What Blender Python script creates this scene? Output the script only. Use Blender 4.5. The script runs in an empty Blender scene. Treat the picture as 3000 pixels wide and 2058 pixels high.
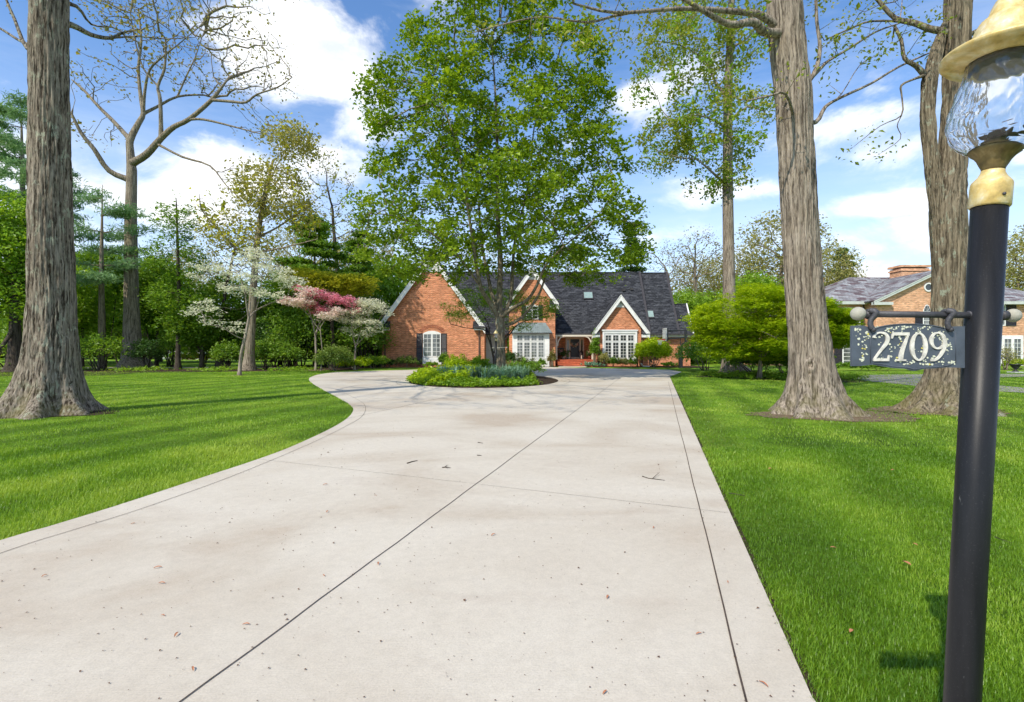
import bpy, math, random
import numpy as np
from mathutils import Vector, noise

# ------------------------------------------------------------------ camera, sky, sun
S = bpy.context.scene
R = math.radians
EYE = 1.55
camd = bpy.data.cameras.new("camera"); cam = bpy.data.objects.new("camera", camd)
S.collection.objects.link(cam); S.camera = cam
cam.location = (0, 0, EYE); cam.rotation_euler = (R(90), 0, 0)
camd.sensor_width = 36; camd.lens = 18; camd.shift_y = -0.0013
camd.clip_start = 0.05; camd.clip_end = 2000

SUN_AZ, SUN_EL = R(218), R(46)          # sun stands behind the camera's left shoulder
sd = Vector((math.sin(SUN_AZ) * math.cos(SUN_EL), math.cos(SUN_AZ) * math.cos(SUN_EL), math.sin(SUN_EL)))
sl = bpy.data.lights.new("sun", 'SUN'); sl.energy = 4.1; sl.angle = R(0.55); sl.color = (1.0, 0.915, 0.77)
so = bpy.data.objects.new("sun", sl); S.collection.objects.link(so)
so.rotation_euler = (-sd).to_track_quat('-Z', 'Y').to_euler(); so.location = (0, 0, 60)

S.view_settings.view_transform = 'Standard'; S.view_settings.look = 'None'
S.view_settings.exposure = 0.34; S.view_settings.gamma = 1.0
S.cycles.use_denoising = True
S.cycles.max_bounces = 6; S.cycles.diffuse_bounces = 4; S.cycles.glossy_bounces = 3
S.cycles.transmission_bounces = 5; S.cycles.transparent_max_bounces = 8
S.cycles.sample_clamp_indirect = 4.0
S.cycles.use_adaptive_sampling = True; S.cycles.adaptive_threshold = 0.02
S.cycles.blur_glossy = 0.5
S.cycles.caustics_reflective = False; S.cycles.caustics_refractive = False


class NT:
    """tiny node-tree writer"""
    def __init__(s, tree):
        s.t = tree; s.n = tree.nodes; s.l = tree.links
    def node(s, typ, **kw):
        n = s.n.new(typ)
        for k, v in kw.items():
            if k.startswith('i_'):
                key = k[2:]
                key = int(key) if key.isdigit() else key.replace('_', ' ')
                s.set(n.inputs[key], v)
            else:
                setattr(n, k, v)
        return n
    def set(s, sock, v):
        if isinstance(v, bpy.types.NodeSocket): s.l.new(v, sock)
        elif isinstance(v, bpy.types.Node): s.l.new(v.outputs[0], sock)
        else:
            if isinstance(v, (tuple, list)) and len(v) == 3 and sock.type == 'RGBA': v = (*v, 1)
            sock.default_value = v
    def math(s, op, a, b=0.0, c=None, clamp=False):
        n = s.n.new('ShaderNodeMath'); n.operation = op; n.use_clamp = clamp
        s.set(n.inputs[0], a); s.set(n.inputs[1], b)
        if c is not None: s.set(n.inputs[2], c)
        return n.outputs[0]
    def mix(s, f, a, b, mode='MIX'):
        n = s.n.new('ShaderNodeMix'); n.data_type = 'RGBA'; n.blend_type = mode
        s.set(n.inputs[0], f); s.set(n.inputs[6], a); s.set(n.inputs[7], b)
        return n.outputs[2]
    def ramp(s, f, stops, interp='LINEAR'):
        n = s.n.new('ShaderNodeValToRGB'); cr = n.color_ramp; cr.interpolation = interp
        while len(cr.elements) < len(stops): cr.elements.new(0.5)
        for e, (p, c) in zip(cr.elements, stops):
            e.position = p
            e.color = (c, c, c, 1) if isinstance(c, (int, float)) else (*c, 1)
        s.set(n.inputs[0], f); return n.outputs[0]
    def noise(s, vec, scale, detail=3, rough=0.55, dist=0.0, out=0):
        n = s.n.new('ShaderNodeTexNoise'); s.set(n.inputs['Vector'], vec)
        n.inputs['Scale'].default_value = scale; n.inputs['Detail'].default_value = detail
        n.inputs['Roughness'].default_value = rough; n.inputs['Distortion'].default_value = dist
        return n.outputs[out]
    def mapping(s, vec, scale=(1, 1, 1), loc=(0, 0, 0), rot=(0, 0, 0)):
        n = s.n.new('ShaderNodeMapping'); s.set(n.inputs[0], vec)
        n.inputs['Scale'].default_value = scale; n.inputs['Location'].default_value = loc
        n.inputs['Rotation'].default_value = rot
        return n.outputs[0]


# world: daylight sky with clouds laid out by compass direction and elevation
W = bpy.data.worlds.new("World"); S.world = W; W.use_nodes = True
T = NT(W.node_tree); W.node_tree.nodes.clear()
sky = T.node('ShaderNodeTexSky'); sky.sky_type = 'NISHITA'; sky.sun_disc = False
sky.sun_elevation = SUN_EL; sky.sun_rotation = SUN_AZ
sky.air_density = 1.0; sky.dust_density = 0.35; sky.ozone_density = 2.2; sky.altitude = 200
tc = T.node('ShaderNodeTexCoord')
nrm = T.node('ShaderNodeVectorMath', operation='NORMALIZE'); T.set(nrm.inputs[0], tc.outputs['Generated'])
sep = T.node('ShaderNodeSeparateXYZ', i_0=nrm.outputs[0])
az = T.math('ARCTAN2', sep.outputs[0], sep.outputs[1])
el = T.math('ARCSINE', sep.outputs[2])
def dir_of(px, py):
    v = Vector(((px - 1500) / 1500, 1, (1025 - py) / 1500)).normalized()
    return math.atan2(v.x, v.y), math.asin(v.z)
blobs = [(840, 130, .11, .085, 1.0), (760, 80, .06, .05, .7), (960, 190, .12, .08, .95), (1060, 330, .09, .06, .7), (820, 250, .07, .05, .6),
         (700, 520, .16, .05, .95), (520, 600, .12, .05, .8), (930, 470, .09, .045, .8), (60, 480, .1, .08, .75), (60, 650, .2, .06, .6),
         (2150, 560, .10, .03, .75), (1880, 280, .06, .035, .75), (1900, 350, .06, .03, .6), (2600, 600, .14, .022, .8), (2650, 330, .13, .025, .6), (2450, 380, .12, .03, .6),
         (2700, 720, .30, .06, .62), (2500, 800, .28, .04, .6), (2960, 520, .13, .11, .6), (1950, 700, .2, .03, .45),
         (1250, 80, .22, .06, .42), (1000, 120, .07, .05, .3), (2000, 210, .12, .04, .45), (2620, 440, .15, .03, .5), (2880, 250, .08, .05, .6)]
acc = None
for (bx, by, sa, se, wgt) in blobs:
    a0, e0 = dir_of(bx, by)
    u = T.math('MULTIPLY', T.math('SUBTRACT', az, a0), 1 / sa)
    v = T.math('MULTIPLY', T.math('SUBTRACT', el, e0), 1 / se)
    d = T.math('ADD', T.math('MULTIPLY', u, u), T.math('MULTIPLY', v, v))
    g = T.math('MULTIPLY', T.math('POWER', 2.718, T.math('MULTIPLY', d, -1.0)), wgt)
    acc = g if acc is None else T.math('MAXIMUM', acc, g)
# clouds elsewhere round the sky
els = T.noise(T.mapping(nrm.outputs[0], (1, 1, 2.5), (5, 2, 1)), 1.6, 2)
front = T.math('GREATER_THAN', sep.outputs[1], 0.25)
els = T.math('MULTIPLY', T.math('SUBTRACT', els, 0.35), T.math('SUBTRACT', 1.0, T.math('MULTIPLY', front, 0.85)))
acc = T.math('MAXIMUM', acc, T.math('MULTIPLY', els, 2.2))
fb = T.noise(T.mapping(nrm.outputs[0], (1, 1, 1.6), (3.1, 0.7, 0)), 7.0, 9, 0.60, 0.35)
fb2 = T.noise(T.mapping(nrm.outputs[0], (1, 1, 2.4), (1.1, 4.7, 0)), 22.0, 6, 0.6, 0.2)
dens = T.math('ADD', acc, T.math('MULTIPLY', T.math('SUBTRACT', fb, 0.5), 1.9))
dens = T.math('ADD', dens, T.math('MULTIPLY', T.math('SUBTRACT', fb2, 0.5), 0.3))
mask = T.node('ShaderNodeMapRange', interpolation_type='SMOOTHSTEP', i_0=dens, i_1=0.24, i_2=0.84, i_3=0.0, i_4=0.95).outputs[0]
wisp = T.math('MULTIPLY', T.math('SUBTRACT', T.noise(T.mapping(nrm.outputs[0], (1, 1, 5)), 3.0, 7, 0.6), 0.47, clamp=True), 1.6, clamp=True)
hz = T.node('ShaderNodeMapRange', interpolation_type='SMOOTHSTEP', i_0=el, i_1=-0.02, i_2=0.5, i_3=0.70, i_4=0.0).outputs[0]
shade = T.noise(T.mapping(nrm.outputs[0], (1, 1, 2.2), (0, 0, .05)), 9.0, 6, 0.55)
ccol = T.ramp(shade, [(0.28, (5.0, 5.35, 5.9)), (0.5, (7.0, 7.1, 7.2)), (0.7, (8.0, 7.95, 7.8))])
skyc = T.mix(1.0, sky.outputs[0], (0.80, 1.02, 1.22, 1), 'MULTIPLY')
skyc = T.mix(T.math('MULTIPLY', wisp, .6, clamp=True), skyc, (5.6, 6.1, 6.9, 1))
skyc = T.mix(hz, skyc, (5.4, 6.0, 6.9, 1))
col = T.mix(mask, skyc, ccol)
bg = T.node('ShaderNodeBackground', i_0=col, i_1=0.15)
out = T.node('ShaderNodeOutputWorld'); T.l.new(bg.outputs[0], out.inputs[0])
W.cycles.sampling_method = 'MANUAL'; W.cycles.sample_map_resolution = 512

# ------------------------------------------------------------------ placing
def X(px, Y): return (px - 1500) / 1500 * Y
def Z(py, Y): return EYE + (1025 - py) / 1500 * Y
def P3(px, py, Y): return np.array((X(px, Y), Y, Z(py, Y)))
def GP(px, py):
    Y = EYE * 1500 / (py - 1025); return np.array((X(px, Y), Y, 0.0))

COL = S.collection
ORG = {}
def tag(o, label=None, cat=None, group=None, kind=None):
    if label: o['label'] = label
    if cat: o['category'] = cat
    if group: o['group'] = group
    if kind: o['kind'] = kind
    return o
def thing(name, label, cat, loc=(0, 0, 0), group=None):
    o = bpy.data.objects.new(name, None); COL.objects.link(o); o.location = Vector([float(c) for c in loc])
    o.empty_display_size = 0.2
    ORG[o.name] = np.array(loc, float); return tag(o, label, cat, group)
def copy_tree(o, parent=None):
    c = o.copy(); COL.objects.link(c)
    if parent is not None: c.parent = parent
    for ch in o.children: copy_tree(ch, c)
    return c
def place(o, loc, rz=0, sc=1.0, label=None):
    o.location = Vector([float(c) for c in loc]); o.rotation_euler = (0, 0, rz)
    o.scale = (sc, sc, sc) if isinstance(sc, (int, float)) else sc
    if label: o['label'] = label
    return o

def mesh_obj(name, V, F, mat, parent=None, smooth=False, attr=None, origin=None):
    """V (n,3) array, F array (m,k) or list of lists. world coords; stored relative to the thing's origin"""
    V = np.asarray(V, dtype=np.float64)
    if origin is None: origin = ORG[parent.name] if parent is not None else np.zeros(3)
    V = V - origin
    me = bpy.data.meshes.new(name)
    if isinstance(F, np.ndarray):
        lt = np.full(len(F), F.shape[1], dtype=np.int32); li = F.astype(np.int32).ravel()
    else:
        lt = np.array([len(f) for f in F], dtype=np.int32)
        li = np.array([i for f in F for i in f], dtype=np.int32)
    me.vertices.add(len(V)); me.vertices.foreach_set('co', V.astype(np.float32).ravel())
    me.loops.add(len(li)); me.loops.foreach_set('vertex_index', li)
    me.polygons.add(len(lt)); me.polygons.foreach_set('loop_start', np.concatenate(([0], np.cumsum(lt)[:-1])).astype(np.int32))
    me.polygons.foreach_set('loop_total', lt)
    me.polygons.foreach_set('use_smooth', np.full(len(lt), bool(smooth), dtype=bool))
    me.update(calc_edges=True)
    if attr is not None:
        a = me.attributes.new('v', 'FLOAT', 'FACE'); a.data.foreach_set('value', np.asarray(attr, dtype=np.float32))
    me.validate(clean_customdata=False)
    if mat is not None: me.materials.append(mat)
    o = bpy.data.objects.new(name, me); COL.objects.link(o)
    if parent is not None:
        o.parent = parent; ORG[o.name] = ORG[parent.name]
    else:
        o.location = Vector([float(c) for c in origin]); ORG[o.name] = np.array(origin, float)
    return o

class MB:
    def __init__(s): s.v = []; s.f = []
    def add(s, V, F):
        b = len(s.v); s.v.extend([tuple(float(c) for c in p) for p in V]); s.f.extend([[i + b for i in f] for f in F]); return s
    def box(s, x0, x1, y0, y1, z0, z1):
        return s.add([(x0, y0, z0), (x1, y0, z0), (x1, y1, z0), (x0, y1, z0), (x0, y0, z1), (x1, y0, z1), (x1, y1, z1), (x0, y1, z1)],
                     [(0, 3, 2, 1), (4, 5, 6, 7), (0, 1, 5, 4), (1, 2, 6, 5), (2, 3, 7, 6), (3, 0, 4, 7)])
    def prism(s, poly, y0, y1):
        """polygon of (x,z) counter-clockwise seen from the camera, extruded y0..y1"""
        n = len(poly)
        return s.add([(x, y0, z) for x, z in poly] + [(x, y1, z) for x, z in poly],
                     [list(range(n)), list(range(2 * n - 1, n - 1, -1))] + [(i, i + n, (i + 1) % n + n, (i + 1) % n) for i in range(n)])
    def slab(s, pts, t):
        """planar polygon (ccw from above/outside) given thickness t downwards along its normal"""
        p = [Vector([float(c) for c in q]) for q in pts]; n = len(p)
        nr = (p[1] - p[0]).cross(p[2] - p[0]).normalized()
        q = [a - nr * t for a in p]
        return s.add([tuple(a) for a in p] + [tuple(a) for a in q],
                     [list(range(n)), list(range(2 * n - 1, n - 1, -1))] + [((i + 1) % n, i, i + n, (i + 1) % n + n) for i in range(n)])
    def bar(s, a, b, w, h, up=(0, 0, 1)):
        a = Vector([float(c) for c in a]); b = Vector([float(c) for c in b]); d = (b - a).normalized(); up = Vector(up)
        x = d.cross(up).normalized(); u = x.cross(d).normalized()
        V = []
        for p in (a, b):
            for sx, su in ((-1, -1), (1, -1), (1, 1), (-1, 1)): V.append(tuple(p + x * sx * w / 2 + u * su * h / 2))
        return s.add(V, [(3, 2, 1, 0), (4, 5, 6, 7), (0, 1, 5, 4), (1, 2, 6, 5), (2, 3, 7, 6), (3, 0, 4, 7)])
    def tube(s, pts, rad, n=8, caps=True):
        V, F = tube_arrays(np.array(pts, float), np.array([rad] * len(pts) if isinstance(rad, (int, float)) else rad, float), n, caps)
        return s.add(V, F)
    def lathe(s, prof, c=(0, 0, 0), n=24, axis=None, wob=None):
        """profile (r,z) bottom to top"""
        V = []; c = np.array(c, float)
        for r, z in prof:
            for k in range(n):
                a = 2 * math.pi * k / n
                rr = r if wob is None else r * wob(a, z)
                V.append(c + np.array((rr * math.cos(a), rr * math.sin(a), z)))
        F = []
        for i in range(len(prof) - 1):
            for k in range(n):
                F.append((i * n + k, i * n + (k + 1) % n, (i + 1) * n + (k + 1) % n, (i + 1) * n + k))
        if prof[0][0] > 1e-6: F.append([k for k in range(n)][::-1])
        if prof[-1][0] > 1e-6: F.append([(len(prof) - 1) * n + k for k in range(n)])
        if axis is not None:
            q = Vector((0, 0, 1)).rotation_difference(Vector(axis)); cc = Vector(c)
            V = [tuple(q @ (Vector(v) - cc) + cc) for v in V]
        return s.add(V, F)
    def ball(s, c, r, n=16, sc=(1, 1, 1)):
        prof = [(math.sin(math.pi * i / n) * r + (1e-7), -math.cos(math.pi * i / n) * r) for i in range(n + 1)]
        b = len(s.v); s.lathe(prof, (0, 0, 0), n * 2)
        for i in range(b, len(s.v)):
            v = s.v[i]; s.v[i] = (c[0] + v[0] * sc[0], c[1] + v[1] * sc[1], c[2] + v[2] * sc[2])
        return s
    def build(s, name, mat, parent=None, smooth=False, **kw):
        return mesh_obj(name, s.v, s.f, mat, parent, smooth, **kw)

def tube_arrays(p, r, n, caps=True):
    m = len(p)
    t = np.gradient(p, axis=0); t /= (np.linalg.norm(t, axis=1, keepdims=True) + 1e-9)
    ref = np.array((0, 0, 1.0)) if abs(t[0][2]) < 0.9 else np.array((1.0, 0, 0))
    u = np.cross(t[0], ref); u /= np.linalg.norm(u)
    U = np.zeros_like(p); U[0] = u
    for i in range(1, m):
        u = u - t[i] * np.dot(u, t[i]); u /= (np.linalg.norm(u) + 1e-9); U[i] = u
    Wv = np.cross(t, U)
    a = np.arange(n) * 2 * math.pi / n
    V = p[:, None, :] + r[:, None, None] * (U[:, None, :] * np.cos(a)[None, :, None] + Wv[:, None, :] * np.sin(a)[None, :, None])
    V = V.reshape(-1, 3)
    i = np.arange(m - 1)[:, None] * n; k = np.arange(n)[None, :]; k2 = (k + 1) % n
    F = np.stack([i + k, i + k2, i + n + k2, i + n + k], axis=-1).reshape(-1, 4).tolist()
    if caps:
        F.append(list(range(n))[::-1]); F.append([(m - 1) * n + q for q in range(n)])
    return V, F

def smooth_path(pts, sub=8, closed=False):
    """Catmull-Rom"""
    p = [np.array(q, float) for q in pts]; n = len(p); out = []
    rng = range(n if closed else n - 1)
    for i in rng:
        if closed: a, b, c, d = p[i - 1], p[i], p[(i + 1) % n], p[(i + 2) % n]
        else:
            b, c = p[i], p[i + 1]; a = p[i - 1] if i > 0 else 2 * b - c; d = p[i + 2] if i + 2 < n else 2 * c - b
        for k in range(sub):
            t = k / sub
            out.append(0.5 * ((2 * b) + (-a + c) * t + (2 * a - 5 * b + 4 * c - d) * t * t + (-a + 3 * b - 3 * c + d) * t ** 3))
    if not closed: out.append(p[-1])
    return out

def in_poly(x, y, poly):
    inside = np.zeros(len(x), bool); n = len(poly)
    for i in range(n):
        x0, y0 = poly[i][0], poly[i][1]; x1, y1 = poly[(i + 1) % n][0], poly[(i + 1) % n][1]
        if y0 == y1: continue
        c = ((y0 > y) != (y1 > y)) & (x < (x1 - x0) * (y - y0) / (y1 - y0) + x0)
        inside ^= c
    return inside

# ------------------------------------------------------------------ materials
def new_mat(name):
    m = bpy.data.materials.new(name); m.use_nodes = True; m.node_tree.nodes.clear()
    t = NT(m.node_tree); o = t.node('ShaderNodeOutputMaterial'); return m, t, o
def principled(t, o, **kw):
    b = t.node('ShaderNodeBsdfPrincipled')
    for k, v in kw.items(): t.set(b.inputs[k.replace('_', ' ')], v)
    t.l.new(b.outputs[0], o.inputs[0]); return b
def bump(t, h, dist, strength=1.0):
    return t.node('ShaderNodeBump', i_Height=h, i_Distance=dist, i_Strength=strength).outputs[0]

def plain(name, c, rough=0.6, var=0.12, scale=6.0, metal=0.0, spec=0.5, bmp=0.0, bscale=40):
    m, t, o = new_mat(name); co = t.node('ShaderNodeTexCoord').outputs['Object']
    n = t.noise(co, scale, 5); f = t.ramp(n, [(0.3, 1 - var), (0.7, 1 + var)])
    col = t.mix(1.0, (*c, 1), f, 'MULTIPLY')
    b = principled(t, o, Base_Color=col, Roughness=rough, Metallic=metal)
    b.inputs['Specular IOR Level'].default_value = spec
    if bmp: t.set(b.inputs['Normal'], bump(t, t.noise(co, bscale, 4), bmp))
    return m

def leafmat(name, c1, c2, c3, trans=0.45, gloss=0.02, tint=(1.35, 1.25, 0.55, 1)):
    m, t, o = new_mat(name)
    a = t.node('ShaderNodeAttribute', attribute_name='v')
    col = t.ramp(a.outputs['Fac'], [(0.0, c1), (0.5, c2), (1.0, c3)])
    d = t.node('ShaderNodeBsdfDiffuse', i_0=col)
    tcol = t.mix(1.0, col, tint, 'MULTIPLY')
    tr = t.node('ShaderNodeBsdfTranslucent', i_0=tcol)
    mx = t.node('ShaderNodeMixShader', i_0=trans, i_1=d.outputs[0], i_2=tr.outputs[0])
    g = t.node('ShaderNodeBsdfAnisotropic'); g.inputs['Roughness'].default_value = 0.42; g.inputs['Color'].default_value = (1, 1, 1, 1)
    mx2 = t.node('ShaderNodeMixShader', i_0=gloss, i_1=mx.outputs[0], i_2=g.outputs[0])
    t.l.new(mx2.outputs[0], o.inputs[0]); return m

def barkmat(name, dark, light, lichen=0.0, lcol=(0.35, 0.37, 0.28), sc=1.0, moss=0.0):
    m, t, o = new_mat(name); co = t.node('ShaderNodeTexCoord').outputs['Object']
    wv = t.noise(co, 1.7 * sc, 3)
    cv = t.node('ShaderNodeVectorMath', operation='ADD', i_0=co, i_1=t.node('ShaderNodeVectorMath', operation='SCALE', i_0=t.noise(co, 2.2 * sc, 3, out=1), i_Scale=0.10).outputs[0]).outputs[0]
    n1 = t.noise(t.mapping(cv, (23 * sc, 23 * sc, 1.15 * sc)), 1.0, 6, 0.58, 0.1)
    n2 = t.noise(t.mapping(co, (38 * sc, 38 * sc, 9 * sc)), 1.0, 5, 0.6)
    h = t.math('ADD', t.math('MULTIPLY', n1, 0.75), t.math('MULTIPLY', n2, 0.25))
    mid = tuple((a + b) / 2 for a, b in zip(dark, light))
    col = t.ramp(h, [(0.40, dark), (0.49, mid), (0.60, light)])
    col = t.mix(t.math('MULTIPLY', t.ramp(wv, [(0.35, 0.0), (0.7, 1.0)]), 0.35), col, (0.62, 0.55, 0.45, 1), 'MULTIPLY')
    if lichen > 0:
        ln = t.noise(t.mapping(co, (1, 1, .7)), 6.5 * sc, 6, 0.68, 0.3)
        lm = t.math('MULTIPLY', t.ramp(ln, [(0.655 - lichen, 0.0), (0.69 - lichen, 0.85)]), t.ramp(t.noise(co, 1.3, 3), [(.42, .15), (.6, 1)]))
        col = t.mix(t.math('MULTIPLY', lm, t.ramp(h, [(0.42, 0.1), (0.5, 1.0)])), col, (*lcol, 1))
    if moss > 0:
        z = t.node('ShaderNodeSeparateXYZ', i_0=co).outputs[2]
        mm = t.math('MULTIPLY', t.ramp(z, [(0.0, 1.0), (1.0, 0.0)]), t.ramp(t.noise(co, 4, 4), [(0.42, 0), (0.6, 1)]))
        col = t.mix(t.math('MULTIPLY', mm, moss), col, (0.13, 0.12, 0.035, 1))
    b = principled(t, o, Base_Color=col, Roughness=0.9)
    b.inputs['Specular IOR Level'].default_value = 0.2
    t.set(b.inputs['Normal'], bump(t, h, 0.035))
    return m

M = {}
M['oak_bark'] = barkmat('oak_bark', (0.032, 0.023, 0.015), (0.33, 0.28, 0.225), 0.105, moss=0.55)
M['oak_bark_brown'] = barkmat('oak_bark_brown', (0.078, 0.062, 0.048), (0.37, 0.315, 0.255), 0.0, (0.30, 0.32, 0.24), moss=0.6)
M['oak_bark_grey'] = barkmat('oak_bark_grey', (0.055, 0.044, 0.030), (0.27, 0.225, 0.160), 0.085, (0.30, 0.34, 0.26), moss=0.6)
M['bark'] = barkmat('bark', (0.08, 0.064, 0.046), (0.33, 0.28, 0.21), 0.0, sc=0.8)
M['bark_dark'] = barkmat('bark_dark', (0.022, 0.017, 0.013), (0.11, 0.09, 0.07), 0.0)
M['bark_pale'] = barkmat('bark_pale', (0.13, 0.105, 0.085), (0.38, 0.33, 0.28), 0.0)
M['leaf_maple'] = leafmat('leaf_maple', (0.085, 0.155, 0.006), (0.18, 0.295, 0.012), (0.33, 0.45, 0.028))
M['leaf_oak'] = leafmat('leaf_oak', (0.13, 0.20, 0.022), (0.24, 0.30, 0.035), (0.38, 0.38, 0.06))
M['leaf_bud'] = leafmat('leaf_bud', (0.20, 0.15, 0.05), (0.26, 0.24, 0.08), (0.34, 0.33, 0.12))
M['leaf_spring'] = leafmat('leaf_spring', (0.11, 0.23, 0.015), (0.22, 0.38, 0.026), (0.38, 0.54, 0.06))
M['leaf_green'] = leafmat('leaf_green', (0.075, 0.17, 0.014), (0.155, 0.29, 0.024), (0.28, 0.43, 0.05))
M['leaf_dark'] = leafmat('leaf_dark', (0.025, 0.062, 0.014), (0.050, 0.115, 0.022), (0.10, 0.19, 0.035), 0.3)
M['leaf_pine'] = leafmat('leaf_pine', (0.11, 0.22, 0.09), (0.20, 0.34, 0.15), (0.32, 0.48, 0.22), 0.4, 0.02, (1.1, 1.1, .8, 1))
M['leaf_yellow'] = leafmat('leaf_yellow', (0.28, 0.32, 0.02), (0.46, 0.48, 0.04), (0.62, 0.60, 0.08))
M['leaf_olive'] = leafmat('leaf_olive', (0.20, 0.20, 0.06), (0.33, 0.32, 0.11), (0.47, 0.45, 0.18))
M['leaf_lime'] = leafmat('leaf_lime', (0.20, 0.32, 0.008), (0.38, 0.52, 0.014), (0.56, 0.66, 0.03), 0.5)
M['leaf_holly'] = leafmat('leaf_holly', (0.09, 0.16, 0.022), (0.17, 0.26, 0.045), (0.29, 0.37, 0.09), 0.35)
M['leaf_blue'] = leafmat('leaf_blue', (0.09, 0.20, 0.13), (0.17, 0.31, 0.21), (0.30, 0.45, 0.32), 0.3)
M['petal_white'] = leafmat('petal_white', (0.54, 0.60, 0.34), (0.78, 0.77, 0.60), (0.89, 0.87, 0.77), 0.4, 0.0, (1, 1, 1, 1))
M['petal_pink'] = leafmat('petal_pink', (0.66, 0.16, 0.24), (0.80, 0.30, 0.40), (0.88, 0.52, 0.56), 0.4, 0.0, (1, 1, 1, 1))
M['petal_blush'] = leafmat('petal_blush', (0.78, 0.50, 0.46), (0.84, 0.74, 0.64), (0.90, 0.86, 0.78), 0.4, 0.0, (1, 1, 1, 1))
M['grass'] = leafmat('grass', (0.105, 0.225, 0.010), (0.215, 0.375, 0.022), (0.39, 0.51, 0.065), 0.45, 0.025, (1.3, 1.25, .55, 1))
# ------------------------------------------------------------------ vegetation tools
def colonize(P, par, att, step, dinf, dkill, iters, rng, up=0.12, jit=0.18):
    P = [np.array(p, float) for p in P]; par = list(par)
    A = np.array(att); nd = np.full(len(A), 1e9); ni = np.zeros(len(A), int)
    def upd(idx):
        nonlocal nd, ni
        for s in range(0, len(idx), 400):
            ii = idx[s:s + 400]; Q = np.array([P[i] for i in ii])
            D = np.sqrt(np.maximum(((A ** 2).sum(1)[:, None] + (Q ** 2).sum(1)[None, :] - 2 * A @ Q.T), 0))
            j = D.argmin(1); d = D[np.arange(len(A)), j]; b = d < nd
            nd[b] = d[b]; ni[b] = np.array(ii)[j[b]]
    upd(list(range(len(P))))
    grown = {}
    for it in range(iters):
        if len(A) == 0: break
        m = nd < dinf
        if not m.any(): break
        dv = A[m] - np.array([P[i] for i in ni[m]]); dv /= (np.linalg.norm(dv, axis=1, keepdims=True) + 1e-9)
        acc = {}
        for i, d in zip(ni[m], dv):
            acc[i] = acc.get(i, 0) + d
        new = []
        for i, d in acc.items():
            if grown.get(i, 0) >= 4: continue
            n = np.linalg.norm(d)
            if n < 1e-6: continue
            d = d / n + rng.normal(0, jit, 3); d[2] += up; d /= np.linalg.norm(d)
            P.append(P[i] + d * step); par.append(i); grown[i] = grown.get(i, 0) + 1; new.append(len(P) - 1)
        if not new: break
        upd(new)
        k = nd > dkill; A = A[k]; nd = nd[k]; ni = ni[k]
    return np.array(P), np.array(par)

def skeleton_radii(par, r0, R, rmin=None):
    n = len(par); kids = np.zeros(n, int)
    for p in par:
        if p >= 0: kids[p] += 1
    tips = max(2, int((kids == 0).sum()))
    pw = math.log(tips) / math.log(max(R / r0, 1.5)); pw = min(max(pw, 1.6), 3.2)
    acc = np.zeros(n)
    r = np.zeros(n)
    for i in range(n - 1, -1, -1):
        r[i] = max(r0, acc[i] ** (1 / pw)) if acc[i] > 0 else r0
        if par[i] >= 0: acc[par[i]] += r[i] ** pw
    if rmin is not None:
        for i, v in rmin.items(): r[i] = v
    return r, kids

def skeleton_mesh(P, par, r, flare=None, maxn=10):
    n = len(P); ch = [[] for _ in range(n)]
    for i, p in enumerate(par):
        if p >= 0: ch[p].append(i)
    V = []; F = []; b = 0
    starts = [(0, -1)]
    while starts:
        i, p = starts.pop()
        pts = []; rr = []
        if p >= 0: pts.append(P[p]); rr.append(min(r[p], r[i] * 1.25))
        while True:
            pts.append(P[i]); rr.append(r[i])
            if not ch[i]: break
            k = max(ch[i], key=lambda c: r[c])
            for c in ch[i]:
                if c != k: starts.append((c, i))
            i = k
        if len(pts) < 2: continue
        rr = np.array(rr); rr[-1] *= 0.5
        rm = rr.max(); ns = 3 if rm < 0.02 else 4 if rm < 0.05 else 6 if rm < 0.12 else maxn
        if flare and p < 0:
            z = np.array([q[2] for q in pts]) - pts[0][2]
            rr = rr * (1 + flare[0] * np.exp(-z / flare[1]))
        v, f = tube_arrays(np.array(pts), rr, ns, False)
        V.append(v); F.append(np.array(f, int) + b); b += len(v)
    return np.concatenate(V), np.concatenate(F)

def leaf_arrays(C, n, spread, L, Wd, rng, flat=0.5, sz=0.3, clump=0.5, vz=1.0, face=None):
    """C centres; n leaves each; flat 0 = random normals, 1 = lying flat. returns V,F,attr"""
    C = np.asarray(C, float)
    N = len(C) * n
    c = np.repeat(C, n, 0) + rng.normal(0, spread, (N, 3)) * np.array((1, 1, vz))
    nr = rng.normal(0, 1, (N, 3)); nr /= np.linalg.norm(nr, axis=1, keepdims=True)
    nr[:, 2] = np.abs(nr[:, 2]); nr = nr * (1 - flat) + np.array((0, 0, 1.0)) * flat; nr /= np.linalg.norm(nr, axis=1, keepdims=True)
    a = rng.normal(0, 1, (N, 3)); a -= nr * (a * nr).sum(1, keepdims=True); a /= np.linalg.norm(a, axis=1, keepdims=True)
    bvec = np.cross(nr, a)
    s = np.exp(rng.normal(0, sz, N))[:, None]
    l = a * L * s; w = bvec * Wd * s * 0.5; up = nr * Wd * s * 0.22
    V = np.stack([c - l * 0.5, c + w + up - l * 0.05, c + l * 0.5 - up * 0.6, c - w + up - l * 0.05], 1).reshape(-1, 3)
    F = np.arange(N * 4).reshape(N, 4)
    cv = np.repeat(rng.random(len(C)), n)
    v = np.clip(cv * clump + rng.random(N) * (1 - clump), 0, 1)
    return V, F, v

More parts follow.
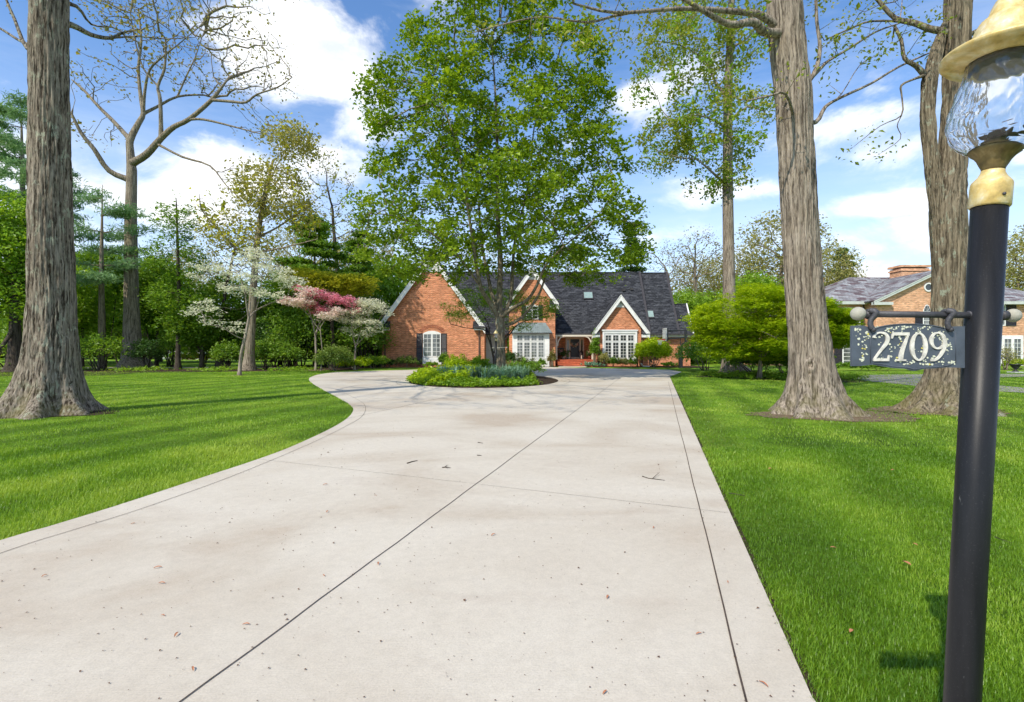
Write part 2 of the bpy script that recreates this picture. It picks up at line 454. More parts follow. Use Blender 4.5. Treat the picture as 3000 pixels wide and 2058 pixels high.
def sample_blobs(blobs, n, Y, rng, hollow=0.0):
    w = np.array([b[5] * b[2] * b[3] for b in blobs], float); w /= w.sum()
    out = []
    for b, k in zip(blobs, (w * n).astype(int) + 1):
        d = rng.normal(0, 1, (k, 3)); d /= np.linalg.norm(d, axis=1, keepdims=True)
        rad = rng.random(k) ** (1 / 3.0); rad = hollow + (1 - hollow) * rad
        d *= rad[:, None]
        Yc = Y + (b[6] if len(b) > 6 else 0)
        c = P3(b[0], b[1], Yc)
        out.append(c + d * np.array((b[2] / 1500 * Yc, b[4], b[3] / 1500 * Yc)))
    A = np.concatenate(out); return A[A[:, 2] > 0.25]

def cosf(px): return 1 / math.sqrt(1 + ((px - 1500) / 1500) ** 2)
def make_tree(name, label, cat, Y, trunk, blobs, limbs=(), step=0.5, dinf=None, dkill=None, natt=1500, r0=0.012, iters=150,
              leaf=None, leaf2=None, bark='bark', group=None, flare=(0.7, 0.5), seed=1, up=0.10, jit=0.18, hollow=0.0, trunk_mesh=True, crown='crown', fill=None, fd=1.0, gap=(.55, -.30), clump=.5):
    """trunk [(px,py,width_px)], limbs [[(px,py,dY)...]...] traced at depth Y; leaf=(mat,n,spread,L,W,flat,tipdepth,prob)"""
    rng = np.random.default_rng(seed)
    k = Y / 1500 * cosf(trunk[0][0])
    base = np.array((X(trunk[0][0], Y), Y, 0.0))
    root = thing(name, label, cat, base, group)
    P = []; par = []; rmin = {}
    def add_line(pts, ws, parent):
        last = parent
        for a in range(len(pts)):
            if a == 0:
                if parent < 0: P.append(pts[0]); par.append(-1); last = 0; rmin[0] = ws[0] * k / 2
                continue
            d = np.linalg.norm(pts[a] - pts[a - 1]); m = max(1, int(d / step))
            for q in range(1, m + 1):
                f = q / m; P.append(pts[a - 1] * (1 - f) + pts[a] * f); par.append(last); last = len(P) - 1
                if ws is not None: rmin[last] = (ws[a - 1] * (1 - f) + ws[a] * f) * k / 2
        return last
    tp = [P3(t[0], t[1], Y) for t in trunk]; tp[0] = base + np.array((0, 0, -0.05))
    add_line(tp, [t[2] for t in trunk], -1)
    for lb in limbs:
        ws = None
        if len(lb[0]) == 4: ws = [q[3] for q in lb]
        pts = [P3(q[0], q[1], Y + q[2]) for q in lb]
        d = [np.linalg.norm(p - pts[0]) for p in P]; j = int(np.argmin(d)); pts[0] = P[j]
        if len(pts) > 2: pts = smooth_path(pts, 3); ws = None if ws is None else list(np.interp(np.linspace(0, len(ws) - 1, len(pts)), range(len(ws)), ws))
        add_line(pts, ws, j)
    Pn = len(P)
    if natt and blobs:
        att = sample_blobs(blobs, natt, Y, rng, hollow)
        P, par = colonize(P, par, att, step, dinf or step * 12, dkill or step * 1.6, iters, rng, up, jit)
    else: P = np.array(P); par = np.array(par)
    r, kids = skeleton_radii(par, r0, trunk[0][2] * k / 2, rmin)
    V, F = skeleton_mesh(P, par, r, flare)
    if trunk_mesh: mesh_obj('trunk', V, F, M[bark], root, smooth=True)
    # leaf sites
    depth = np.zeros(len(P), int)
    for i in range(len(P) - 1, -1, -1):
        if par[i] >= 0: depth[par[i]] = max(depth[par[i]], depth[i] + 1)
    for li, lf in enumerate([leaf, leaf2]):
        if not lf: continue
        mt, n, spread, L, Wd, flat, td, prob = lf[:8]
        vz = lf[8] if len(lf) > 8 else 1.0
        sel = (depth <= td) & (rng.random(len(P)) < prob) & (r < 0.12) & (P[:, 2] > 0.2)
        C = P[sel]
        if len(C) == 0: continue
        v, f, at = leaf_arrays(C, n, spread, L, Wd, rng, flat, vz=vz, clump=clump)
        mesh_obj(crown if li == 0 else 'blossom', v, f, M[mt], root, attr=at)
    if fill:
        mt, N, n, spread, L, Wd, flat, vz = fill
        from mathutils.kdtree import KDTree
        kd = KDTree(len(P)); [kd.insert(Vector(p), i) for i, p in enumerate(P)]; kd.balance()
        C = sample_blobs(blobs, N, Y, rng, .15)
        out = []
        for c in C:
            q, i, d = kd.find(Vector(c))
            if d < fd and noise.noise(Vector(c) * gap[0] + Vector((seed, 0, 0))) > gap[1]: out.append(c)
        if out:
            v, f, at = leaf_arrays(np.array(out), n, spread, L, Wd, rng, flat, vz=vz)
            mesh_obj('crown' if not leaf2 else 'blossom', v, f, M[mt], root, attr=at)
    return root

def make_shrub(name, label, cat, loc, w, h, mat, n=2500, L=0.10, Wd=0.06, stems=7, seed=1, flat=0.3, group=None, low=0.05, bark='bark', rag=0.22, d=None, dense=0.55, flower=None, droop=0.0):
    """bush of leaf-sized faces on forked stems. w,h metres"""
    rng = np.random.default_rng(seed); loc = np.array(loc, float); d = d or w
    root = thing(name, label, cat, loc, group)
    ph = rng.random(6) * 6.28
    # clump centres over an uneven dome
    m = max(12, n // 22)
    u = rng.normal(0, 1, (m, 3)); u /= np.linalg.norm(u, axis=1, keepdims=True); u[:, 2] = np.abs(u[:, 2]) * 1.05 - 0.12
    rad = dense + (1 - dense) * rng.random(m) ** 0.6
    az_ = np.arctan2(u[:, 1], u[:, 0])
    lump = 1 + rag * np.sin(2 * az_ + ph[0]) * 0.5 + rag * np.sin(5 * az_ + ph[1] + 3 * u[:, 2]) * 0.6 + rng.normal(0, rag * 0.3, m)
    C = u * rad[:, None] * lump[:, None] * np.array((w / 2, d / 2, h * (0.5)))
    C[:, 2] = C[:, 2] + h * 0.46; C[:, 2] = np.maximum(C[:, 2], low * h + rng.random(m) * 0.1 * h)
    C[:, 2] -= droop * (C[:, 0] ** 2 + C[:, 1] ** 2) / max(w, .1); C[:, 2] = np.maximum(C[:, 2], .05)
    C += loc
    V, F, at = leaf_arrays(C, 22, min(w, h) * 0.075, L, Wd, rng, flat, clump=0.55)
    k = V[:, 2].reshape(-1, 4).min(1) > 0.0; F = F[k]; at = at[k]
    mb = MB()
    for s in range(stems):
        c = C[rng.integers(len(C))]; b = loc + np.array((rng.normal(0, .05 * w), rng.normal(0, .05 * w), -0.03))
        mid = b * 0.45 + c * 0.55 + np.array((0, 0, 0.12 * h)); r = 0.010 + 0.012 * h
        mb.tube([b, b * .7 + mid * .3 + rng.normal(0, .02 * w, 3), mid, c], [r, r * .8, r * .6, r * .25], 5)
        for q in range(3):
            c2 = C[rng.integers(len(C))]
            if np.linalg.norm(c2 - mid) < w * 0.7: mb.tube([mid, (mid + c2) / 2 + rng.normal(0, .03 * w, 3), c2], [r * .5, r * .4, r * .15], 4)
    mb.build('stem', M[bark], root, True)
    mesh_obj('foliage', V, F, M[mat], root, attr=at)
    if flower:
        fm, fn, fl = flower
        o = C[rng.integers(len(C), size=fn)] * 1.0; o = loc + (o - loc) * (1.02 + .05 * rng.random((fn, 1)))
        v, f, a = leaf_arrays(o, 6, fl * 0.5, fl, fl * .8, rng, 0.3); mesh_obj('flower', v, f, M[fm], root, attr=a)
    return root

def big_trunk(mb_pts, widths, seed, dz=0.06, n=84, ridge=0.030, flareA=0.9, flareH=0.45, roots=7, lobes=0.35, knots=()):
    """near trunk with furrowed bark and root flare, world coords"""
    pts = [np.array(p, float) for p in mb_pts]
    zs = np.array([p[2] for p in pts]); zz = np.concatenate([np.arange(-0.12, 2.0, dz * .7), np.arange(2.0, zs[-1], dz * 1.6)])
    cx = np.interp(zz, zs, [p[0] for p in pts]); cy = np.interp(zz, zs, [p[1] for p in pts]); rw = np.interp(zz, zs, widths) / 2
    rng = np.random.default_rng(seed); ph = rng.random(8) * 6.28
    th = np.arange(n) * 2 * math.pi / n
    V = np.zeros((len(zz), n, 3))
    for i, z in enumerate(zz):
        e = math.exp(-max(z, 0) / flareH); e2 = math.exp(-max(z, 0) / (flareH * 2.6))
        lobe = np.cos(roots * th + ph[0] + 0.8 * np.sin(2 * th + ph[1])) * .5 + .5
        rr = rw[i] * (1 + flareA * e * (1 - lobes + lobes * 2 * lobe ** 1.3) + 0.16 * e2 * (lobe - .3) + 0.03 * np.sin(2 * th + ph[2] + z * .4) + 0.02 * np.sin(3 * th + ph[3] - z))
        for k in range(n):
            a = th[k] + 0.07 * noise.noise(Vector((math.cos(th[k]) * 2, math.sin(th[k]) * 2, z * .9 + seed)))
            q = Vector((math.cos(a) * rw[i] * 21, math.sin(a) * rw[i] * 21, z * .9 + seed * 7))
            h = noise.noise(q) + 0.5 * noise.noise(q * 2.3)
            h = 1 - abs(h) * 2.2
            rr[k] += -ridge * max(h, -0.3) + ridge * .25 * noise.noise(Vector((q.x * 1.5, q.y * 1.5, z * 4)))
        for (kt, kz, ks) in knots:
            dth = (th - kt + math.pi) % (2 * math.pi) - math.pi; d = np.sqrt((dth * rw[i]) ** 2 + ((z - kz) * .75) ** 2)
            rr += ks * .42 * np.exp(-((d - ks) / (.5 * ks)) ** 2) - ks * .8 * np.exp(-(d / (.45 * ks)) ** 2)
        V[i, :, 0] = cx[i] + rr * np.cos(th); V[i, :, 1] = cy[i] + rr * np.sin(th); V[i, :, 2] = z
    V = V.reshape(-1, 3); m = len(zz)
    i = np.arange(m - 1)[:, None] * n; k = np.arange(n)[None, :]; k2 = (k + 1) % n
    F = np.stack([i + k, i + k2, i + n + k2, i + n + k], axis=-1).reshape(-1, 4)
    return V, F
# ------------------------------------------------------------------ ground, driveway, paths
def concrete_mat():
    m, t, o = new_mat('concrete'); co = t.node('ShaderNodeTexCoord').outputs['Object']
    big = t.noise(t.mapping(co, (.55, .8, 1)), 0.62, 5, 0.55, 0.6)
    big2 = t.noise(t.mapping(co, (.8, 1.4, 1), (5, 3, 0)), 1.3, 4, 0.6, 0.8)
    col = t.ramp(big, [(0.34, (0.425, 0.36, 0.285)), (0.45, (0.485, 0.435, 0.36)), (0.57, (0.53, 0.485, 0.41)), (0.75, (0.55, 0.508, 0.435))])
    st = t.ramp(big2, [(0.58, 0.0), (0.80, 0.4)])
    col = t.mix(st, col, (0.37, 0.305, 0.25, 1))
    fine = t.noise(co, 95, 4, 0.75); med = t.noise(co, 14, 5, 0.65)
    col = t.mix(1.0, col, t.ramp(fine, [(0.3, .86), (0.52, 1.0), (0.72, 1.07)]), 'MULTIPLY')
    col = t.mix(1.0, col, t.ramp(med, [(0.25, .93), (0.75, 1.05)]), 'MULTIPLY')
    vo = t.node('ShaderNodeTexVoronoi', i_Vector=co, i_Scale=26.0, i_Randomness=1.0)
    sp = t.ramp(vo.outputs['Distance'], [(0.055, 1.0), (0.085, 0.0)])
    sel = t.math('GREATER_THAN', t.node('ShaderNodeSeparateXYZ', i_0=vo.outputs['Color']).outputs[0], 0.94)
    col = t.mix(t.math('MULTIPLY', t.math('MULTIPLY', sp, sel), .7), col, (0.16, 0.10, 0.07, 1))
    b = principled(t, o, Base_Color=col, Roughness=0.85); b.inputs['Specular IOR Level'].default_value = 0.25
    br = t.noise(t.mapping(co, (4, 140, 1)), 1.0, 3, .6)
    h = t.math('ADD', t.math('MULTIPLY', fine, .7), t.math('MULTIPLY', br, .5))
    t.set(b.inputs['Normal'], bump(t, h, 0.0022)); return m
def lawn_mat():
    m, t, o = new_mat('lawn'); co = t.node('ShaderNodeTexCoord').outputs['Object']
    big = t.noise(co, 0.42, 6, 0.62, .6); med = t.noise(co, 2.2, 5, 0.65); fine = t.noise(t.mapping(co, (1, .45, 1)), 34, 5, 0.75)
    col = t.ramp(big, [(0.36, (0.085, 0.180, 0.010)), (0.5, (0.165, 0.30, 0.018)), (0.62, (0.26, 0.39, 0.038))])
    col = t.mix(1.0, col, t.ramp(med, [(0.3, .74), (0.7, 1.22)]), 'MULTIPLY')
    col = t.mix(1.0, col, t.ramp(fine, [(0.3, .62), (0.5, 1.0), (0.7, 1.35)]), 'MULTIPLY')
    sx = t.node('ShaderNodeSeparateXYZ', i_0=co)
    st = t.math('SINE', t.math('ADD', t.math('MULTIPLY', t.math('SUBTRACT', sx.outputs[0], t.math('MULTIPLY', sx.outputs[1], 0.287)), 4.2), t.math('MULTIPLY', t.noise(co, .25, 2), 1.5)))
    col = t.mix(1.0, col, t.ramp(t.math('MULTIPLY_ADD', st, .5, .5), [(0.25, .82), (0.75, 1.16)]), 'MULTIPLY')
    b = principled(t, o, Base_Color=col, Roughness=0.9); b.inputs['Specular IOR Level'].default_value = 0.15
    t.set(b.inputs['Normal'], bump(t, t.math('ADD', fine, t.noise(co, 90, 3, .7)), 0.05)); return m
def soil_mat(name, c1, c2):
    m, t, o = new_mat(name); co = t.node('ShaderNodeTexCoord').outputs['Object']
    col = t.ramp(t.noise(co, 5, 8, 0.75), [(0.35, c1), (0.65, c2)])
    col = t.mix(1.0, col, t.ramp(t.noise(co, 60, 4, .7), [(0.3, .5), (0.7, 1.5)]), 'MULTIPLY')
    b = principled(t, o, Base_Color=col, Roughness=0.95); b.inputs['Specular IOR Level'].default_value = 0.1
    t.set(b.inputs['Normal'], bump(t, t.noise(co, 45, 5, .7), 0.04)); return m
M['concrete'] = concrete_mat(); M['lawn'] = lawn_mat()
M['mulch'] = soil_mat('mulch', (0.030, 0.020, 0.014), (0.085, 0.058, 0.040))
M['dirt'] = soil_mat('dirt', (0.13, 0.095, 0.06), (0.27, 0.205, 0.135))
M['asphalt'] = plain('asphalt', (0.24, 0.22, 0.215), 0.9, 0.18, 1.5, bmp=.01)
M['joint'] = plain('joint', (0.060, 0.042, 0.032), 0.95, 0.5, 12)

def sheet(name, poly, z, mat, parent=None, label=None, kind='structure', thick=0.0):
    n = len(poly); V = [(p[0], p[1], z) for p in poly]; F = [list(range(n))]
    if thick:
        V += [(p[0], p[1], z - thick) for p in poly]
        F += [((i + 1) % n, i, i + n, (i + 1) % n + n) for i in range(n)]
    a = sum(poly[i][0] * poly[(i + 1) % n][1] - poly[(i + 1) % n][0] * poly[i][1] for i in range(n))
    if a < 0: F = [f[::-1] for f in F]
    import bmesh
    bm = bmesh.new(); vs = [bm.verts.new([float(c) for c in v]) for v in V]
    for f in F: bm.faces.new([vs[i] for i in f])
    bm.normal_update()
    bmesh.ops.triangulate(bm, faces=[f for f in bm.faces if len(f.verts) > 4])
    me = bpy.data.meshes.new(name); bm.to_mesh(me); bm.free(); me.polygons.foreach_set('use_smooth', np.zeros(len(me.polygons), dtype=bool)); me.materials.append(mat)
    o = bpy.data.objects.new(name, me); COL.objects.link(o); ORG[o.name] = np.zeros(3)
    if kind: o['kind'] = kind
    if parent: o.parent = parent
    return o

g = MB(); N_ = 60
sheet('lawn', [(-600, -300), (600, -300), (600, 1200), (-600, 1200)], 0.0, M['lawn'])
def gpp(l): return [GP(*q)[:2] for q in l]
left_curve = [np.array((-6.2, -3.0)), np.array((-5.1, 0.2)), np.array((-4.45, 2.4))] + [p for p in gpp([(0, 1592), (161, 1545), (377, 1477), (592, 1405), (754, 1351), (861, 1310), (969, 1259), (1018, 1228), (1035, 1204), (1026, 1188), (994, 1168), (945, 1142), (915, 1124), (905, 1113), (912, 1106), (935, 1098.5), (980, 1092)])]
left_s = smooth_path(left_curve, 6)
far = gpp([(1120, 1087), (1247, 1084), (1420, 1080), (1581, 1076.2), (1715, 1079.2), (1963, 1085), (1997, 1091)])
right_edge = [GP(1962, 1105)[:2], GP(2379, 2058)[:2], np.array((1.05, -3.0))]
drive_poly = [p[:2] for p in left_s] + [p for p in far] + right_edge
sheet('driveway', drive_poly, 0.024, M['concrete'], thick=0.06)
# joints: thin dark grooves
def strip(mb, pts, w, z):
    pts = [np.array(p[:2], float) for p in pts]
    for i in range(len(pts)):
        a = pts[max(i - 1, 0)]; c = pts[min(i + 1, len(pts) - 1)]; d = (c - a) / (np.linalg.norm(c - a) + 1e-9); nrm_ = np.array((-d[1], d[0])) * w / 2
        mb.v.append((*(pts[i] + nrm_), z)); mb.v.append((*(pts[i] - nrm_), z))
        if i:
            b = len(mb.v); mb.f.append([b - 4, b - 3, b - 1, b - 2])
def wiggle(a, b, amp=0.004, seed=0, n=60):
    rg = random.Random(seed); a = np.array(a[:2]); b = np.array(b[:2]); d = b - a; nn = np.array((-d[1], d[0])) / np.linalg.norm(d)
    return [a + d * (i / n) ** 1.6 + nn * rg.uniform(-amp, amp) for i in range(n + 1)]
j = MB()
strip(j, wiggle(GP(540, 2058) + (GP(540, 2058) - GP(1078, 1650)) * .6, GP(1833, 1097), seed=1), 0.0075, 0.0285)
strip(j, wiggle(GP(2174, 2058) + (GP(2174, 2058) - GP(2042, 1509)) * 1.0, GP(1958, 1120), seed=2), 0.0095, 0.0285)
strip(j, wiggle(GP(758, 1351), GP(2133, 1511), .003, seed=3), 0.004, 0.0285)
strip(j, wiggle(GP(1010, 1232), GP(1367, 1152), .003, seed=4), 0.010, 0.0285)
strip(j, wiggle(GP(1367, 1152), GP(1700, 1118), .003, seed=4), 0.010, 0.0285)
inner = [(-5.7, -3.0), (-4.6, .2), (-3.98, 2.4)] + [tuple(p) for p in gpp([(0, 1632), (215, 1562), (431, 1493), (700, 1394), (915, 1302), (1015, 1252), (1058, 1226), (1071, 1202), (1062, 1183), (1028, 1163), (985, 1143)])]
strip(j, smooth_path(inner, 6), 0.007, 0.0285)
# island ring joint
IC = np.array((-1.38, 26.0)); IRX, IRY = 3.72, 5.65
def ell(cx, cy, rx, ry, a): return (cx + rx * math.cos(a), cy + ry * math.sin(a))
strip(j, [ell(*IC, IRX + .55, IRY + .75, R(a)) for a in range(0, 361, 5)], 0.012, 0.0285)
tag(j.build('driveway_joints', M['joint']), kind='structure')
# soil edge beside the slab
e = MB()
strip(e, [right_edge[0] + np.array((.012, 0)), right_edge[1] + np.array((.012, 0)), right_edge[2] + np.array((.012, 0))], 0.05, 0.012)
tag(e.build('driveway_edge_soil', M['mulch']), kind='structure')

# island bed, gently mounded
V = []; F = []; nr_, na = 14, 72
for i in range(nr_ + 1):
    f = i / nr_
    for k in range(na):
        x, y = ell(*IC, IRX * f, IRY * f, 2 * math.pi * k / na)
        z = 0.045 + 0.20 * (1 - f * f) ** 1.0 + 0.02 * noise.noise(Vector((x * 2, y * 2, 0)))
        V.append((x, y, z if i < nr_ else 0.02))
for i in range(nr_):
    for k in range(na):
        F.append((i * na + k, (i + 1) * na + k, (i + 1) * na + (k + 1) % na, i * na + (k + 1) % na))
tag(mesh_obj('island_bed_soil', V, F, M['mulch'], smooth=True), kind='structure')
def island_z(x, y):
    f2 = ((x - IC[0]) / IRX) ** 2 + ((y - IC[1]) / IRY) ** 2; return 0.045 + 0.20 * max(0, 1 - f2)

# front walk and pale apron before the steps, side pieces
sheet('front_walk', [(X(1632, 46.6), 45.3), (X(1712, 46.6), 45.3), (X(1722, 46.6), 47.0), (X(1640, 46.6), 47.0)], 0.045, M['concrete'], thick=.06)
# mulch beds
def blobpoly(cx, cy, rx, ry, seed, n=130, amp=.15):
    rg = random.Random(seed); ph = [rg.uniform(0, 6.28) for _ in range(4)]
    return [(cx + rx * math.cos(a) * (1 + amp * math.sin(2 * a + ph[0]) + amp * .6 * math.sin(5 * a + ph[1]) + amp * .5 * math.sin(17 * a + ph[2]) + rg.uniform(-.03, .03)), cy + ry * math.sin(a) * (1 + amp * math.sin(3 * a + ph[2]) + amp * .6 * math.sin(7 * a + ph[3]))) for a in [2 * math.pi * i / n for i in range(n)]]
sheet('mulch_bed', [(-60, 34.5), (-34, 34.0), (-26, 34.2), (-18, 36.5), (-15.5, 38.3), (-12.3, 39.2), (-12.3, 60), (-17, 60), (-18, 41.8), (-26, 40.2), (-60, 39.5)], 0.008, M['mulch'])
sheet('mulch_bed', [(-33, 29.0), (-24.5, 30.5), (-25, 34.6), (-60, 34.8), (-60, 26)], 0.004, M['mulch'])
sheet('mulch_bed', [(-12.6, 43.6), (-2, 44.0), (-2, 47), (-12.6, 46.5)], 0.009, M['mulch'])
sheet('mulch_bed', [(-.1, 46.0), (4.1, 46.0), (4.1, 49), (-.1, 49)], 0.009, M['mulch'])
sheet('mulch_bed', [(7.2, 45.6), (17.5, 43.2), (17.5, 50), (7.2, 50)], 0.010, M['mulch'])
sheet('mulch_bed', blobpoly(15.4, 29.2, 4.6, 4.4, 5), 0.013, M['mulch'])
sheet('dirt_ring', blobpoly(X(2395, 12.2) + .35, 12.1, 1.75, 1.15, 1, amp=.12), 0.010, M['dirt'])
sheet('dirt_ring', blobpoly(X(2760, 12.9), 13.0, 1.7, 1.0, 2, amp=.12), 0.010, M['dirt'])
sheet('dirt_ring', blobpoly(X(130, 12.4), 12.5, 1.5, .95, 3, amp=.1), 0.007, M['mulch'])
sheet('mulch_ring', blobpoly(X(702, 31), 31.0, .55, .6, 8, amp=.1), 0.006, M['dirt'])
sheet('mulch_ring', blobpoly(X(926, 38.6), 38.3, .75, 1.0, 9, amp=.1), 0.016, M['dirt'])
# neighbour's side path at the left
sheet('side_path', [(-80, 41.5), (-34, 42.0), (-13.5, 44.2), (-13.5, 46.0), (-34, 44.6), (-80, 44.6)], 0.014, M['concrete'])
# neighbour's looped drive at the right
nd_outer = [GP(*q)[:2] for q in [(3400, 1166), (3000, 1152), (2840, 1143), (2690, 1132), (2550, 1118), (2480, 1107.5), (2475, 1104)]]
nd_back = [GP(*q)[:2] for q in [(2500, 1101.5), (2580, 1099), (2700, 1097.5), (3000, 1096.5), (3500, 1096)]]
nd_inner = [GP(*q)[:2] for q in [(3500, 1104), (3000, 1104.5), (2880, 1107), (2830, 1113), (2860, 1124), (3000, 1138), (3400, 1150)]]
sheet('neighbour_driveway', nd_outer + nd_back + nd_inner, 0.015, M['asphalt'])
# ------------------------------------------------------------------ house materials
def brick_mat(name, c1, c2, mortar, sc=1.0):
    m, t, o = new_mat(name); co = t.node('ShaderNodeNewGeometry').outputs['Position']
    s = t.node('ShaderNodeSeparateXYZ', i_0=co); h = t.math('ADD', s.outputs[0], s.outputs[1])
    v = t.node('ShaderNodeCombineXYZ', i_0=h, i_1=s.outputs[2])
    b = t.node('ShaderNodeTexBrick', i_Vector=v.outputs[0], i_Color1=c1, i_Color2=c2, i_Mortar=mortar, i_Scale=1.0, i_Mortar_Size=0.010, i_Bias=0.0, i_Brick_Width=0.24 * sc, i_Row_Height=0.085 * sc)
    vo = t.node('ShaderNodeTexVoronoi', i_Vector=t.mapping(v.outputs[0], (4.2, 12, 1)), i_Scale=1.0)
    rv = t.node('ShaderNodeSeparateXYZ', i_0=vo.outputs['Color']).outputs[0]
    col = t.mix(1.0, b.outputs[0], t.ramp(rv, [(0.0, .72), (0.3, .95), (0.75, 1.08), (1.0, 1.3)]), 'MULTIPLY')
    big = t.noise(t.mapping(v.outputs[0], (1, 1.5, 1)), .9, 6, .6)
    col = t.mix(1.0, col, t.ramp(big, [(0.3, .80), (0.7, 1.18)]), 'MULTIPLY')
    rows = t.math('SINE', t.math('MULTIPLY', s.outputs[2], 2 * math.pi / (0.17 * sc)))
    col = t.mix(1.0, col, t.ramp(t.math('MULTIPLY_ADD', rows, .5, .5), [(0, .86), (1, 1.1)]), 'MULTIPLY')
    p = principled(t, o, Base_Color=col, Roughness=0.9); p.inputs['Specular IOR Level'].default_value = .2
    t.set(p.inputs['Normal'], bump(t, b.outputs['Fac'], -0.008)); return m
def roof_mat(name, cols, sx=3.0, sz=9.0, vw=.45):
    m, t, o = new_mat(name); co = t.node('ShaderNodeNewGeometry').outputs['Position']
    s = t.node('ShaderNodeSeparateXYZ', i_0=co); nn = t.node('ShaderNodeSeparateXYZ', i_0=t.node('ShaderNodeNewGeometry').outputs['True Normal'])
    sel = t.math('GREATER_THAN', t.math('ABSOLUTE', nn.outputs[0]), t.math('ABSOLUTE', nn.outputs[1]))
    h = t.math('ADD', t.math('MULTIPLY', s.outputs[1], sel), t.math('MULTIPLY', s.outputs[0], t.math('SUBTRACT', 1.0, sel)))
    v = t.node('ShaderNodeCombineXYZ', i_0=h, i_1=s.outputs[2])
    b = t.node('ShaderNodeTexBrick', i_Vector=v.outputs[0], i_Color1=(.85, .85, .85, 1), i_Color2=(1.12, 1.12, 1.12, 1), i_Mortar=(.45, .45, .45, 1), i_Scale=1.0, i_Mortar_Size=0.012, i_Brick_Width=0.34, i_Row_Height=0.17)
    vo = t.node('ShaderNodeTexVoronoi', i_Vector=t.mapping(v.outputs[0], (sx, sz, 1)), i_Scale=1.0)
    rv = t.node('ShaderNodeSeparateXYZ', i_0=vo.outputs['Color']).outputs[0]
    n = t.noise(t.mapping(v.outputs[0], (sx * .5, sz * .9, 1)), 1.0, 5, .6)
    f = t.math('ADD', t.math('MULTIPLY', rv, vw), t.math('MULTIPLY', n, 1 - vw))
    k = len(cols)
    col = t.ramp(f, [((0.28 + .42 * i / (k - 1)) if vw < .9 else (.1 + .8 * i / (k - 1)), c) for i, c in enumerate(cols)])
    col = t.mix(1.0, col, b.outputs[0], 'MULTIPLY')
    p = principled(t, o, Base_Color=col, Roughness=0.9); p.inputs['Specular IOR Level'].default_value = .15
    t.set(p.inputs['Normal'], bump(t, b.outputs['Fac'], -0.02)); return m
M['brick'] = brick_mat('brick', (0.50, 0.155, 0.065, 1), (0.64, 0.24, 0.11, 1), (0.55, 0.36, 0.25, 1))
M['brick_arch'] = brick_mat('brick_arch', (0.30, 0.075, 0.035, 1), (0.38, 0.11, 0.05, 1), (0.36, 0.22, 0.16, 1))
M['brick_pale'] = brick_mat('brick_pale', (0.60, 0.29, 0.15, 1), (0.70, 0.38, 0.22, 1), (0.64, 0.45, 0.33, 1))
M['brick_step'] = brick_mat('brick_step', (0.46, 0.10, 0.045, 1), (0.56, 0.15, 0.07, 1), (0.35, 0.15, 0.10, 1))
M['shingle'] = roof_mat('shingle', [(0.024, 0.026, 0.032), (0.042, 0.045, 0.054), (0.075, 0.079, 0.092)], 2.6, 8)
M['slate'] = roof_mat('slate', [(0.13, 0.095, 0.105), (0.20, 0.205, 0.22), (0.28, 0.29, 0.31), (0.155, 0.12, 0.13), (0.32, 0.33, 0.345)], 1.25, 5.2, 1.0)
M['white'] = plain('white', (0.74, 0.74, 0.73), 0.5, 0.06, 2.5)
M['cream'] = plain('cream', (0.66, 0.60, 0.50), 0.55, 0.08, 2.5)
M['grey_trim'] = plain('grey_trim', (0.50, 0.53, 0.50), 0.6, 0.1, 2.5)
M['gutter'] = plain('gutter', (0.045, 0.040, 0.042), 0.4, 0.15)
M['downspout'] = plain('downspout', (0.075, 0.045, 0.035), 0.45, 0.15)
M['shutter'] = plain('shutter', (0.022, 0.022, 0.028), 0.45, 0.15)
M['copper'] = plain('copper', (0.20, 0.245, 0.245), 0.5, 0.25, 3, metal=0.3)
M['black'] = plain('black', (0.016, 0.016, 0.018), 0.45, 0.2)
M['door_black'] = plain('door_black', (0.018, 0.018, 0.026), 0.35, 0.3, 8)
M['door_white'] = plain('door_white', (0.60, 0.615, 0.63), 0.55, 0.05)
def glass_mat(name, c, rough=0.06):
    m, t, o = new_mat(name); co = t.node('ShaderNodeTexCoord').outputs['Object']
    n = t.noise(t.mapping(co, (1.1, 1, .8)), 1.6, 4, .6)
    col = t.ramp(n, [(0.35, tuple(q * .35 for q in c)), (0.6, c)])
    p = principled(t, o, Base_Color=col, Roughness=rough); p.inputs['Specular IOR Level'].default_value = .8
    t.set(p.inputs['Normal'], bump(t, t.noise(co, 2.2, 2), 0.004)); return m
M['glass'] = glass_mat('glass', (0.055, 0.065, 0.07))
M['glass_sky'] = plain('glass_sky', (0.24, 0.33, 0.32), 0.15, 0.1)
M['curtain_glass'] = glass_mat('curtain_glass', (0.16, 0.175, 0.18))

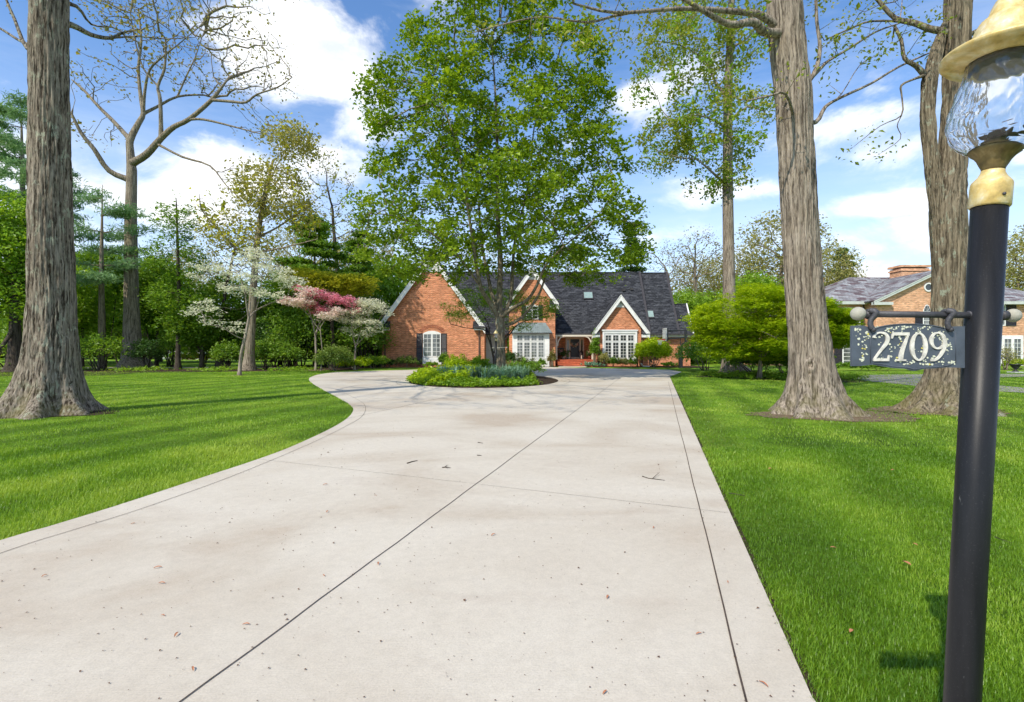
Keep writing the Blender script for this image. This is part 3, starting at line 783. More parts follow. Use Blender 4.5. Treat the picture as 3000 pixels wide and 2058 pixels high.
def window(parent, x0, x1, z0, z1, Y, cols, rows, frame=0.07, bar=0.028, glass='glass', frame_mat='white', arch=0.0, gaps=None, name='window'):
    """framed window standing on the plane Y (facing -Y); cols/rows lists of panes; arch = rise of a segmental head"""
    w = MB()
    def fr(a, b, c, d, y0=-.05, y1=.0): w.box(a, b, Y + y0, Y + y1, c, d)
    fr(x0, x0 + frame, z0, z1); fr(x1 - frame, x1, z0, z1); fr(x0 + frame, x1 - frame, z0, z0 + frame); fr(x0 + frame, x1 - frame, z1 - frame, z1)
    gx0, gx1, gz0, gz1 = x0 + frame, x1 - frame, z0 + frame, z1 - frame
    if isinstance(cols, int): cols = [(gx0 + (gx1 - gx0) * i / cols, bar) for i in range(1, cols)]
    if isinstance(rows, int): rows = [(gz0 + (gz1 - gz0) * i / rows, bar) for i in range(1, rows)]
    for (x, b) in cols: fr(x - b / 2, x + b / 2, gz0, gz1, -.035 - b * .1, -.001)
    for (z, b) in rows: fr(gx0, gx1, z - b / 2, z + b / 2, -.032 - b * .1, -.002)
    if arch:
        n = 10; poly = [(x0, z1 + .002), (x1, z1 + .002)] + [(x1 + (x0 - x1) * i / n, z1 + .002 + arch * math.sin(math.pi * i / n) ** .8) for i in range(1, n)]
        w.prism(poly, Y - .045, Y)
    o = w.build(name, M[frame_mat], parent)
    gl = MB(); gl.box(gx0, gx1, Y - .018, Y - .010, gz0, gz1); gl.build('pane', M[glass], o)
    return o
def shutter(parent, x0, x1, z0, z1, Y, rows=26):
    s = MB(); s.box(x0, x0 + .05, Y - .07, Y - .02, z0, z1); s.box(x1 - .05, x1, Y - .07, Y - .02, z0, z1)
    for a, b in ((z0, z0 + .07), (z1 - .07, z1), ((z0 + z1) / 2 - .04, (z0 + z1) / 2 + .04)): s.box(x0 + .05, x1 - .05, Y - .068, Y - .022, a, b)
    n = int((z1 - z0) / .07)
    for i in range(n):
        z = z0 + (z1 - z0) * (i + .5) / n
        s.add([(x0 + .05, Y - .03, z + .03), (x1 - .05, Y - .03, z + .03), (x1 - .05, Y - .062, z - .03), (x0 + .05, Y - .062, z - .03)], [(0, 3, 2, 1), (0, 1, 2, 3)])
    return s.build('shutter', M['shutter'], parent)
def rake(parent, xa, za, xp, zp, xb, zb, Y, w=.30, t=.10, name='rake_board', mat='white', top=.0):
    """pair of sloping boards meeting at the apex (xp,zp), outer top edges given"""
    for (x, z) in ((xa, za), (xb, zb)):
        d = np.array((xp - x, zp - z)); d /= np.linalg.norm(d); n = np.array((-d[1], d[0]))
        if n[1] > 0: n = -n
        # inner edge meets the centre line
        k = (w) / abs(n[1]) if n[1] else w
        zin = zp - k; 
        p = [(x, z), (xp, zp), (xp, zin), (x + n[0] * w * 0 + 0, z - k)]
        # plumb cut at the foot
        q = p if x < xp else [(p[0][0], p[0][1]), (p[3][0], p[3][1]), (p[2][0], p[2][1]), (p[1][0], p[1][1])]
        poly = [q[0], q[3], q[2], q[1]] if x < xp else q
        b = MB(); b.prism(poly, Y - t, Y); 
        # shadow bead under the shingles
        b.prism([(a, c + .0) for a, c in ([(x, z + .05), (x, z - .05), (xp, zp - .05), (xp, zp + .05)] if x < xp else [(x, z - .05), (x, z + .05), (xp, zp + .05), (xp, zp - .05)])], Y - t - .035, Y - t - .002)
        b.build(name, M[mat], parent)
def downspout(parent, x, Y, z1):
    d = MB(); d.box(x - .05, x + .05, Y - .12, Y - .02, .12, z1); d.box(x - .055, x + .055, Y - .30, Y - .11, .04, .14)
    for z in (.8, z1 * .5, z1 - .5): d.box(x - .07, x + .07, Y - .125, Y - .001, z, z + .04)
    d.build('downspout', M['downspout'], parent)
def zr(Y, Ye, ze, Yr, zr_): return ze + (Y - Ye) * (zr_ - ze) / (Yr - Ye)

# ------------------------------------------------------------------ the brick house
H = thing('brick_house', 'red brick house with steep dark roof and white gables at the driveway end', 'house', (2, 50, 0))
# garage wing
GY = 46.0
gx0, gx1 = X(1119.5, GY), X(1419, GY); gap = X(1264.5, GY); gza = Z(744, GY); gze = Z(958, GY)
bw = MB(); k = (gza - gze) / (gap - X(1108, GY))
def gz(x): return gza - abs(x - gap) * k - .38
bw.prism([(gx0, -.1), (gx1, -.1), (gx1, gz(gx1)), (gap, gz(gap)), (gx0, gz(gx0))], GY, GY + .35)
bw.box(gx1 - .35, gx1 - .001, GY + .35, GY + 3.1, -.1, gz(gx1) - .02); bw.box(gx0 + .001, gx0 + .35, GY + .35, GY + 9.5, -.1, gz(gx0) - .02)
bw.build('wall', M['brick'], H)
zt = Z(797, GY); wx = (gza - .55 - zt) / k
pn = MB(); pn.prism([(gap - wx, zt), (gap + wx, zt), (gap, gza - .5)], GY - .04, GY - .005); pn.build('gable_panel', M['white'], H)
r = MB(); xe0, xe1 = X(1107, GY), X(1422, GY); Yb = GY + 9.2
for (xe,) in ((xe0,), (xe1,)):
    ze = gza - abs(xe - gap) * k
    pts = [(xe, GY - .38, ze), (gap, GY - .38, gza), (gap, Yb, gza), (xe, Yb, ze)]
    if xe > gap: pts = pts[::-1]
    pts = pts if Vector(np.subtract(pts[1], pts[0])).cross(Vector(np.subtract(pts[2], pts[0]))).z > 0 else pts[::-1]
    r.slab([(a, b, c + .1) for a, b, c in pts], .14)
r.build('roof', M['shingle'], H)
rake(H, xe0, gza - abs(xe0 - gap) * k - .03, gap, gza - .03, xe1, gza - abs(xe1 - gap) * k - .03, GY - .30, .34)
for (a, b) in ((xe0, X(1142, GY)), (X(1388, GY), xe1)):
    c = MB(); zc = Z(959, GY)
    c.box(a + .02, b, GY - .36, GY - .002, zc - .28, zc - .10); c.build('cornice_return', M['white'], H)
    c = MB(); c.add([(a - .05, GY - .48, zc), (b + .05, GY - .48, zc), (b + .05, GY - .003, zc + .55), (a - .05 + .42 * (a < gap), GY - .003, zc + .55)] + [(a - .05, GY - .003, zc), (b + .05, GY - .003, zc)],
                    [(0, 1, 2, 3), (0, 3, 4), (1, 5, 2), (0, 4, 5, 1), (4, 3, 2, 5)]); c.build('return_roof', M['shingle'], H)
    c = MB(); c.box(a - .06, b + .06, GY - .56, GY - .36, zc - .10, zc + .02); c.build('gutter', M['gutter'], H)
downspout(H, X(1128.6, GY), GY, Z(965, GY)); downspout(H, X(1404, GY), GY, Z(965, GY))
wy = GY - .002
window(H, X(1239.5, GY), X(1291.5, GY), Z(1046, GY), Z(977.5, GY), wy, [(X(1252, GY) + .0, .03), (X(1265.5, GY), .16), (X(1278.6, GY), .03)], 5, .08, .03, 'curtain_glass', arch=.24)
pl = MB(); pl.box(X(1238, GY), X(1293, GY), GY - .05, GY - .003, Z(1068, GY), Z(1047, GY)); pl.box(X(1242, GY), X(1289, GY), GY - .07, GY - .052, Z(1064, GY), Z(1051, GY)); pl.build('window_apron', M['white'], H)
shutter(H, X(1220.5, GY), X(1237.5, GY), Z(1067, GY), Z(977, GY), GY); shutter(H, X(1293, GY), X(1308.5, GY), Z(1067, GY), Z(977.5, GY), GY)
ar = MB(); n = 15; ca, cb = X(1237, GY), X(1294, GY); ccx = (ca + cb) / 2
for i in range(n):
    f0, f1 = (i + .06) / n, (i + .94) / n
    q = []
    for f, up in ((f0, 0), (f1, 0), (f1, 1), (f0, 1)):
        a = R(150 - 120 * f); rr = (cb - ca) / 2 / math.cos(R(30)) + up * .38
        q.append((ccx + rr * math.cos(a), Z(977, GY) - (cb - ca) / 2 * math.tan(R(30)) * .62 + rr * math.sin(a) * .80 - .02))
    ar.prism(q[::-1], GY - .012, GY + .05)
ar.build('brick_arch', M['brick_arch'], H)
# link wall with the white garage door
LY = 49.0
lw = MB(); lw.box(gx1 - .002, X(1486, LY), LY, LY + .3, -.1, Z(968, LY)); lw.build('wall', M['brick'], H)
gd = MB(); gd.box(X(1420, LY), X(1466, LY), LY - .06, LY - .003, 0.02, Z(975, LY))
for z in (0.55, 1.1, 1.65, 2.2): gd.box(X(1420, LY), X(1466, LY), LY - .066, LY - .061, z + .02, z + .5)
gd.build('garage_door', M['door_white'], H)
tr = MB(); tr.box(X(1419, LY), X(1486, LY), LY - .3, LY - .002, Z(974, LY), Z(966, LY)); tr.build('fascia', M['cream'], H)
# main roof: eave, ridge
EY, EZ, RY, RZ = 48.3, Z(978, 48.3), 52.4, Z(797, 52.4)
def on_roof(px, py):
    s_ = (RZ - EZ) / (RY - EY); a = (1025 - py) / 1500
    Y = (EZ - s_ * EY - EYE) / (a - s_); return np.array((X(px, Y), Y, Z(py, Y)))
def gable_roof(parent, x0, x1, off=0.0, dz=0.0, rz=None, back=None, ez=None):
    r = MB(); s_ = (RZ - EZ) / (RY - EY); ry = RY; rz_ = RZ
    if rz is not None: rz_ = rz; ry = EY + (rz - EZ) / s_
    bk = back or (2 * ry - EY)
    r.slab([(x0, EY + off, EZ + .02 + dz), (x1, EY + off, EZ + .02 + dz), (x1, ry + off, rz_ + dz), (x0, ry + off, rz_ + dz)], .16)
    r.slab([(x0, ry + off, rz_ + dz), (x1, ry + off, rz_ + dz), (x1, bk, EZ + dz), (x0, bk, EZ + dz)], .16)
    return r.build('roof', M['shingle'], parent)
xB = X(1870.5, RY); xC = X(1952, RY); xD = xC + 1.45
gable_roof(H, gap + .1, xB)
gable_roof(H, xB + .002, xC, .30, 0.0)
gable_roof(H, xC + .002, xD, .55, 0.0, rz=Z(889, 50.3))
# parapet-like dark step edges
s_ = (RZ - EZ) / (RY - EY)
for (x, rz_, off, drop) in ((xB, RZ, 0, .42), (xC, RZ, .30, .36)):
    st = MB(); ry = EY + (rz_ - EZ) / s_ + off
    st.add([(x - .0, EY + off - .04, EZ - .05), (x + .22, EY + off - .04, EZ - .05), (x + .22, ry, rz_ + .06), (x, ry, rz_ + .06),
            (x, EY + off + .5, EZ - .05), (x + .22, EY + off + .5, EZ - .05), (x + .22, ry + .4, rz_ - .1), (x, ry + .4, rz_ - .1)],
           [(0, 1, 2, 3), (1, 5, 6, 2), (0, 3, 7, 4), (3, 2, 6, 7), (0, 4, 5, 1)]); st.build('roof_step', M['gutter'], H)
# gable end walls at right
ge = MB()
ge.add([(xC - .05, EY + .6, -.1), (xC - .05, 2 * RY - EY - .3, -.1), (xC - .05, 2 * RY - EY - .3, EZ - .1), (xC - .05, RY + .3, RZ - .3), (xC - .05, EY + .6, EZ - .05)], [(0, 1, 2, 3, 4)])
ge.build('wall', M['brick'], H)
rk = MB(); rr_ = EY + (Z(889, 50.3) - EZ) / s_ + .55
rk.bar((xD + .05, EY + .5, EZ - .02), (xD + .05, rr_, Z(889, 50.3) - .04), .10, .24); rk.build('rake_board', M['white'], H)
MY = 48.9
mw = MB(); mw.box(X(1738, MY), xD - .2, MY, MY + .3, -.1, EZ - .1); mw.build('wall', M['brick'], H)
fs = MB(); fs.box(X(1880, EY), xD + .05, EY + .12, EY + .30, EZ - .32, EZ - .12); fs.box(X(1880, EY), xD + .05, EY + .30, MY - .002, EZ - .30, EZ - .24); fs.build('fascia', M['cream'], H)
for (a, b, o_) in ((X(1624, EY), X(1742, EY), 0), (X(1892, EY), xD + .1, .04), (X(1421, EY), X(1484, EY), 0)):
    gt = MB(); gt.box(a, b, EY - .14 + o_, EY + .03 + o_, EZ - .12, EZ + .03); gt.build('gutter', M['gutter'], H)
# skylights and vents lying in the roof plane
up = Vector((0, RY - EY, RZ - EZ)).normalized(); nrm_ = Vector((0, -(RZ - EZ), RY - EY)).normalized()
for (a, b, c, d, of) in ((1711.5, 1736, 859, 876, 0), (1891, 1917.5, 913, 931, .3)):
    p0 = Vector(on_roof(a, d)); p1 = Vector(on_roof(b, d)); p2 = Vector(on_roof(b, c)); p3 = Vector(on_roof(a, c)); off = Vector((0, of, 0))
    p3.x = p0.x; p2.x = p1.x
    q = [tuple(p + off + nrm_ * .12) for p in (p0, p1, p2, p3)]
    fr = MB(); fr.slab([tuple(Vector(q[0]) + Vector((-.07, 0, 0)) - up * .09), tuple(Vector(q[1]) + Vector((.07, 0, 0)) - up * .09), tuple(Vector(q[2]) + Vector((.07, 0, 0)) + up * .07), tuple(Vector(q[3]) + Vector((-.07, 0, 0)) + up * .07)], .14)
    f_ = fr.build('skylight', M['gutter'], H)
    gl = MB(); gl.slab([tuple(Vector(v) + nrm_ * .03) for v in q], .025); gl.build('pane', M['glass_sky'], f_)
for (a, b) in ((1827, 852), (1850, 849.5)):
    p = on_roof(a, b); v = MB(); v.box(p[0] - .14, p[0] + .14, p[1] - .18, p[1] + .12, p[2] - .05, p[2] + .16); v.build('roof_vent', M['gutter'], H)
# gabled cross wings
def cross_gable(Y, xl, xr, pxl, pxr, pap, pya, pye, ppanel, back, thick=.35, ret=True, retp=26):
    ap = X(pap, Y); za = Z(pya, Y); ze = Z(pye, Y); a, b = X(pxl, Y), X(pxr, Y); kk = (za - ze) / (ap - a)
    w = MB(); h0 = X(xl, Y); h1 = X(xr, Y)
    f = lambda x: za - abs(x - ap) * kk - .36
    w.prism([(h0, -.1), (h1, -.1), (h1, f(h1)), (ap, f(ap)), (h0, f(h0))], Y, Y + thick)
    w.box(h1 - thick, h1 - .001, Y + thick, Y + 3.0, -.1 if pye > 950 else EZ - .6, f(h1) - .02)
    w.box(h0 + .001, h0 + thick, Y + thick, Y + 3.0, -.1 if pye > 950 else EZ - .6, f(h0) - .02)
    w.build('wall', M['brick'], H)
    zt = Z(ppanel, Y); wx = (za - .5 - zt) / kk
    p = MB(); p.prism([(ap - wx, zt), (ap + wx, zt), (ap, za - .48)], Y - .04, Y - .005); p.build('gable_panel', M['white'], H)
    r = MB()
    for xe in (a, b):
        pts = [(xe, Y - .34, ze), (ap, Y - .34, za), (ap, back, za), (xe, back, ze)]
        pts = pts if Vector(np.subtract(pts[1], pts[0])).cross(Vector(np.subtract(pts[2], pts[0]))).z > 0 else pts[::-1]
        r.slab([(q[0], q[1], q[2] + .08) for q in pts], .12)
    r.build('roof', M['shingle'], H)
    rake(H, a, ze - .03, ap, za - .03, b, ze - .03, Y - .27, .30)
    for s in (0, 1):
        c0, c1 = (a + .04, X(pxl + retp, Y)) if s == 0 else (X(pxr - retp, Y), b - .04)
        c = MB(); c.box(c0, c1, Y - .34, Y - .003, ze - .42, ze - .14); c.build('cornice_return', M['white'], H)
        c = MB(); c.add([(c0, Y - .42, ze - .12), (c1 + .0, Y - .42, ze - .12), (c1, Y - .003, ze + .32), (c0, Y - .003, ze + .32), (c0, Y - .003, ze - .12), (c1, Y - .003, ze - .12)],
                        [(0, 1, 2, 3), (0, 3, 4), (1, 5, 2), (0, 4, 5, 1), (4, 3, 2, 5)]); c.build('return_roof', M['shingle'], H)
cross_gable(47.0, 1491.5, 1626.5, 1482, 1636, 1559, 784, 891, 820, 52.0)
cross_gable(47.6, 1756, 1878, 1734, 1901, 1817, 865, 976, 901, 51.0, retp=22)
MYg = 47.0
window(H, X(1541, MYg), X(1577, MYg), Z(936, MYg), Z(897, MYg), MYg - .002, [(X(1559, MYg), .06)], 4, .07, .028, 'glass', arch=.13)
shutter(H, X(1577.6, MYg), X(1589, MYg), Z(938, MYg), Z(894, MYg), MYg); shutter(H, X(1528.5, MYg), X(1540.2, MYg), Z(938, MYg), Z(894, MYg), MYg)
# copper roofed bay
BY = 46.45; b0, b1 = X(1501, BY), X(1609.5, BY)
by = MB(); by.box(b0, b1, BY, 46.998, 0.02, Z(976, BY)); by.build('bay', M['white'], H)
def grid_window(x_cols, zr_rows, Y, glass='curtain_glass', fr=.0):
    for (a, b) in x_cols:
        for (c, d, nr) in zr_rows:
            window(H, X(a, Y) - .05, X(b, Y) + .05, Z(d, Y) - .05, Z(c, Y) + .05, Y, [((X(a, Y) + X(b, Y)) / 2, .026)], nr, .05, .026, glass, name='window')
grid_window([(1515.8, 1530.5), (1536, 1551.6), (1557, 1572.2), (1577.5, 1592.6)], [(983.6, 998.3, 2), (1004.2, 1046.4, 5)], BY - .003, 'curtain_glass')
pn = MB()
for i in range(5):
    a = 1512 + i * 19.2; pn.box(X(a, BY), X(a + 15, BY), BY - .025, BY - .002, Z(1066, BY), Z(1054, BY))
pn.box(b0 - .03, b1 + .03, BY - .05, BY - .002, Z(1051.5, BY), Z(1049, BY)); pn.build('bay_panel', M['white'], H)
cp = MB(); za, zb = Z(975.5, BY - .3), Z(946, 46.99)
e0, e1, t0, t1 = X(1497, BY - .3), X(1618, BY - .3), X(1518, 47), X(1598, 47)
cp.add([(e0, BY - .3, za), (e1, BY - .3, za), (t1, 46.98, zb), (t0, 46.98, zb), (e0, 46.98, za), (e1, 46.98, za)], [(0, 1, 2, 3), (0, 3, 4), (1, 5, 2), (0, 4, 5, 1)])
for i in range(18):
    f = (i + .5) / 18; xa = e0 + (e1 - e0) * f; xt = min(max(xa, t0), t1); ft = 1.0 if t0 <= xa <= t1 else ((xa - e0) / (t0 - e0) if xa < t0 else (e1 - xa) / (e1 - t1))
    cp.bar((xa, BY - .3, za + .02), (xa, BY - .3 + (46.98 - BY + .3) * ft, za + (zb - za) * ft + .02), .035, .05)
cp.build('copper_roof', M['copper'], H)
cg = MB(); cg.box(e0 - .02, e1 + .02, BY - .37, BY - .29, za - .08, za + .01); cg.build('gutter', M['gutter'], H)
# big window of the right gable
WY = 47.56
bx = MB(); wx0, wx1 = X(1766, WY), X(1865, WY)
def framebox(mb, a, b, c, d, y0, y1, w):
    mb.box(a, a + w, y0, y1, c, d); mb.box(b - w, b, y0, y1, c, d); mb.box(a + w, b - w, y0, y1, c, c + w * 1.3); mb.box(a + w, b - w, y0, y1, d - w * 1.4, d)
bx.box(wx0, wx1, WY - .02, 47.598, Z(1059, WY), Z(971, WY)); framebox(bx, wx0 - .03, wx1 + .03, Z(1059.5, WY), Z(970, WY), WY - .10, WY - .021, .16)
bx.box(wx0 - .1, wx1 + .1, WY - .16, WY - .02, Z(970, WY), Z(966.5, WY)); bx.build('window_surround', M['white'], H)
grid_window([(1773.8, 1789.8), (1796, 1811.7), (1817.8, 1833.9), (1840, 1855.8)], [(983, 998.6, 2), (1004.4, 1048.7, 5)], WY - .022, 'glass')
# downspouts beside the right gable
downspout(H, X(1754.8, 47.5), 47.62, Z(976, 47.6)); downspout(H, X(1880.6, 47.6), 47.62, Z(978, 47.6))
# brick pier between porch and gable
pr = MB(); pr.box(X(1739, 47.9), X(1757, 47.9), 48.0, 48.899, -.1, EZ - .3); pr.build('wall', M['brick'], H)
# porch
PY = 48.0; DY = 50.3; FZ = Z(1053.6, PY)
pw = MB(); pw.box(X(1626, DY), X(1745, DY), DY, DY + .25, 0, EZ + .3); pw.box(X(1626.5, PY) - .35, X(1626.5, PY), 47.36, DY, 0, EZ - .2); pw.box(X(1738, PY), X(1738, PY) + .2, 48.9, DY, 0, EZ - .2); pw.build('wall', M['brick'], H)
pf = MB(); pf.box(X(1627, PY), X(1737, PY), 47.95, DY, 0, FZ); pf.build('porch_floor', M['brick_step'], H)
for i in range(4):
    s = MB(); z1 = FZ * (1 - (i + .0) / 4) - .0; z0 = 0
    y1 = 47.95 - i * .32; s.box(X(1632, PY), X(1735, PY), y1 - .32, y1 - .001, z0, z1 - .045 - .001); s.box(X(1631, PY), X(1736, PY), y1 - .345, y1 - .001, z1 - .045, z1 - .004 * (i == 0)); s.build('step', M['brick_step'], H)
pc = MB(); pc.box(X(1627, PY), X(1745, PY), 48.3, DY, EZ - .35, EZ - .30); pc.build('porch_ceiling', M['cream'], H)
bm_ = MB(); bm_.box(X(1624, PY), X(1758, PY), PY - .02, PY + .2, Z(986.5, PY), EZ - .125); bm_.build('porch_beam', M['cream'], H)
for (a, b, sgn) in ((1627.5, 1633, 1), (1733.5, 1738.5, -1)):
    p = MB(); p.box(X(a, PY), X(b, PY), PY, PY + .18, FZ * .0 + .02, Z(986.6, PY)); p.build('porch_post', M['cream'], H)
    q = MB(); x0 = X(b if sgn > 0 else a, PY); pts = []
    for i in range(9):
        t_ = i / 8; pts.append((x0 + sgn * (.03 + .62 * (1 - math.cos(t_ * 1.45))), Z(1014, PY) + (Z(986.7, PY) - Z(1014, PY)) * math.sin(t_ * 1.5708)))
    for i in range(8):
        (xa, za_), (xb_, zb_) = pts[i], pts[i + 1]
        q.bar((xa, PY + .08, za_), (xb_, PY + .08, zb_), .10, .15, up=(0, 1, 0))
    q.build('porch_brace', M['cream'], H)
ds = MB(); framebox(ds, X(1657, DY), X(1711, DY), FZ, Z(988.5, DY), DY - .06, DY - .002, .14)
for a, b in ((1666.5, 1671), (1697.2, 1702)): ds.box(X(a, DY), X(b, DY), DY - .055, DY - .003, FZ, Z(993, DY))
ds.box(X(1661, DY), X(1707, DY), DY - .05, DY - .004, Z(993, DY), Z(989, DY)); ds.build('door_surround', M['cream'], H)
for a, b in ((1661.5, 1666.3), (1702.2, 1706.6)):
    sl_ = MB(); sl_.box(X(a, DY), X(b, DY), DY - .03, DY - .005, FZ + .02, Z(997, DY)); sl_.build('sidelight', M['glass'], H)
dr = MB(); dr.box(X(1671.2, DY), X(1697, DY), DY - .045, DY - .006, FZ + .02, Z(993, DY))
for i in range(2):
    for jj in range(3):
        a = X(1673.5 + i * 11.5, DY); z = FZ + .15 + jj * .62; dr.box(a, a + .28, DY - .058, DY - .046, z, z + .5)
dr = dr.build('door', M['door_black'], H)
hd = MB(); hd.ball((X(1695, DY), DY - .09, FZ + .95), .035, 8); hd.tube([(X(1695, DY), DY - .06, FZ + .8), (X(1695, DY), DY - .10, FZ + .9), (X(1695, DY), DY - .10, FZ + 1.1), (X(1695, DY), DY - .06, FZ + 1.2)], .012, 6); hd.build('handle', M['copper'], dr)
# ------------------------------------------------------------------ island: maple, groundcover, daffodils, lamp post
A_ = lambda x, y: (1000 + x / 1.594, y / 1.594)
B_ = lambda x, y: (1800 + x / 1.594, y / 1.594)
C_ = lambda x, y: (x / 2.097, y / 2.097)
D_ = lambda x, y: (x * 1.291, y * 1.291)
def L(conv, pts): return [(*conv(p[0], p[1]), *(p[2:] if len(p) > 2 else (0,))) for p in pts]
MYT = 27.0
make_tree('maple_tree', 'tall full green maple tree standing in the round island bed', 'tree', MYT,
    [(1467, 1100, 31), (1467, 1040, 28), (1466, 960, 27), (1464, 935, 30)],
    [(1290, 260, 175, 130, 3.6, 1.0), (1130, 250, 95, 60, 2.2, 1.0), (1090, 300, 60, 40, 1.6, .8), (1440, 60, 170, 120, 3.2, 1.0), (1370, -120, 150, 130, 3.2, .5), (1640, 200, 150, 130, 3.2, 1.0), (1250, 130, 90, 70, 2.4, .9),
     (1720, 300, 90, 80, 2.4, 1.0), (1180, 440, 110, 110, 3.4, 1.0), (1350, 430, 160, 160, 5.2, 1.0), (1560, 430, 170, 160, 5.2, 1.0), (1745, 460, 100, 90, 3.2, 1.0), (1560, -60, 130, 110, 3, .5),
     (1145, 640, 105, 110, 4.2, 1.1), (1290, 680, 150, 110, 6.2, 1.1), (1500, 620, 200, 120, 6.6, 1.0), (1710, 650, 150, 110, 5.2, 1.0), (1845, 740, 72, 46, 2.6, 1.0), (1120, 770, 75, 50, 2.6, 1.0),
     (1330, 790, 120, 35, 4.8, .8), (1560, 755, 150, 50, 5.8, .8), (1700, 800, 130, 40, 3.6, 1.0), (1215, 785, 80, 45, 3.0, 1.3), (1265, 745, 70, 40, 3.0, 1.0), (1840, 650, 60, 60, 2.6, .7), (1800, 520, 70, 30, 2.0, .7)],
    limbs=[L(A_, [(742, 1490, 0, 20), (738, 1400, .1, 19), (742, 1200, .3, 16), (730, 1000, .2, 13), (728, 700, 0, 10), (718, 420, -.2, 6), (700, 180, 0, 3)]),
           L(A_, [(735, 1480, 0, 15), (690, 1410, -.4, 14), (650, 1340, -.9, 12), (625, 1200, -1.3, 10), (602, 1050, -1.5, 8), (565, 800, -1.9, 6), (500, 560, -2.2, 3), (420, 400, -2.3, 2)]),
           L(A_, [(735, 1470, 0, 12), (705, 1380, .6, 11), (685, 1290, 1.0, 10), (655, 1130, 1.4, 8), (640, 900, 1.7, 6), (630, 600, 2.0, 4), (560, 300, 2.1, 2)]),
           L(A_, [(752, 1480, 0, 14), (790, 1400, .5, 12), (800, 1250, .8, 10), (815, 1100, 1.2, 8), (870, 880, 1.5, 6), (900, 600, 1.6, 4), (960, 360, 1.6, 2)]),
           L(A_, [(755, 1500, 0, 11), (800, 1440, -.8, 10), (870, 1400, -1.3, 9), (915, 1330, -1.7, 8), (955, 1240, -2.0, 6), (1040, 1150, -2.4, 4), (1160, 1050, -2.6, 3), (1280, 900, -2.8, 2)]),
           L(A_, [(755, 1520, 0, 10), (820, 1500, .6, 9), (880, 1440, .9, 8), (930, 1360, 1.2, 7), (980, 1220, 1.6, 5), (1100, 1000, 2.0, 3), (1220, 760, 2.2, 2)]),
           L(A_, [(650, 1340, -.9, 7), (540, 1190, -1.8, 5), (420, 1090, -2.4, 4), (250, 1010, -3.0, 3), (130, 1000, -3, 2)])],
    step=.42, natt=4400, dinf=3.4, dkill=.62, r0=.011, iters=90, clump=.62, leaf=('leaf_maple', 46, .26, .165, .14, .35, 2, .9, .6), bark='oak_bark_grey', flare=(.35, .5), seed=4, up=.10, jit=.2)
bnc = None
def dome_cover(name, label, cat, pts, mat, L_, W_, n, spread, flat, seed, group=None):
    rng = np.random.default_rng(seed); V, F, at = leaf_arrays(pts, n, spread, L_, W_, rng, flat, vz=.6)
    k = V[:, 2].reshape(-1, 4).min(1) > 0.02; o = mesh_obj(name, V, F[k], M[mat], None, attr=at[k]); return tag(o, label, cat, kind='stuff')
rng = np.random.default_rng(8)
def ell_pts(n, cond=None, hmin=.05, hmax=.3, edge=.97):
    a = rng.random(n) * 6.283; f = np.sqrt(rng.random(n)) * edge
    x = IC[0] + IRX * f * np.cos(a); y = IC[1] + IRY * f * np.sin(a)
    z = np.array([island_z(p, q) for p, q in zip(x, y)]); hh = hmin + (hmax - hmin) * rng.random(n)
    hh *= .65 + .5 * np.array([noise.noise(Vector((p * .9, q * .9, 3))) for p, q in zip(x, y)])
    z = z + hh * np.clip((1 - f) * 5 + .25, 0, 1)
    P = np.stack([x, y, z], 1)
    if cond is not None: P = P[cond(P)]
    return P
bare = lambda P: ~((P[:, 0] > IC[0] + 2.35) & (P[:, 1] > 22.2)) & ~((np.abs(P[:, 0] - IC[0]) < 2.1) & (P[:, 1] > 22.2) & (P[:, 1] < 24.9))
dome_cover('groundcover', 'low mixed green groundcover filling the round island bed', 'groundcover', ell_pts(5200, lambda P: bare(P)), 'leaf_spring', .10, .07, 7, .09, .55, 1)
dome_cover('groundcover', 'bright lime perennials massed at the left of the island bed', 'groundcover', ell_pts(5000, lambda P: (P[:, 0] < IC[0] - .6 + .2 * np.sin(P[:, 1] * 3)) & (P[:, 1] > 21.6), .2, .62), 'leaf_lime', .12, .07, 8, .10, .3, 2)
dome_cover('groundcover', 'darker vinca patches along the near edge of the island', 'groundcover', ell_pts(2600, lambda P: (np.sin(P[:, 0] * 2.1 + 1) > .2) & (P[:, 1] < 24) & bare(P)), 'leaf_green', .09, .06, 6, .09, .5, 3)
make_shrub('shrub', 'loose green shrub at the right side of the island bed', 'shrub', (IC[0] + 2.0, 25.6, .15), 1.7, .85, 'leaf_green', 2600, .09, .05, 6, 11, rag=.3)
make_shrub('shrub', 'small pale flowering shrub just right of the maple trunk', 'shrub', (0.45, 28.6, .15), 1.5, 1.0, 'leaf_olive', 1600, .08, .05, 6, 12, rag=.3)
make_shrub('shrub', 'tall lime shrub behind the daffodils left of the maple', 'shrub', (-3.0, 28.4, .15), 1.7, 1.05, 'leaf_lime', 2400, .12, .06, 6, 13, rag=.35)
make_shrub('shrub', 'leafy green shrub behind the island lamp post', 'shrub', (-1.9, 29.5, .15), 1.6, .95, 'leaf_spring', 1800, .12, .06, 6, 14, rag=.35)
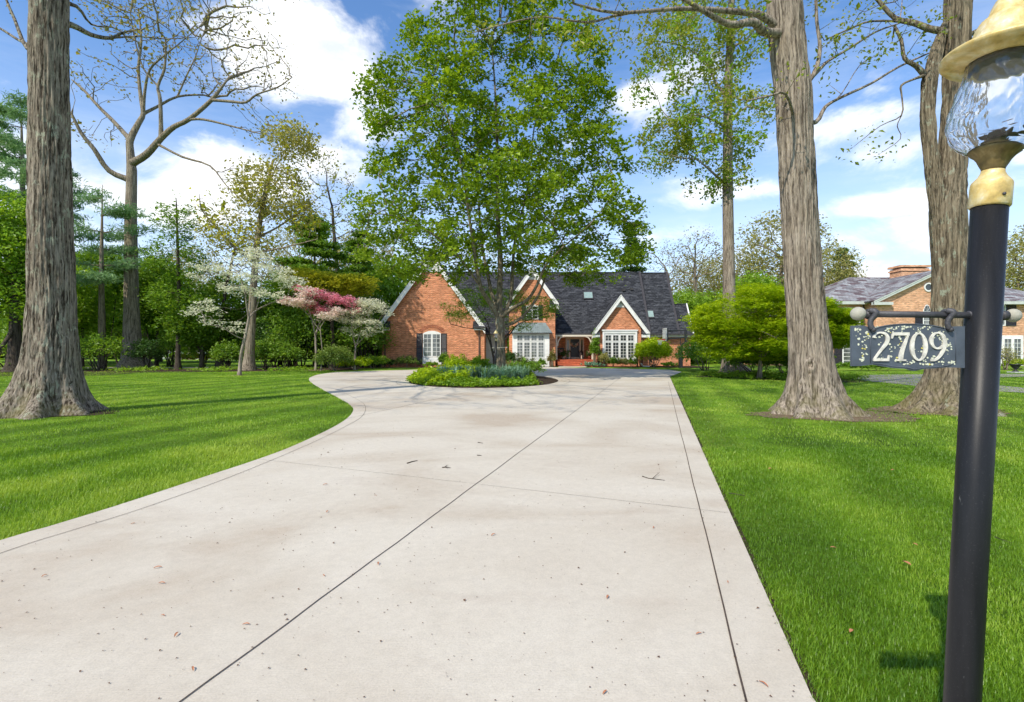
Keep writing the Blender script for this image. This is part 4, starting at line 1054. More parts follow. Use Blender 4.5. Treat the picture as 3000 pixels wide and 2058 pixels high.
# daffodil leaf tufts: strap leaves arching outwards
def tuft(c, n, h, rg):
    V = []; F = []; A = []
    for i in range(n):
        a = rg.uniform(0, 6.283); le = h * rg.uniform(.65, 1.1); out = le * rg.uniform(.15, .75); b = c + np.array((rg.gauss(0, .07), rg.gauss(0, .07), 0)); w = .012 + .006 * rg.random()
        d = np.array((math.cos(a), math.sin(a), 0)); s = np.array((-d[1], d[0], 0)) * w
        zt = math.sqrt(max(le * le - out * out, .01)); m = b + d * out * .4 + np.array((0, 0, zt * .68)); t = b + d * out + np.array((0, 0, zt * rg.uniform(.65, 1.0)))
        q = len(V); V += [b - s, b + s, m + s, m - s, t]; F += [[q, q + 1, q + 2, q + 3], [q + 3, q + 2, q + 4]]; v = rg.random(); A += [v, v]
    return V, F, A
rg = random.Random(5); DV = {}
for i in range(40):
    x = IC[0] + rg.uniform(-2.05, 2.05); y = 23.0 + rg.uniform(-.7, 1.7) - .12 * (x - IC[0]) ** 2 * 0
    V, F, A = tuft(np.array((x, y, island_z(x, y))), 80, .74, rg)
    side = 0 if x < -2.3 else 2 if x > -.35 else 1
    d_ = DV.setdefault(side, [[], [], []]); b_ = len(d_[0]); d_[0] += V; d_[1] += [[q + b_ for q in f] for f in F]; d_[2] += A
for side, (V, F, A) in DV.items():
    tag(mesh_obj('daffodil_leaves', V, F, M['leaf_blue'], None, attr=A), 'mass of blue green daffodil leaves %s' % ['at the left end of the daffodil row in the island bed', 'in the middle of the island bed below the lamp post', 'at the right end of the daffodil row in the island bed'][side], 'daffodils', kind='stuff')

# ------------------------------------------------------------------ big near oaks
def near_oak(name, label, Yb, stems, seed, bark, crown_blobs, limbs, leafd, flareA, roots=7, natt=900, step=.55, base_i=0, flareH=.45, knots=()):
    """stems: list of lists (px,py,width px); first starts at the ground"""
    k = Yb / 1500 * cosf(stems[0][0][0]); base = np.array((X(stems[0][0][0], Yb), Yb, 0.0)); root = thing(name, label, 'tree', base)
    for si, st in enumerate(stems):
        pts = [P3(q[0], q[1], Yb + (q[3] if len(q) > 3 else 0)) for q in st]
        if si == 0: pts[0][2] = -.15
        if si == 0: V, F = big_trunk(pts, [q[2] * k for q in st], seed, flareA=flareA, roots=roots, n=150, flareH=flareH, knots=knots)
        else:
            zz = [p[2] for p in pts]
            V, F = big_trunk(pts, [q[2] * k for q in st], seed + 3, flareA=0, n=90)
            m = V[:, 2] >= zz[0] - .05; V[~m, 2] = zz[0] - .05
            V[~m, 0] = pts[0][0]; V[~m, 1] = pts[0][1]
        mesh_obj('trunk', V, F, M[bark], root, smooth=True)
    rng = np.random.default_rng(seed); P = []; par = []; rmin = {}
    def add(pts, ws, parent):
        last = parent
        for a in range(len(pts)):
            if a == 0:
                if parent < 0:
                    P.append(pts[0]); par.append(-1); last = len(P) - 1; rmin[last] = ws[0] * k / 2
                continue
            d = np.linalg.norm(pts[a] - pts[a - 1]); m = max(1, int(d / step))
            for q in range(1, m + 1):
                f = q / m; P.append(pts[a - 1] * (1 - f) + pts[a] * f); par.append(last); last = len(P) - 1; rmin[last] = (ws[a - 1] * (1 - f) + ws[a] * f) * k / 2
    # core line inside the first stem, so limbs can attach
    st = stems[0]; pts = [P3(q[0], q[1], Yb + (q[3] if len(q) > 3 else 0)) for q in st]
    pts = [p for p in pts if p[2] > 2.5]; ws = [q[2] * .55 for q in st][-len(pts):]; add(pts, ws, -1)
    for st in stems[1:]:
        pts = [P3(q[0], q[1], Yb + (q[3] if len(q) > 3 else 0)) for q in st]; j = int(np.argmin([np.linalg.norm(p - pts[0]) for p in P])); add([P[j]] + pts[1:], [q[2] * .55 for q in st], j)
    for lb in limbs:
        pts = [P3(q[0], q[1], Yb + q[2]) for q in lb]; j = int(np.argmin([np.linalg.norm(p - pts[0]) for p in P])); pts[0] = P[j]
        pts2 = smooth_path(pts, 3); ws = list(np.interp(np.linspace(0, len(lb) - 1, len(pts2)), range(len(lb)), [q[3] for q in lb])); add(pts2, ws, j)
    att = sample_blobs(crown_blobs, natt, Yb, rng)
    P, par = colonize(P, par, att, step, step * 8, step * 1.5, 90, rng, .05, .22)
    r, kids = skeleton_radii(par, .008, .25, rmin)
    V, F = skeleton_mesh(P, par, r, None, 10); mesh_obj('branch', V, F, M[bark], root, smooth=True)
    depth = np.zeros(len(P), int)
    for i in range(len(P) - 1, -1, -1):
        if par[i] >= 0: depth[par[i]] = max(depth[par[i]], depth[i] + 1)
    mt, n, spread, L_, W_, flat, td, prob = leafd
    sel = (depth <= td) & (rng.random(len(P)) < prob)
    V, F, at = leaf_arrays(P[sel], n, spread, L_, W_, rng, flat); mesh_obj('crown', V, F, M[mt], root, attr=at)
    return root
near_oak('oak_tree', 'huge oak trunk with lichen patches at the left of the front lawn', 12.4,
    [[(132, 1213, 190), (146, 1120, 178), (152, 1000, 160), (152, 900, 147), (148, 700, 139), (146, 400, 130), (143, 0, 124), (141, -400, 105), (140, -800, 80)]], 3, 'oak_bark',
    [(200, -500, 900, 420, 7, 1, 2), (-700, -2300, 1700, 1100, 5, .30, -6), (420, 60, 130, 90, 1.6, .14, 1), (-60, 120, 90, 120, 2, .12, 1)],  # out-of-view forward blob added to the crown to cast shade on the driveway
    [L(C_, [(330, 90, 0, 34), (440, 155, .4, 24), (560, 215, .8, 18), (680, 235, 1, 14), (760, 200, 1, 8), (860, 180, 1, 5)]), L(C_, [(680, 235, 1, 9), (850, 225, 1, 7), (1010, 240, 1.2, 5), (1200, 230, 1.4, 3)]),
     L(C_, [(320, 60, 0, 26), (470, 40, .6, 14), (560, 150, 1, 8), (700, 170, 1.2, 5)]), L(C_, [(300, 340, 0, 20), (170, 300, .2, 16), (90, 120, .5, 12), (40, 0, .6, 9), (0, -160, 1, 6)]),
     L(C_, [(300, 330, 0, 16), (160, 270, .3, 12), (0, 175, .6, 9), (-120, 120, 1, 6)]), L(C_, [(300, 60, 0, 20), (130, -20, .3, 14), (-60, -80, .6, 10)]),
     [(140, -250, 0, 60), (420, -420, 2, 40), (800, -650, 3, 20)], [(140, -300, 0, 60), (-200, -520, 1, 34), (-500, -700, 1, 18)], [(140, -420, 0, 50), (300, -700, 3, 30), (420, -1000, 5, 14)]],
    ('leaf_bud', 12, .22, .085, .06, .3, 2, .7), 0.82, 6, natt=2000)
near_oak('oak_tree', 'massive straight brown oak trunk on the right lawn with a knot near its base', 12.3,
    [[(2392, 1215, 160), (2381, 1120, 142), (2372, 1000, 130), (2360, 900, 122), (2345, 700, 114), (2334, 500, 112), (2325, 280, 112), (2305, 100, 108), (2296, 0, 106), (2285, -300, 90), (2280, -700, 64)]], 7, 'oak_bark_brown',
    [(2250, -480, 760, 400, 7, 1, 2), (1780, 45, 200, 50, 2.2, .75, -1), (2050, 70, 170, 70, 2.0, .65, 0), (2470, 150, 90, 120, 1.6, .10, 0), (2330, 160, 60, 70, 1.3, .08, -1.0), (1640, 110, 90, 60, 1.6, .7, -1.4), (2250, 300, 70, 60, 1.2, .05, -.8)],
    [L(B_, [(760, 200, 0, 34), (700, 150, -.4, 28), (650, 105, -.6, 25), (540, 115, -.8, 20), (430, 60, -1, 16), (330, 0, -1.2, 12), (200, -60, -1.4, 8)]), L(B_, [(760, 110, 0, 30), (690, 75, -.2, 24), (600, 58, -.4, 20), (380, 42, -.7, 15), (250, 45, -1, 12), (0, 60, -1.4, 9), (-190, 18, -1.6, 7)]),
     L(B_, [(100, 56, -1.2, 9), (0, 75, -1.3, 9), (-130, 105, -1.4, 8), (-330, 80, -1.5, 6), (-500, 110, -1.6, 5), (-700, 165, -1.7, 3)]),
     L(B_, [(890, 420, 0, 20), (930, 350, .2, 16), (960, 230, .3, 13), (945, 100, .4, 12), (940, -60, .5, 9)]), L(B_, [(905, 400, 0, 15), (950, 335, .3, 11), (1000, 285, .5, 10), (1100, 225, .9, 9), (1220, 150, 1.2, 7), (1330, 110, 1.5, 5)]),
     L(B_, [(890, 580, 0, 22), (940, 572, .2, 15), (985, 500, .4, 12), (1060, 455, .6, 11), (1200, 390, .8, 9), (1330, 312, 1, 8), (1500, 235, 1.2, 6)]), L(B_, [(985, 500, .4, 5), (1060, 440, .5, 4), (1150, 300, .8, 3), (1250, 250, .9, 2)]),
     L(B_, [(860, 420, -1.0, 12), (800, 440, -1.1, 8), (720, 450, -1.3, 6), (620, 470, -1.5, 4), (550, 450, -1.6, 3)]),
     [(2285, -250, 0, 60), (2600, -500, 2, 36), (2850, -700, 3, 18)], [(2285, -200, 0, 60), (2000, -450, 2, 36), (1700, -600, 2, 18)], [(2282, -400, 0, 50), (2350, -800, 4, 26)]],
    ('leaf_oak', 20, .18, .10, .055, .25, 2, .85), .70, 7, natt=2100, step=.48, knots=((R(-123), 1.2, .075), (R(-125), 1.0, .05), (R(-145), .72, .06)))
near_oak('oak_tree', 'grey oak forking into two stems behind the house number sign', 12.9,
    [[(2772, 1207, 158), (2778, 1120, 132), (2782, 1000, 116), (2782, 800, 108), (2776, 620, 112), (2790, 500, 90), (2800, 300, 84), (2806, 0, 88), (2820, -300, 70), (2830, -600, 50)],
     [(2756, 640, 60), (2742, 560, 54), (2728, 464, 50), (2716, 330, 50), (2722, 235, 54), (2750, 130, 44), (2770, 60, 20)]], 12, 'oak_bark_grey',
    [(2900, -420, 620, 330, 6, 1, 2), (2600, 60, 150, 80, 1.8, .5, 0), (2700, 110, 80, 60, 1.4, .1, -.6), (2480, 40, 80, 60, 1.4, .07, 0)],
    [L(B_, [(1600, 160, 0, 34), (1540, 150, 0, 28), (1470, 135, .1, 24), (1400, 108, .2, 22), (1310, 85, .4, 18), (1230, 0, .5, 15), (1180, -60, .5, 12)]), L(B_, [(1480, 325, 0, 26), (1410, 310, 0, 18), (1355, 275, 0, 14), (1340, 190, .2, 12), (1310, 120, .4, 9)]),
     L(B_, [(1470, 340, 0, 16), (1400, 370, -.2, 9), (1340, 400, -.3, 8), (1342, 450, -.3, 6), (1340, 540, -.4, 5), (1240, 590, -.5, 3), (1100, 700, -.6, 2)]), L(B_, [(1345, 530, -.4, 4), (1320, 590, -.4, 4), (1335, 650, -.4, 3), (1230, 725, -.5, 2)]),
     L(B_, [(1360, 120, .4, 12), (1200, 100, .5, 8), (1100, 135, .6, 7), (980, 190, .8, 5)]), [(2830, -150, 0, 50), (3100, -400, 2, 26), (3300, -520, 3, 12)], [(2900, 120, .2, 20), (2960, 40, .2, 16), (3050, -60, .3, 12)]],
    ('leaf_oak', 12, .17, .09, .05, .25, 2, .7), .95, 7, natt=1100, step=.5)
# ------------------------------------------------------------------ middle distance trees
make_tree('tulip_tree', 'slim tall straight tree with fresh green leaves behind the bright shrub', 'tree', 33.0,
    [(2150, 1095, 62), (2140, 1050, 46), (2137, 980, 42), (2136, 850, 38), (2134, 700, 34), (2132, 560, 32), (2132, 400, 28), (2134, 250, 26), (2139, 120, 22), (2145, -60, 18), (2140, -300, 8)],
    [(2020, 130, 140, 85, 3.4, 1.0), (2180, 120, 90, 80, 3.4, .7), (1900, 240, 60, 60, 2, .5), (2060, 260, 110, 60, 3, .8), (1970, 400, 100, 70, 3, 1), (2080, 400, 100, 90, 3, .9), (2190, 400, 60, 70, 2, .6), (1930, 470, 60, 45, 2, .6),
     (2080, 540, 70, 40, 1.6, .6), (2140, 520, 60, 60, 1.6, .5), (2220, 300, 50, 60, 2, .35), (2100, -80, 150, 100, 4, .5)],
    limbs=[L(B_, [(530, 855, 0, 12), (490, 835, -.3, 9), (440, 790, -.8, 6), (380, 745, -1.1, 4), (300, 735, -1.3, 3), (200, 700, -1.5, 2)]), L(B_, [(530, 470, 0, 12), (470, 380, .6, 8), (420, 280, .9, 6), (300, 210, 1.2, 4), (170, 190, 1.4, 3)]),
           L(B_, [(530, 620, 0, 9), (460, 560, -.8, 6), (350, 540, -1.3, 4), (200, 620, -1.8, 2)]), L(B_, [(545, 560, 0, 8), (620, 500, -.5, 5), (700, 520, -.8, 3)]), L(B_, [(545, 240, 0, 9), (620, 180, .5, 6), (680, 90, .8, 4)])],
    step=.45, natt=1500, dinf=3.6, dkill=.75, r0=.010, leaf=('leaf_spring', 14, .22, .19, .13, .2, 2, .8), fill=('leaf_oak', 1500, 16, .20, .17, .12, .2, .9), fd=.8, gap=(.7, .02), bark='oak_bark_brown', flare=(.9, .5), seed=21, up=.02)
tk = 47 / 2.097
make_tree('bare_tree', 'giant nearly leafless tree with wide spreading limbs beyond the left lawn', 'tree', 42.5,
    [(395, 1078, 74), (388, 1020, 62), (385, 900, 50), (384, 760, 44), (383, 650, 40), (385, 560, 36), (386, 500, 34)],
    [C_(1250, 300) + (240, 130, 5, 1.0), C_(1000, 120) + (200, 90, 5, 1.0), C_(1600, 450) + (110, 70, 3, 1.1), C_(850, 200) + (120, 110, 4, .8), C_(1650, 800) + (60, 30, 2, .7), C_(600, 450) + (70, 60, 3, .7), C_(1450, 1100) + (50, 60, 2, .5), C_(560, 820) + (60, 60, 3, .5), C_(1200, 0) + (220, 60, 4, .6)],
    limbs=[L(C_, [(815, 1040, 0, 32), (800, 930, 0, 26), (800, 860, 0, 24), (850, 760, .3, 19), (880, 700, .5, 16), (865, 600, .7, 13), (850, 420, 1, 10), (868, 250, 1.2, 8), (850, 60, 1.4, 5)]),
           L(C_, [(880, 700, .5, 12), (890, 560, .2, 10), (920, 430, 0, 8), (1000, 350, -.4, 6), (1100, 270, -.8, 4), (1220, 170, -1, 3)]),
           L(C_, [(830, 1010, 0, 28), (900, 950, -.6, 24), (990, 850, -1, 20), (1070, 780, -1.4, 17), (1160, 735, -1.7, 15), (1300, 615, -2, 13), (1390, 500, -2.2, 6)]),
           L(C_, [(990, 845, -1, 15), (985, 620, -1.2, 12), (970, 530, -1.2, 10), (1012, 420, -1.2, 8), (1018, 240, -1.2, 6)]), L(C_, [(970, 530, -1.2, 7), (880, 420, -1.5, 6), (830, 250, -1.8, 5), (800, 80, -2, 3)]),
           L(C_, [(795, 850, 0, 17), (700, 750, .8, 14), (600, 650, 1.4, 11), (520, 560, 2, 9), (440, 490, 2.4, 7)]), L(C_, [(800, 1120, 0, 22), (670, 1050, -.6, 18), (580, 920, -1.2, 15), (500, 820, -1.6, 12), (440, 700, -2, 8)]),
           L(C_, [(1160, 740, -1.7, 9), (1250, 735, -2, 8), (1400, 770, -2.4, 6), (1550, 810, -2.7, 4), (1690, 845, -3, 2)]), L(C_, [(1300, 615, -2, 10), (1420, 625, -2.3, 9), (1510, 630, -2.6, 8), (1580, 580, -2.8, 6), (1700, 540, -3, 5), (1790, 480, -3.1, 3)]),
           L(C_, [(885, 710, .5, 12), (960, 660, 1, 10), (1090, 595, 1.5, 8), (1250, 585, 2, 6), (1310, 605, 2.1, 5)]), L(C_, [(980, 900, -1, 9), (1120, 965, -1.4, 8), (1290, 1020, -1.8, 6), (1390, 1140, -2.1, 4), (1500, 1245, -2.3, 3)]),
           L(C_, [(1090, 590, 1.5, 7), (1140, 480, 1.6, 6), (1200, 350, 1.8, 4), (1240, 230, 2, 3)])],
    step=.6, natt=2200, dinf=7, dkill=.9, r0=.022, leaf=('leaf_bud', 6, .42, .24, .15, .2, 2, .6), bark='bark', flare=(.8, .7), seed=9, up=.03, jit=.26)
# ------------------------------------------------------------------ left boundary
gr_l = 'understorey trees along the left boundary'
def G2(px, Y): return np.array((X(px, Y), Y, 0.0))
# white pine behind the near oak
def conifer(name, label, px, Y, h, w, mat, seed, layers=16, tuft_n=26, L_=.34, W_=.10, low=.12, droop=.25, bark='bark', group=None, gap=1.0, taper=.9, dens=1.0):
    rg = np.random.default_rng(seed); base = G2(px, Y); root = thing(name, label, 'conifer tree' if name != 'cedar_tree' else 'cedar', base, group)
    mb = MB(); mb.tube([base + (0, 0, -.05), base + (rg.normal(0, .1), 0, h * .5), base + (0, 0, h)], [.018 * h + .05, .012 * h, .02], 8)
    C = []
    for i in range(layers):
        f = low + (1 - low) * (i + .2) / layers; z = h * f; rr = w / 2 * (1 - f) ** taper * rg.uniform(.75, 1.1) + .15
        for b in range(int((5 + 3 * (1 - f)) * dens)):
            a = rg.uniform(0, 6.283); le = rr * rg.uniform(.6, 1.1); n = max(3, int(le / .42)); pts = []
            for q in range(n + 1):
                t_ = q / n; pts.append(base + np.array((math.cos(a) * le * t_, math.sin(a) * le * t_, z - droop * le * t_ * t_ + .10 * le * t_)) + rg.normal(0, .04, 3))
            mb.tube(pts, list(np.linspace(.035, .01, n + 1)), 4, False)
            for q, p in enumerate(pts[1:]):
                t_ = (q + 1) / n
                if t_ > .25 * gap: 
                    C.append(p); s_ = np.array((-math.sin(a), math.cos(a), 0)) * le * .22 * (1.1 - t_ * .5)
                    C.append(p + s_); C.append(p - s_)
    mb.build('trunk', M[bark], root, True)
    V, F, at = leaf_arrays(np.array(C), tuft_n, .30 if mat == 'leaf_pine' else .24, L_, W_, rg, .15, vz=.55, clump=.5)
    mesh_obj('crown', V, F, M[mat], root, attr=at); return root
conifer('pine_tree', 'tall white pine with soft layered needles behind the near left oak', 62, 50, 26, 19, 'leaf_pine', 3, 13, 26, .46, .08, .24, .0, dens=.8, taper=.3)
conifer('pine_tree', 'younger white pine between the near oak and the bare tree', 300, 40.5, 14.6, 9, 'leaf_pine', 5, 6, 22, .34, .06, .45, .0, dens=.75, taper=.2)
make_tree('leafy_tree', 'dark trunked green tree at the far left edge of the lawn', 'tree', 36, [(42, 1090, 48), (44, 1000, 42), (45, 900, 34), (40, 780, 22)],
    [(20, 760, 110, 110, 3.2, 1), (-60, 850, 120, 80, 3, .8), (90, 880, 60, 60, 2.4, .6), (-40, 640, 130, 90, 3, .6)], limbs=[[(42, 960, 0, 18), (10, 1010, -1, 14), (-60, 1080, -2.5, 10)]],
    step=.6, natt=900, r0=.02, leaf=('leaf_spring', 16, .34, .22, .16, .3, 2, .9), fill=('leaf_spring', 1500, 18, .3, .2, .14, .3, .8), fd=1.8, bark='bark_dark', seed=31)
# young fresh trees along the bed (crowns seen between the trunks)
for i, (px, Y, cy, rx, ry, mt, lab) in enumerate([(240, 44, 880, 75, 100, 'leaf_spring', 'bright young tree just right of the near oak trunk'), (300, 47, 800, 70, 70, 'leaf_green', 'green tree behind the base of the bare tree, left side'),
        (458, 46, 860, 70, 110, 'leaf_green', 'green tree right behind the bare tree trunk'), (590, 42, 935, 72, 75, 'leaf_green', 'small round crowned tree with a forked stem, second from the bare tree'),
        (668, 45, 900, 75, 95, 'leaf_spring', 'fresh green tree behind the large white dogwood'), (820, 47, 900, 85, 100, 'leaf_green', 'green tree filling the gap right of the white dogwood'),
        (120, 46, 920, 80, 80, 'leaf_green', 'green tree just behind the near oak trunk')]):
    make_tree('young_tree', lab, 'tree', Y, [(px, 1025 + 2325 / Y, 14), (px + 3, 1000, 11), (px, cy, 6)], [(px, cy, rx, ry, 2.4, 1.0), (px - 20, cy + 45, rx * .8, ry * .5, 2, .8)],
              limbs=[[(px + 2, 1030, 0, 6), (px + 25, 990, .6, 4), (px + 45, cy + 20, .8, 2)], [(px + 2, 1040, 0, 6), (px - 25, 985, -.6, 4), (px - 40, cy + 20, -.8, 2)]],
              step=.5, natt=520, r0=.013, leaf=(mt, 12, .30, .20, .14, .3, 2, .9), fill=(mt, 900, 16, .26, .19, .13, .35, .7), fd=1.6, bark='bark_dark', seed=40 + i, group=gr_l, flare=(.3, .3))
make_tree('slim_tree', 'slim dark trunked tree with sparse dark foliage left of the white dogwood', 'tree', 40.5, [(521, 1083, 17), (522, 980, 14), (524, 860, 12), (520, 700, 9), (516, 580, 4)],
    [(520, 650, 60, 60, 2, .8), (515, 760, 85, 70, 2.4, 1), (525, 870, 90, 60, 2.4, .9), (540, 950, 80, 40, 2, .6)], step=.5, natt=700, r0=.012, leaf=('leaf_green', 13, .26, .2, .11, .35, 2, .8), fill=('leaf_green', 700, 12, .22, .18, .10, .5, .5), fd=1.4, bark='bark_dark', seed=52)
make_tree('leafy_tree', 'tall grey trunked tree with yellowing new leaves behind the white dogwood', 'tree', 38.5, [(728, 1086, 34), (735, 980, 27), (742, 850, 23), (752, 720, 19), (768, 600, 14), (800, 470, 8)],
    [(860, 420, 70, 55, 2.4, 1), (800, 560, 110, 90, 3, .7), (640, 640, 60, 60, 2.4, .25), (700, 700, 100, 60, 3, .5), (880, 620, 70, 60, 2.4, .4)],
    limbs=[L(C_, [(1560, 1600, 0, 14), (1450, 1530, -.5, 9), (1330, 1400, -1, 6), (1240, 1290, -1.4, 4), (1225, 1190, -1.6, 2)]), L(C_, [(1590, 1480, 0, 9), (1700, 1400, .6, 6), (1850, 1300, 1, 4), (2000, 1180, 1.4, 2)]),
           L(C_, [(1610, 1350, 0, 8), (1640, 1180, .3, 5), (1700, 1020, .6, 3), (1790, 880, .8, 2)]), L(C_, [(1560, 1560, 0, 7), (1750, 1520, -.8, 5), (1950, 1470, -1.2, 3)])],
    step=.55, natt=1000, r0=.013, leaf=('leaf_yellow', 9, .3, .24, .17, .25, 2, .7), fill=('leaf_olive', 900, 9, .35, .2, .14, .25, .8), fd=1.3, bark='bark', seed=55, up=.05, jit=.24)
make_tree('leafy_tree', 'dark twiggy tree with bronze new leaves behind the dogwoods', 'tree', 43, [(640, 1079, 18), (648, 960, 14), (660, 850, 11), (690, 720, 7)],
    [(700, 740, 90, 70, 3, 1), (640, 800, 60, 50, 2, .6), (780, 780, 80, 50, 3, .7)], step=.5, natt=700, r0=.016, leaf=('leaf_bud', 6, .3, .2, .13, .25, 2, .5), bark='bark_dark', seed=57, jit=.3)
make_tree('leafy_tree', 'tall tree with thin golden foliage standing behind the spruce left of the maple', 'tree', 54, [(1000, 1068, 18), (995, 900, 15), (985, 760, 12), (975, 640, 8)],
    [(960, 540, 85, 80, 3, .8), (1000, 650, 90, 70, 3.5, .8), (910, 640, 80, 70, 3, .7), (1050, 740, 60, 60, 3, .6), (960, 470, 50, 40, 2, .5)], step=.7, natt=900, r0=.018, leaf=('leaf_olive', 10, .36, .24, .16, .25, 2, .75), bark='bark_dark', seed=58, jit=.25)
# conifers and evergreens behind the dogwoods
conifer('spruce_tree', 'broad dark green spruce rising behind the pink dogwood', 925, 47, 14.0, 12, 'leaf_green', 8, 17, 24, .32, .14, .05, .10, taper=.6)
conifer('spruce_tree', 'dark evergreen close to the garage wing left of the gable', 1050, 54, 14.5, 9, 'leaf_green', 9, 15, 20, .34, .14, .03, .12, taper=.6)
conifer('spruce_tree', 'narrow spruce tip rising behind the ridge right of the maple', 1850, 62, 17.2, 7, 'leaf_dark', 10, 18, 18, .34, .12, .1, .3)
conifer('cedar_tree', 'dark sloping conifer behind the neighbour chimney', 2470, 74, 16.5, 15, 'leaf_dark', 12, 16, 22, .5, .18, .1, .2)
make_tree('golden_maple', 'small spreading tree with golden green leaves above the pink dogwood', 'tree', 42.5, [(975, 1080, 14), (975, 1000, 12), (970, 900, 8)],
    [(930, 820, 85, 22, 2.6, 1), (1030, 830, 80, 24, 2.6, 1), (980, 850, 120, 20, 3, .7), (880, 805, 45, 16, 2, .6)], step=.4, natt=650, r0=.012, leaf=('leaf_yellow', 20, .26, .18, .12, .65, 2, .95, .5), fill=('leaf_yellow', 1300, 16, .2, .17, .11, .65, .35), fd=1.5, bark='bark_dark', seed=61, up=.0)
evs = [(880, 43, 5.2, 5.2), (960, 44.5, 4.6, 5.6), (1060, 44.5, 4.6, 5.0), (800, 44, 4.6, 4.4), (722, 45, 4.0, 4.2), (1095, 47, 3.2, 6.6), (1010, 47, 5.0, 6.4), (850, 48, 5.0, 6.0)]
labs = ['dark evergreen shrub behind the pink dogwood trunk', 'dark holly mass between the two right dogwoods', 'dark evergreen screen beside the garage wall, low one', 'dark shrub right of the tall grey trunk', 'dark shrub behind the tall grey trunk', 'tall dark evergreen touching the garage eave', 'tall dark evergreen behind the second white dogwood', 'tall dark evergreen at the back of the left bed']
for i, ((px, Y, w, h), lb) in enumerate(zip(evs, labs)):
    make_shrub('evergreen_shrub', lb, 'evergreen', G2(px, Y), w, h, 'leaf_dark' if i % 2 else 'leaf_green', 6500, .19, .11, 6, 70 + i, rag=.22, group='dark evergreens behind the dogwoods', low=.08, bark='bark_dark')
# bottom-stemmed shrubs on the mulch line
sh = [(285, 38, 4.2, 3.0, 'leaf_spring', 'arching multi stemmed shrub right of the near oak'), (432, 40, 3.0, 2.6, 'leaf_dark', 'dark rounded shrub right of the bare tree base'),
      (662, 40.5, 3.0, 2.5, 'leaf_green', 'multi stemmed shrub just left of the leaning dogwood'), (775, 40, 3.4, 2.7, 'leaf_green', 'dark green shrub right of the tall grey trunk, on the mulch'),
      (838, 40, 3.0, 2.6, 'leaf_green', 'open stemmed shrub left of the pink dogwood'), (590, 43, 3.0, 3.2, 'leaf_green', 'low green shrub below the small round tree'), (180, 43, 4.6, 4.0, 'leaf_green', 'wide green shrub behind the near oak base'),
      (20, 44, 6, 3.2, 'leaf_green', 'wide green shrub at the far left edge'), (360, 45, 4.5, 4.2, 'leaf_spring', 'bright shrub behind the bare tree'), (500, 46, 4, 3.6, 'leaf_spring', 'bright shrub behind the slim dark trunk')]
for i, (px, Y, w, h, mt, lb) in enumerate(sh):
    make_shrub('shrub', lb, 'shrub', G2(px, Y), w * .8, h * .9, mt, 2300, .14, .085, 12, 90 + i, rag=.3, group='shrubs on the mulch line at the left', low=.42, bark='bark_dark', dense=.5)
make_shrub('round_bush', 'round olive green bush right of the pink dogwood trunk', 'bush', G2(979, 37.4), 2.45, 1.85, 'leaf_holly', 7500, .10, .06, 7, 110, rag=.10, low=.12)
make_shrub('shrub', 'low lime shrub left of the garage corner', 'shrub', G2(1040, 39.5), 2.4, 1.0, 'leaf_lime', 2600, .13, .07, 6, 111, rag=.3)
make_shrub('shrub', 'low leafy shrub against the garage corner downspout', 'shrub', G2(1095, 42.5), 2.0, 1.1, 'leaf_spring', 2200, .13, .07, 6, 112, rag=.3)
# hedge, far lawn plants and the white house across the side path
make_shrub('hedge', 'yellow green clipped hedge across the side path', 'hedge', G2(640, 62), 12, 1.25, 'leaf_yellow', 5200, .22, .13, 6, 113, rag=.05, d=1.2, dense=.2)
make_shrub('hedge', 'dark green hedge across the side path at the far left', 'hedge', G2(180, 66), 30, 2.4, 'leaf_green', 9000, .3, .2, 6, 114, rag=.08, d=2, dense=.2)
WH = thing('white_house', 'white clapboard house glimpsed through the left trees', 'house', (X(560, 82), 82, 0))
w_ = MB(); w_.prism([(X(470, 82), 0), (X(700, 82), 0), (X(700, 82), 4.6), (X(585, 82), 8.4), (X(470, 82), 4.6)], 82, 90); w_.build('wall', M['white'], WH)
for a in (500, 560, 625, 672): window(WH, X(a, 82), X(a + 18, 82), 1.2, 3.0, 81.99, 2, 4, .1, .05)
w_ = MB(); 
for s_ in (-1, 1):
    xa = X(585, 82) + s_ * (X(700, 82) - X(585, 82) + .5); pts = [(xa, 81.5, 4.35), (X(585, 82), 81.5, 8.62), (X(585, 82), 90.4, 8.62), (xa, 90.4, 4.35)]
    w_.slab(pts if s_ < 0 and False else (pts[::-1] if s_ < 0 else pts), .15)
w_.build('roof', M['shingle'], WH)
# far woods: a handful of kinds, copied
bgd = {}
bgd['olive'] = make_tree('woodland_tree', 'spreading olive tinted spring tree between the two houses', 'tree', 60, [(2285, 1064, 20), (2285, 900, 16), (2290, 760, 9)], [(2290, 720, 130, 100, 5, 1), (2240, 800, 90, 60, 4, .8), (2350, 790, 90, 70, 4, .8)],
    step=.8, natt=1500, r0=.022, leaf=('leaf_olive', 12, .42, .26, .18, .3, 2, .85), fill=('leaf_olive', 650, 9, .40, .26, .18, .3, .7), fd=1.4, bark='bark', seed=120, jit=.25)
bgd['bare'] = make_tree('woodland_tree', 'nearly bare twiggy tree right of the brick house roof', 'tree', 64, [(2040, 1061, 16), (2040, 900, 13), (2035, 780, 8)], [(2035, 760, 90, 90, 5, 1), (2010, 850, 60, 50, 3, .6), (2085, 850, 60, 60, 3, .6)],
    step=.7, natt=1300, r0=.022, leaf=('leaf_bud', 9, .4, .22, .15, .3, 2, .8), bark='bark', seed=121, jit=.3)
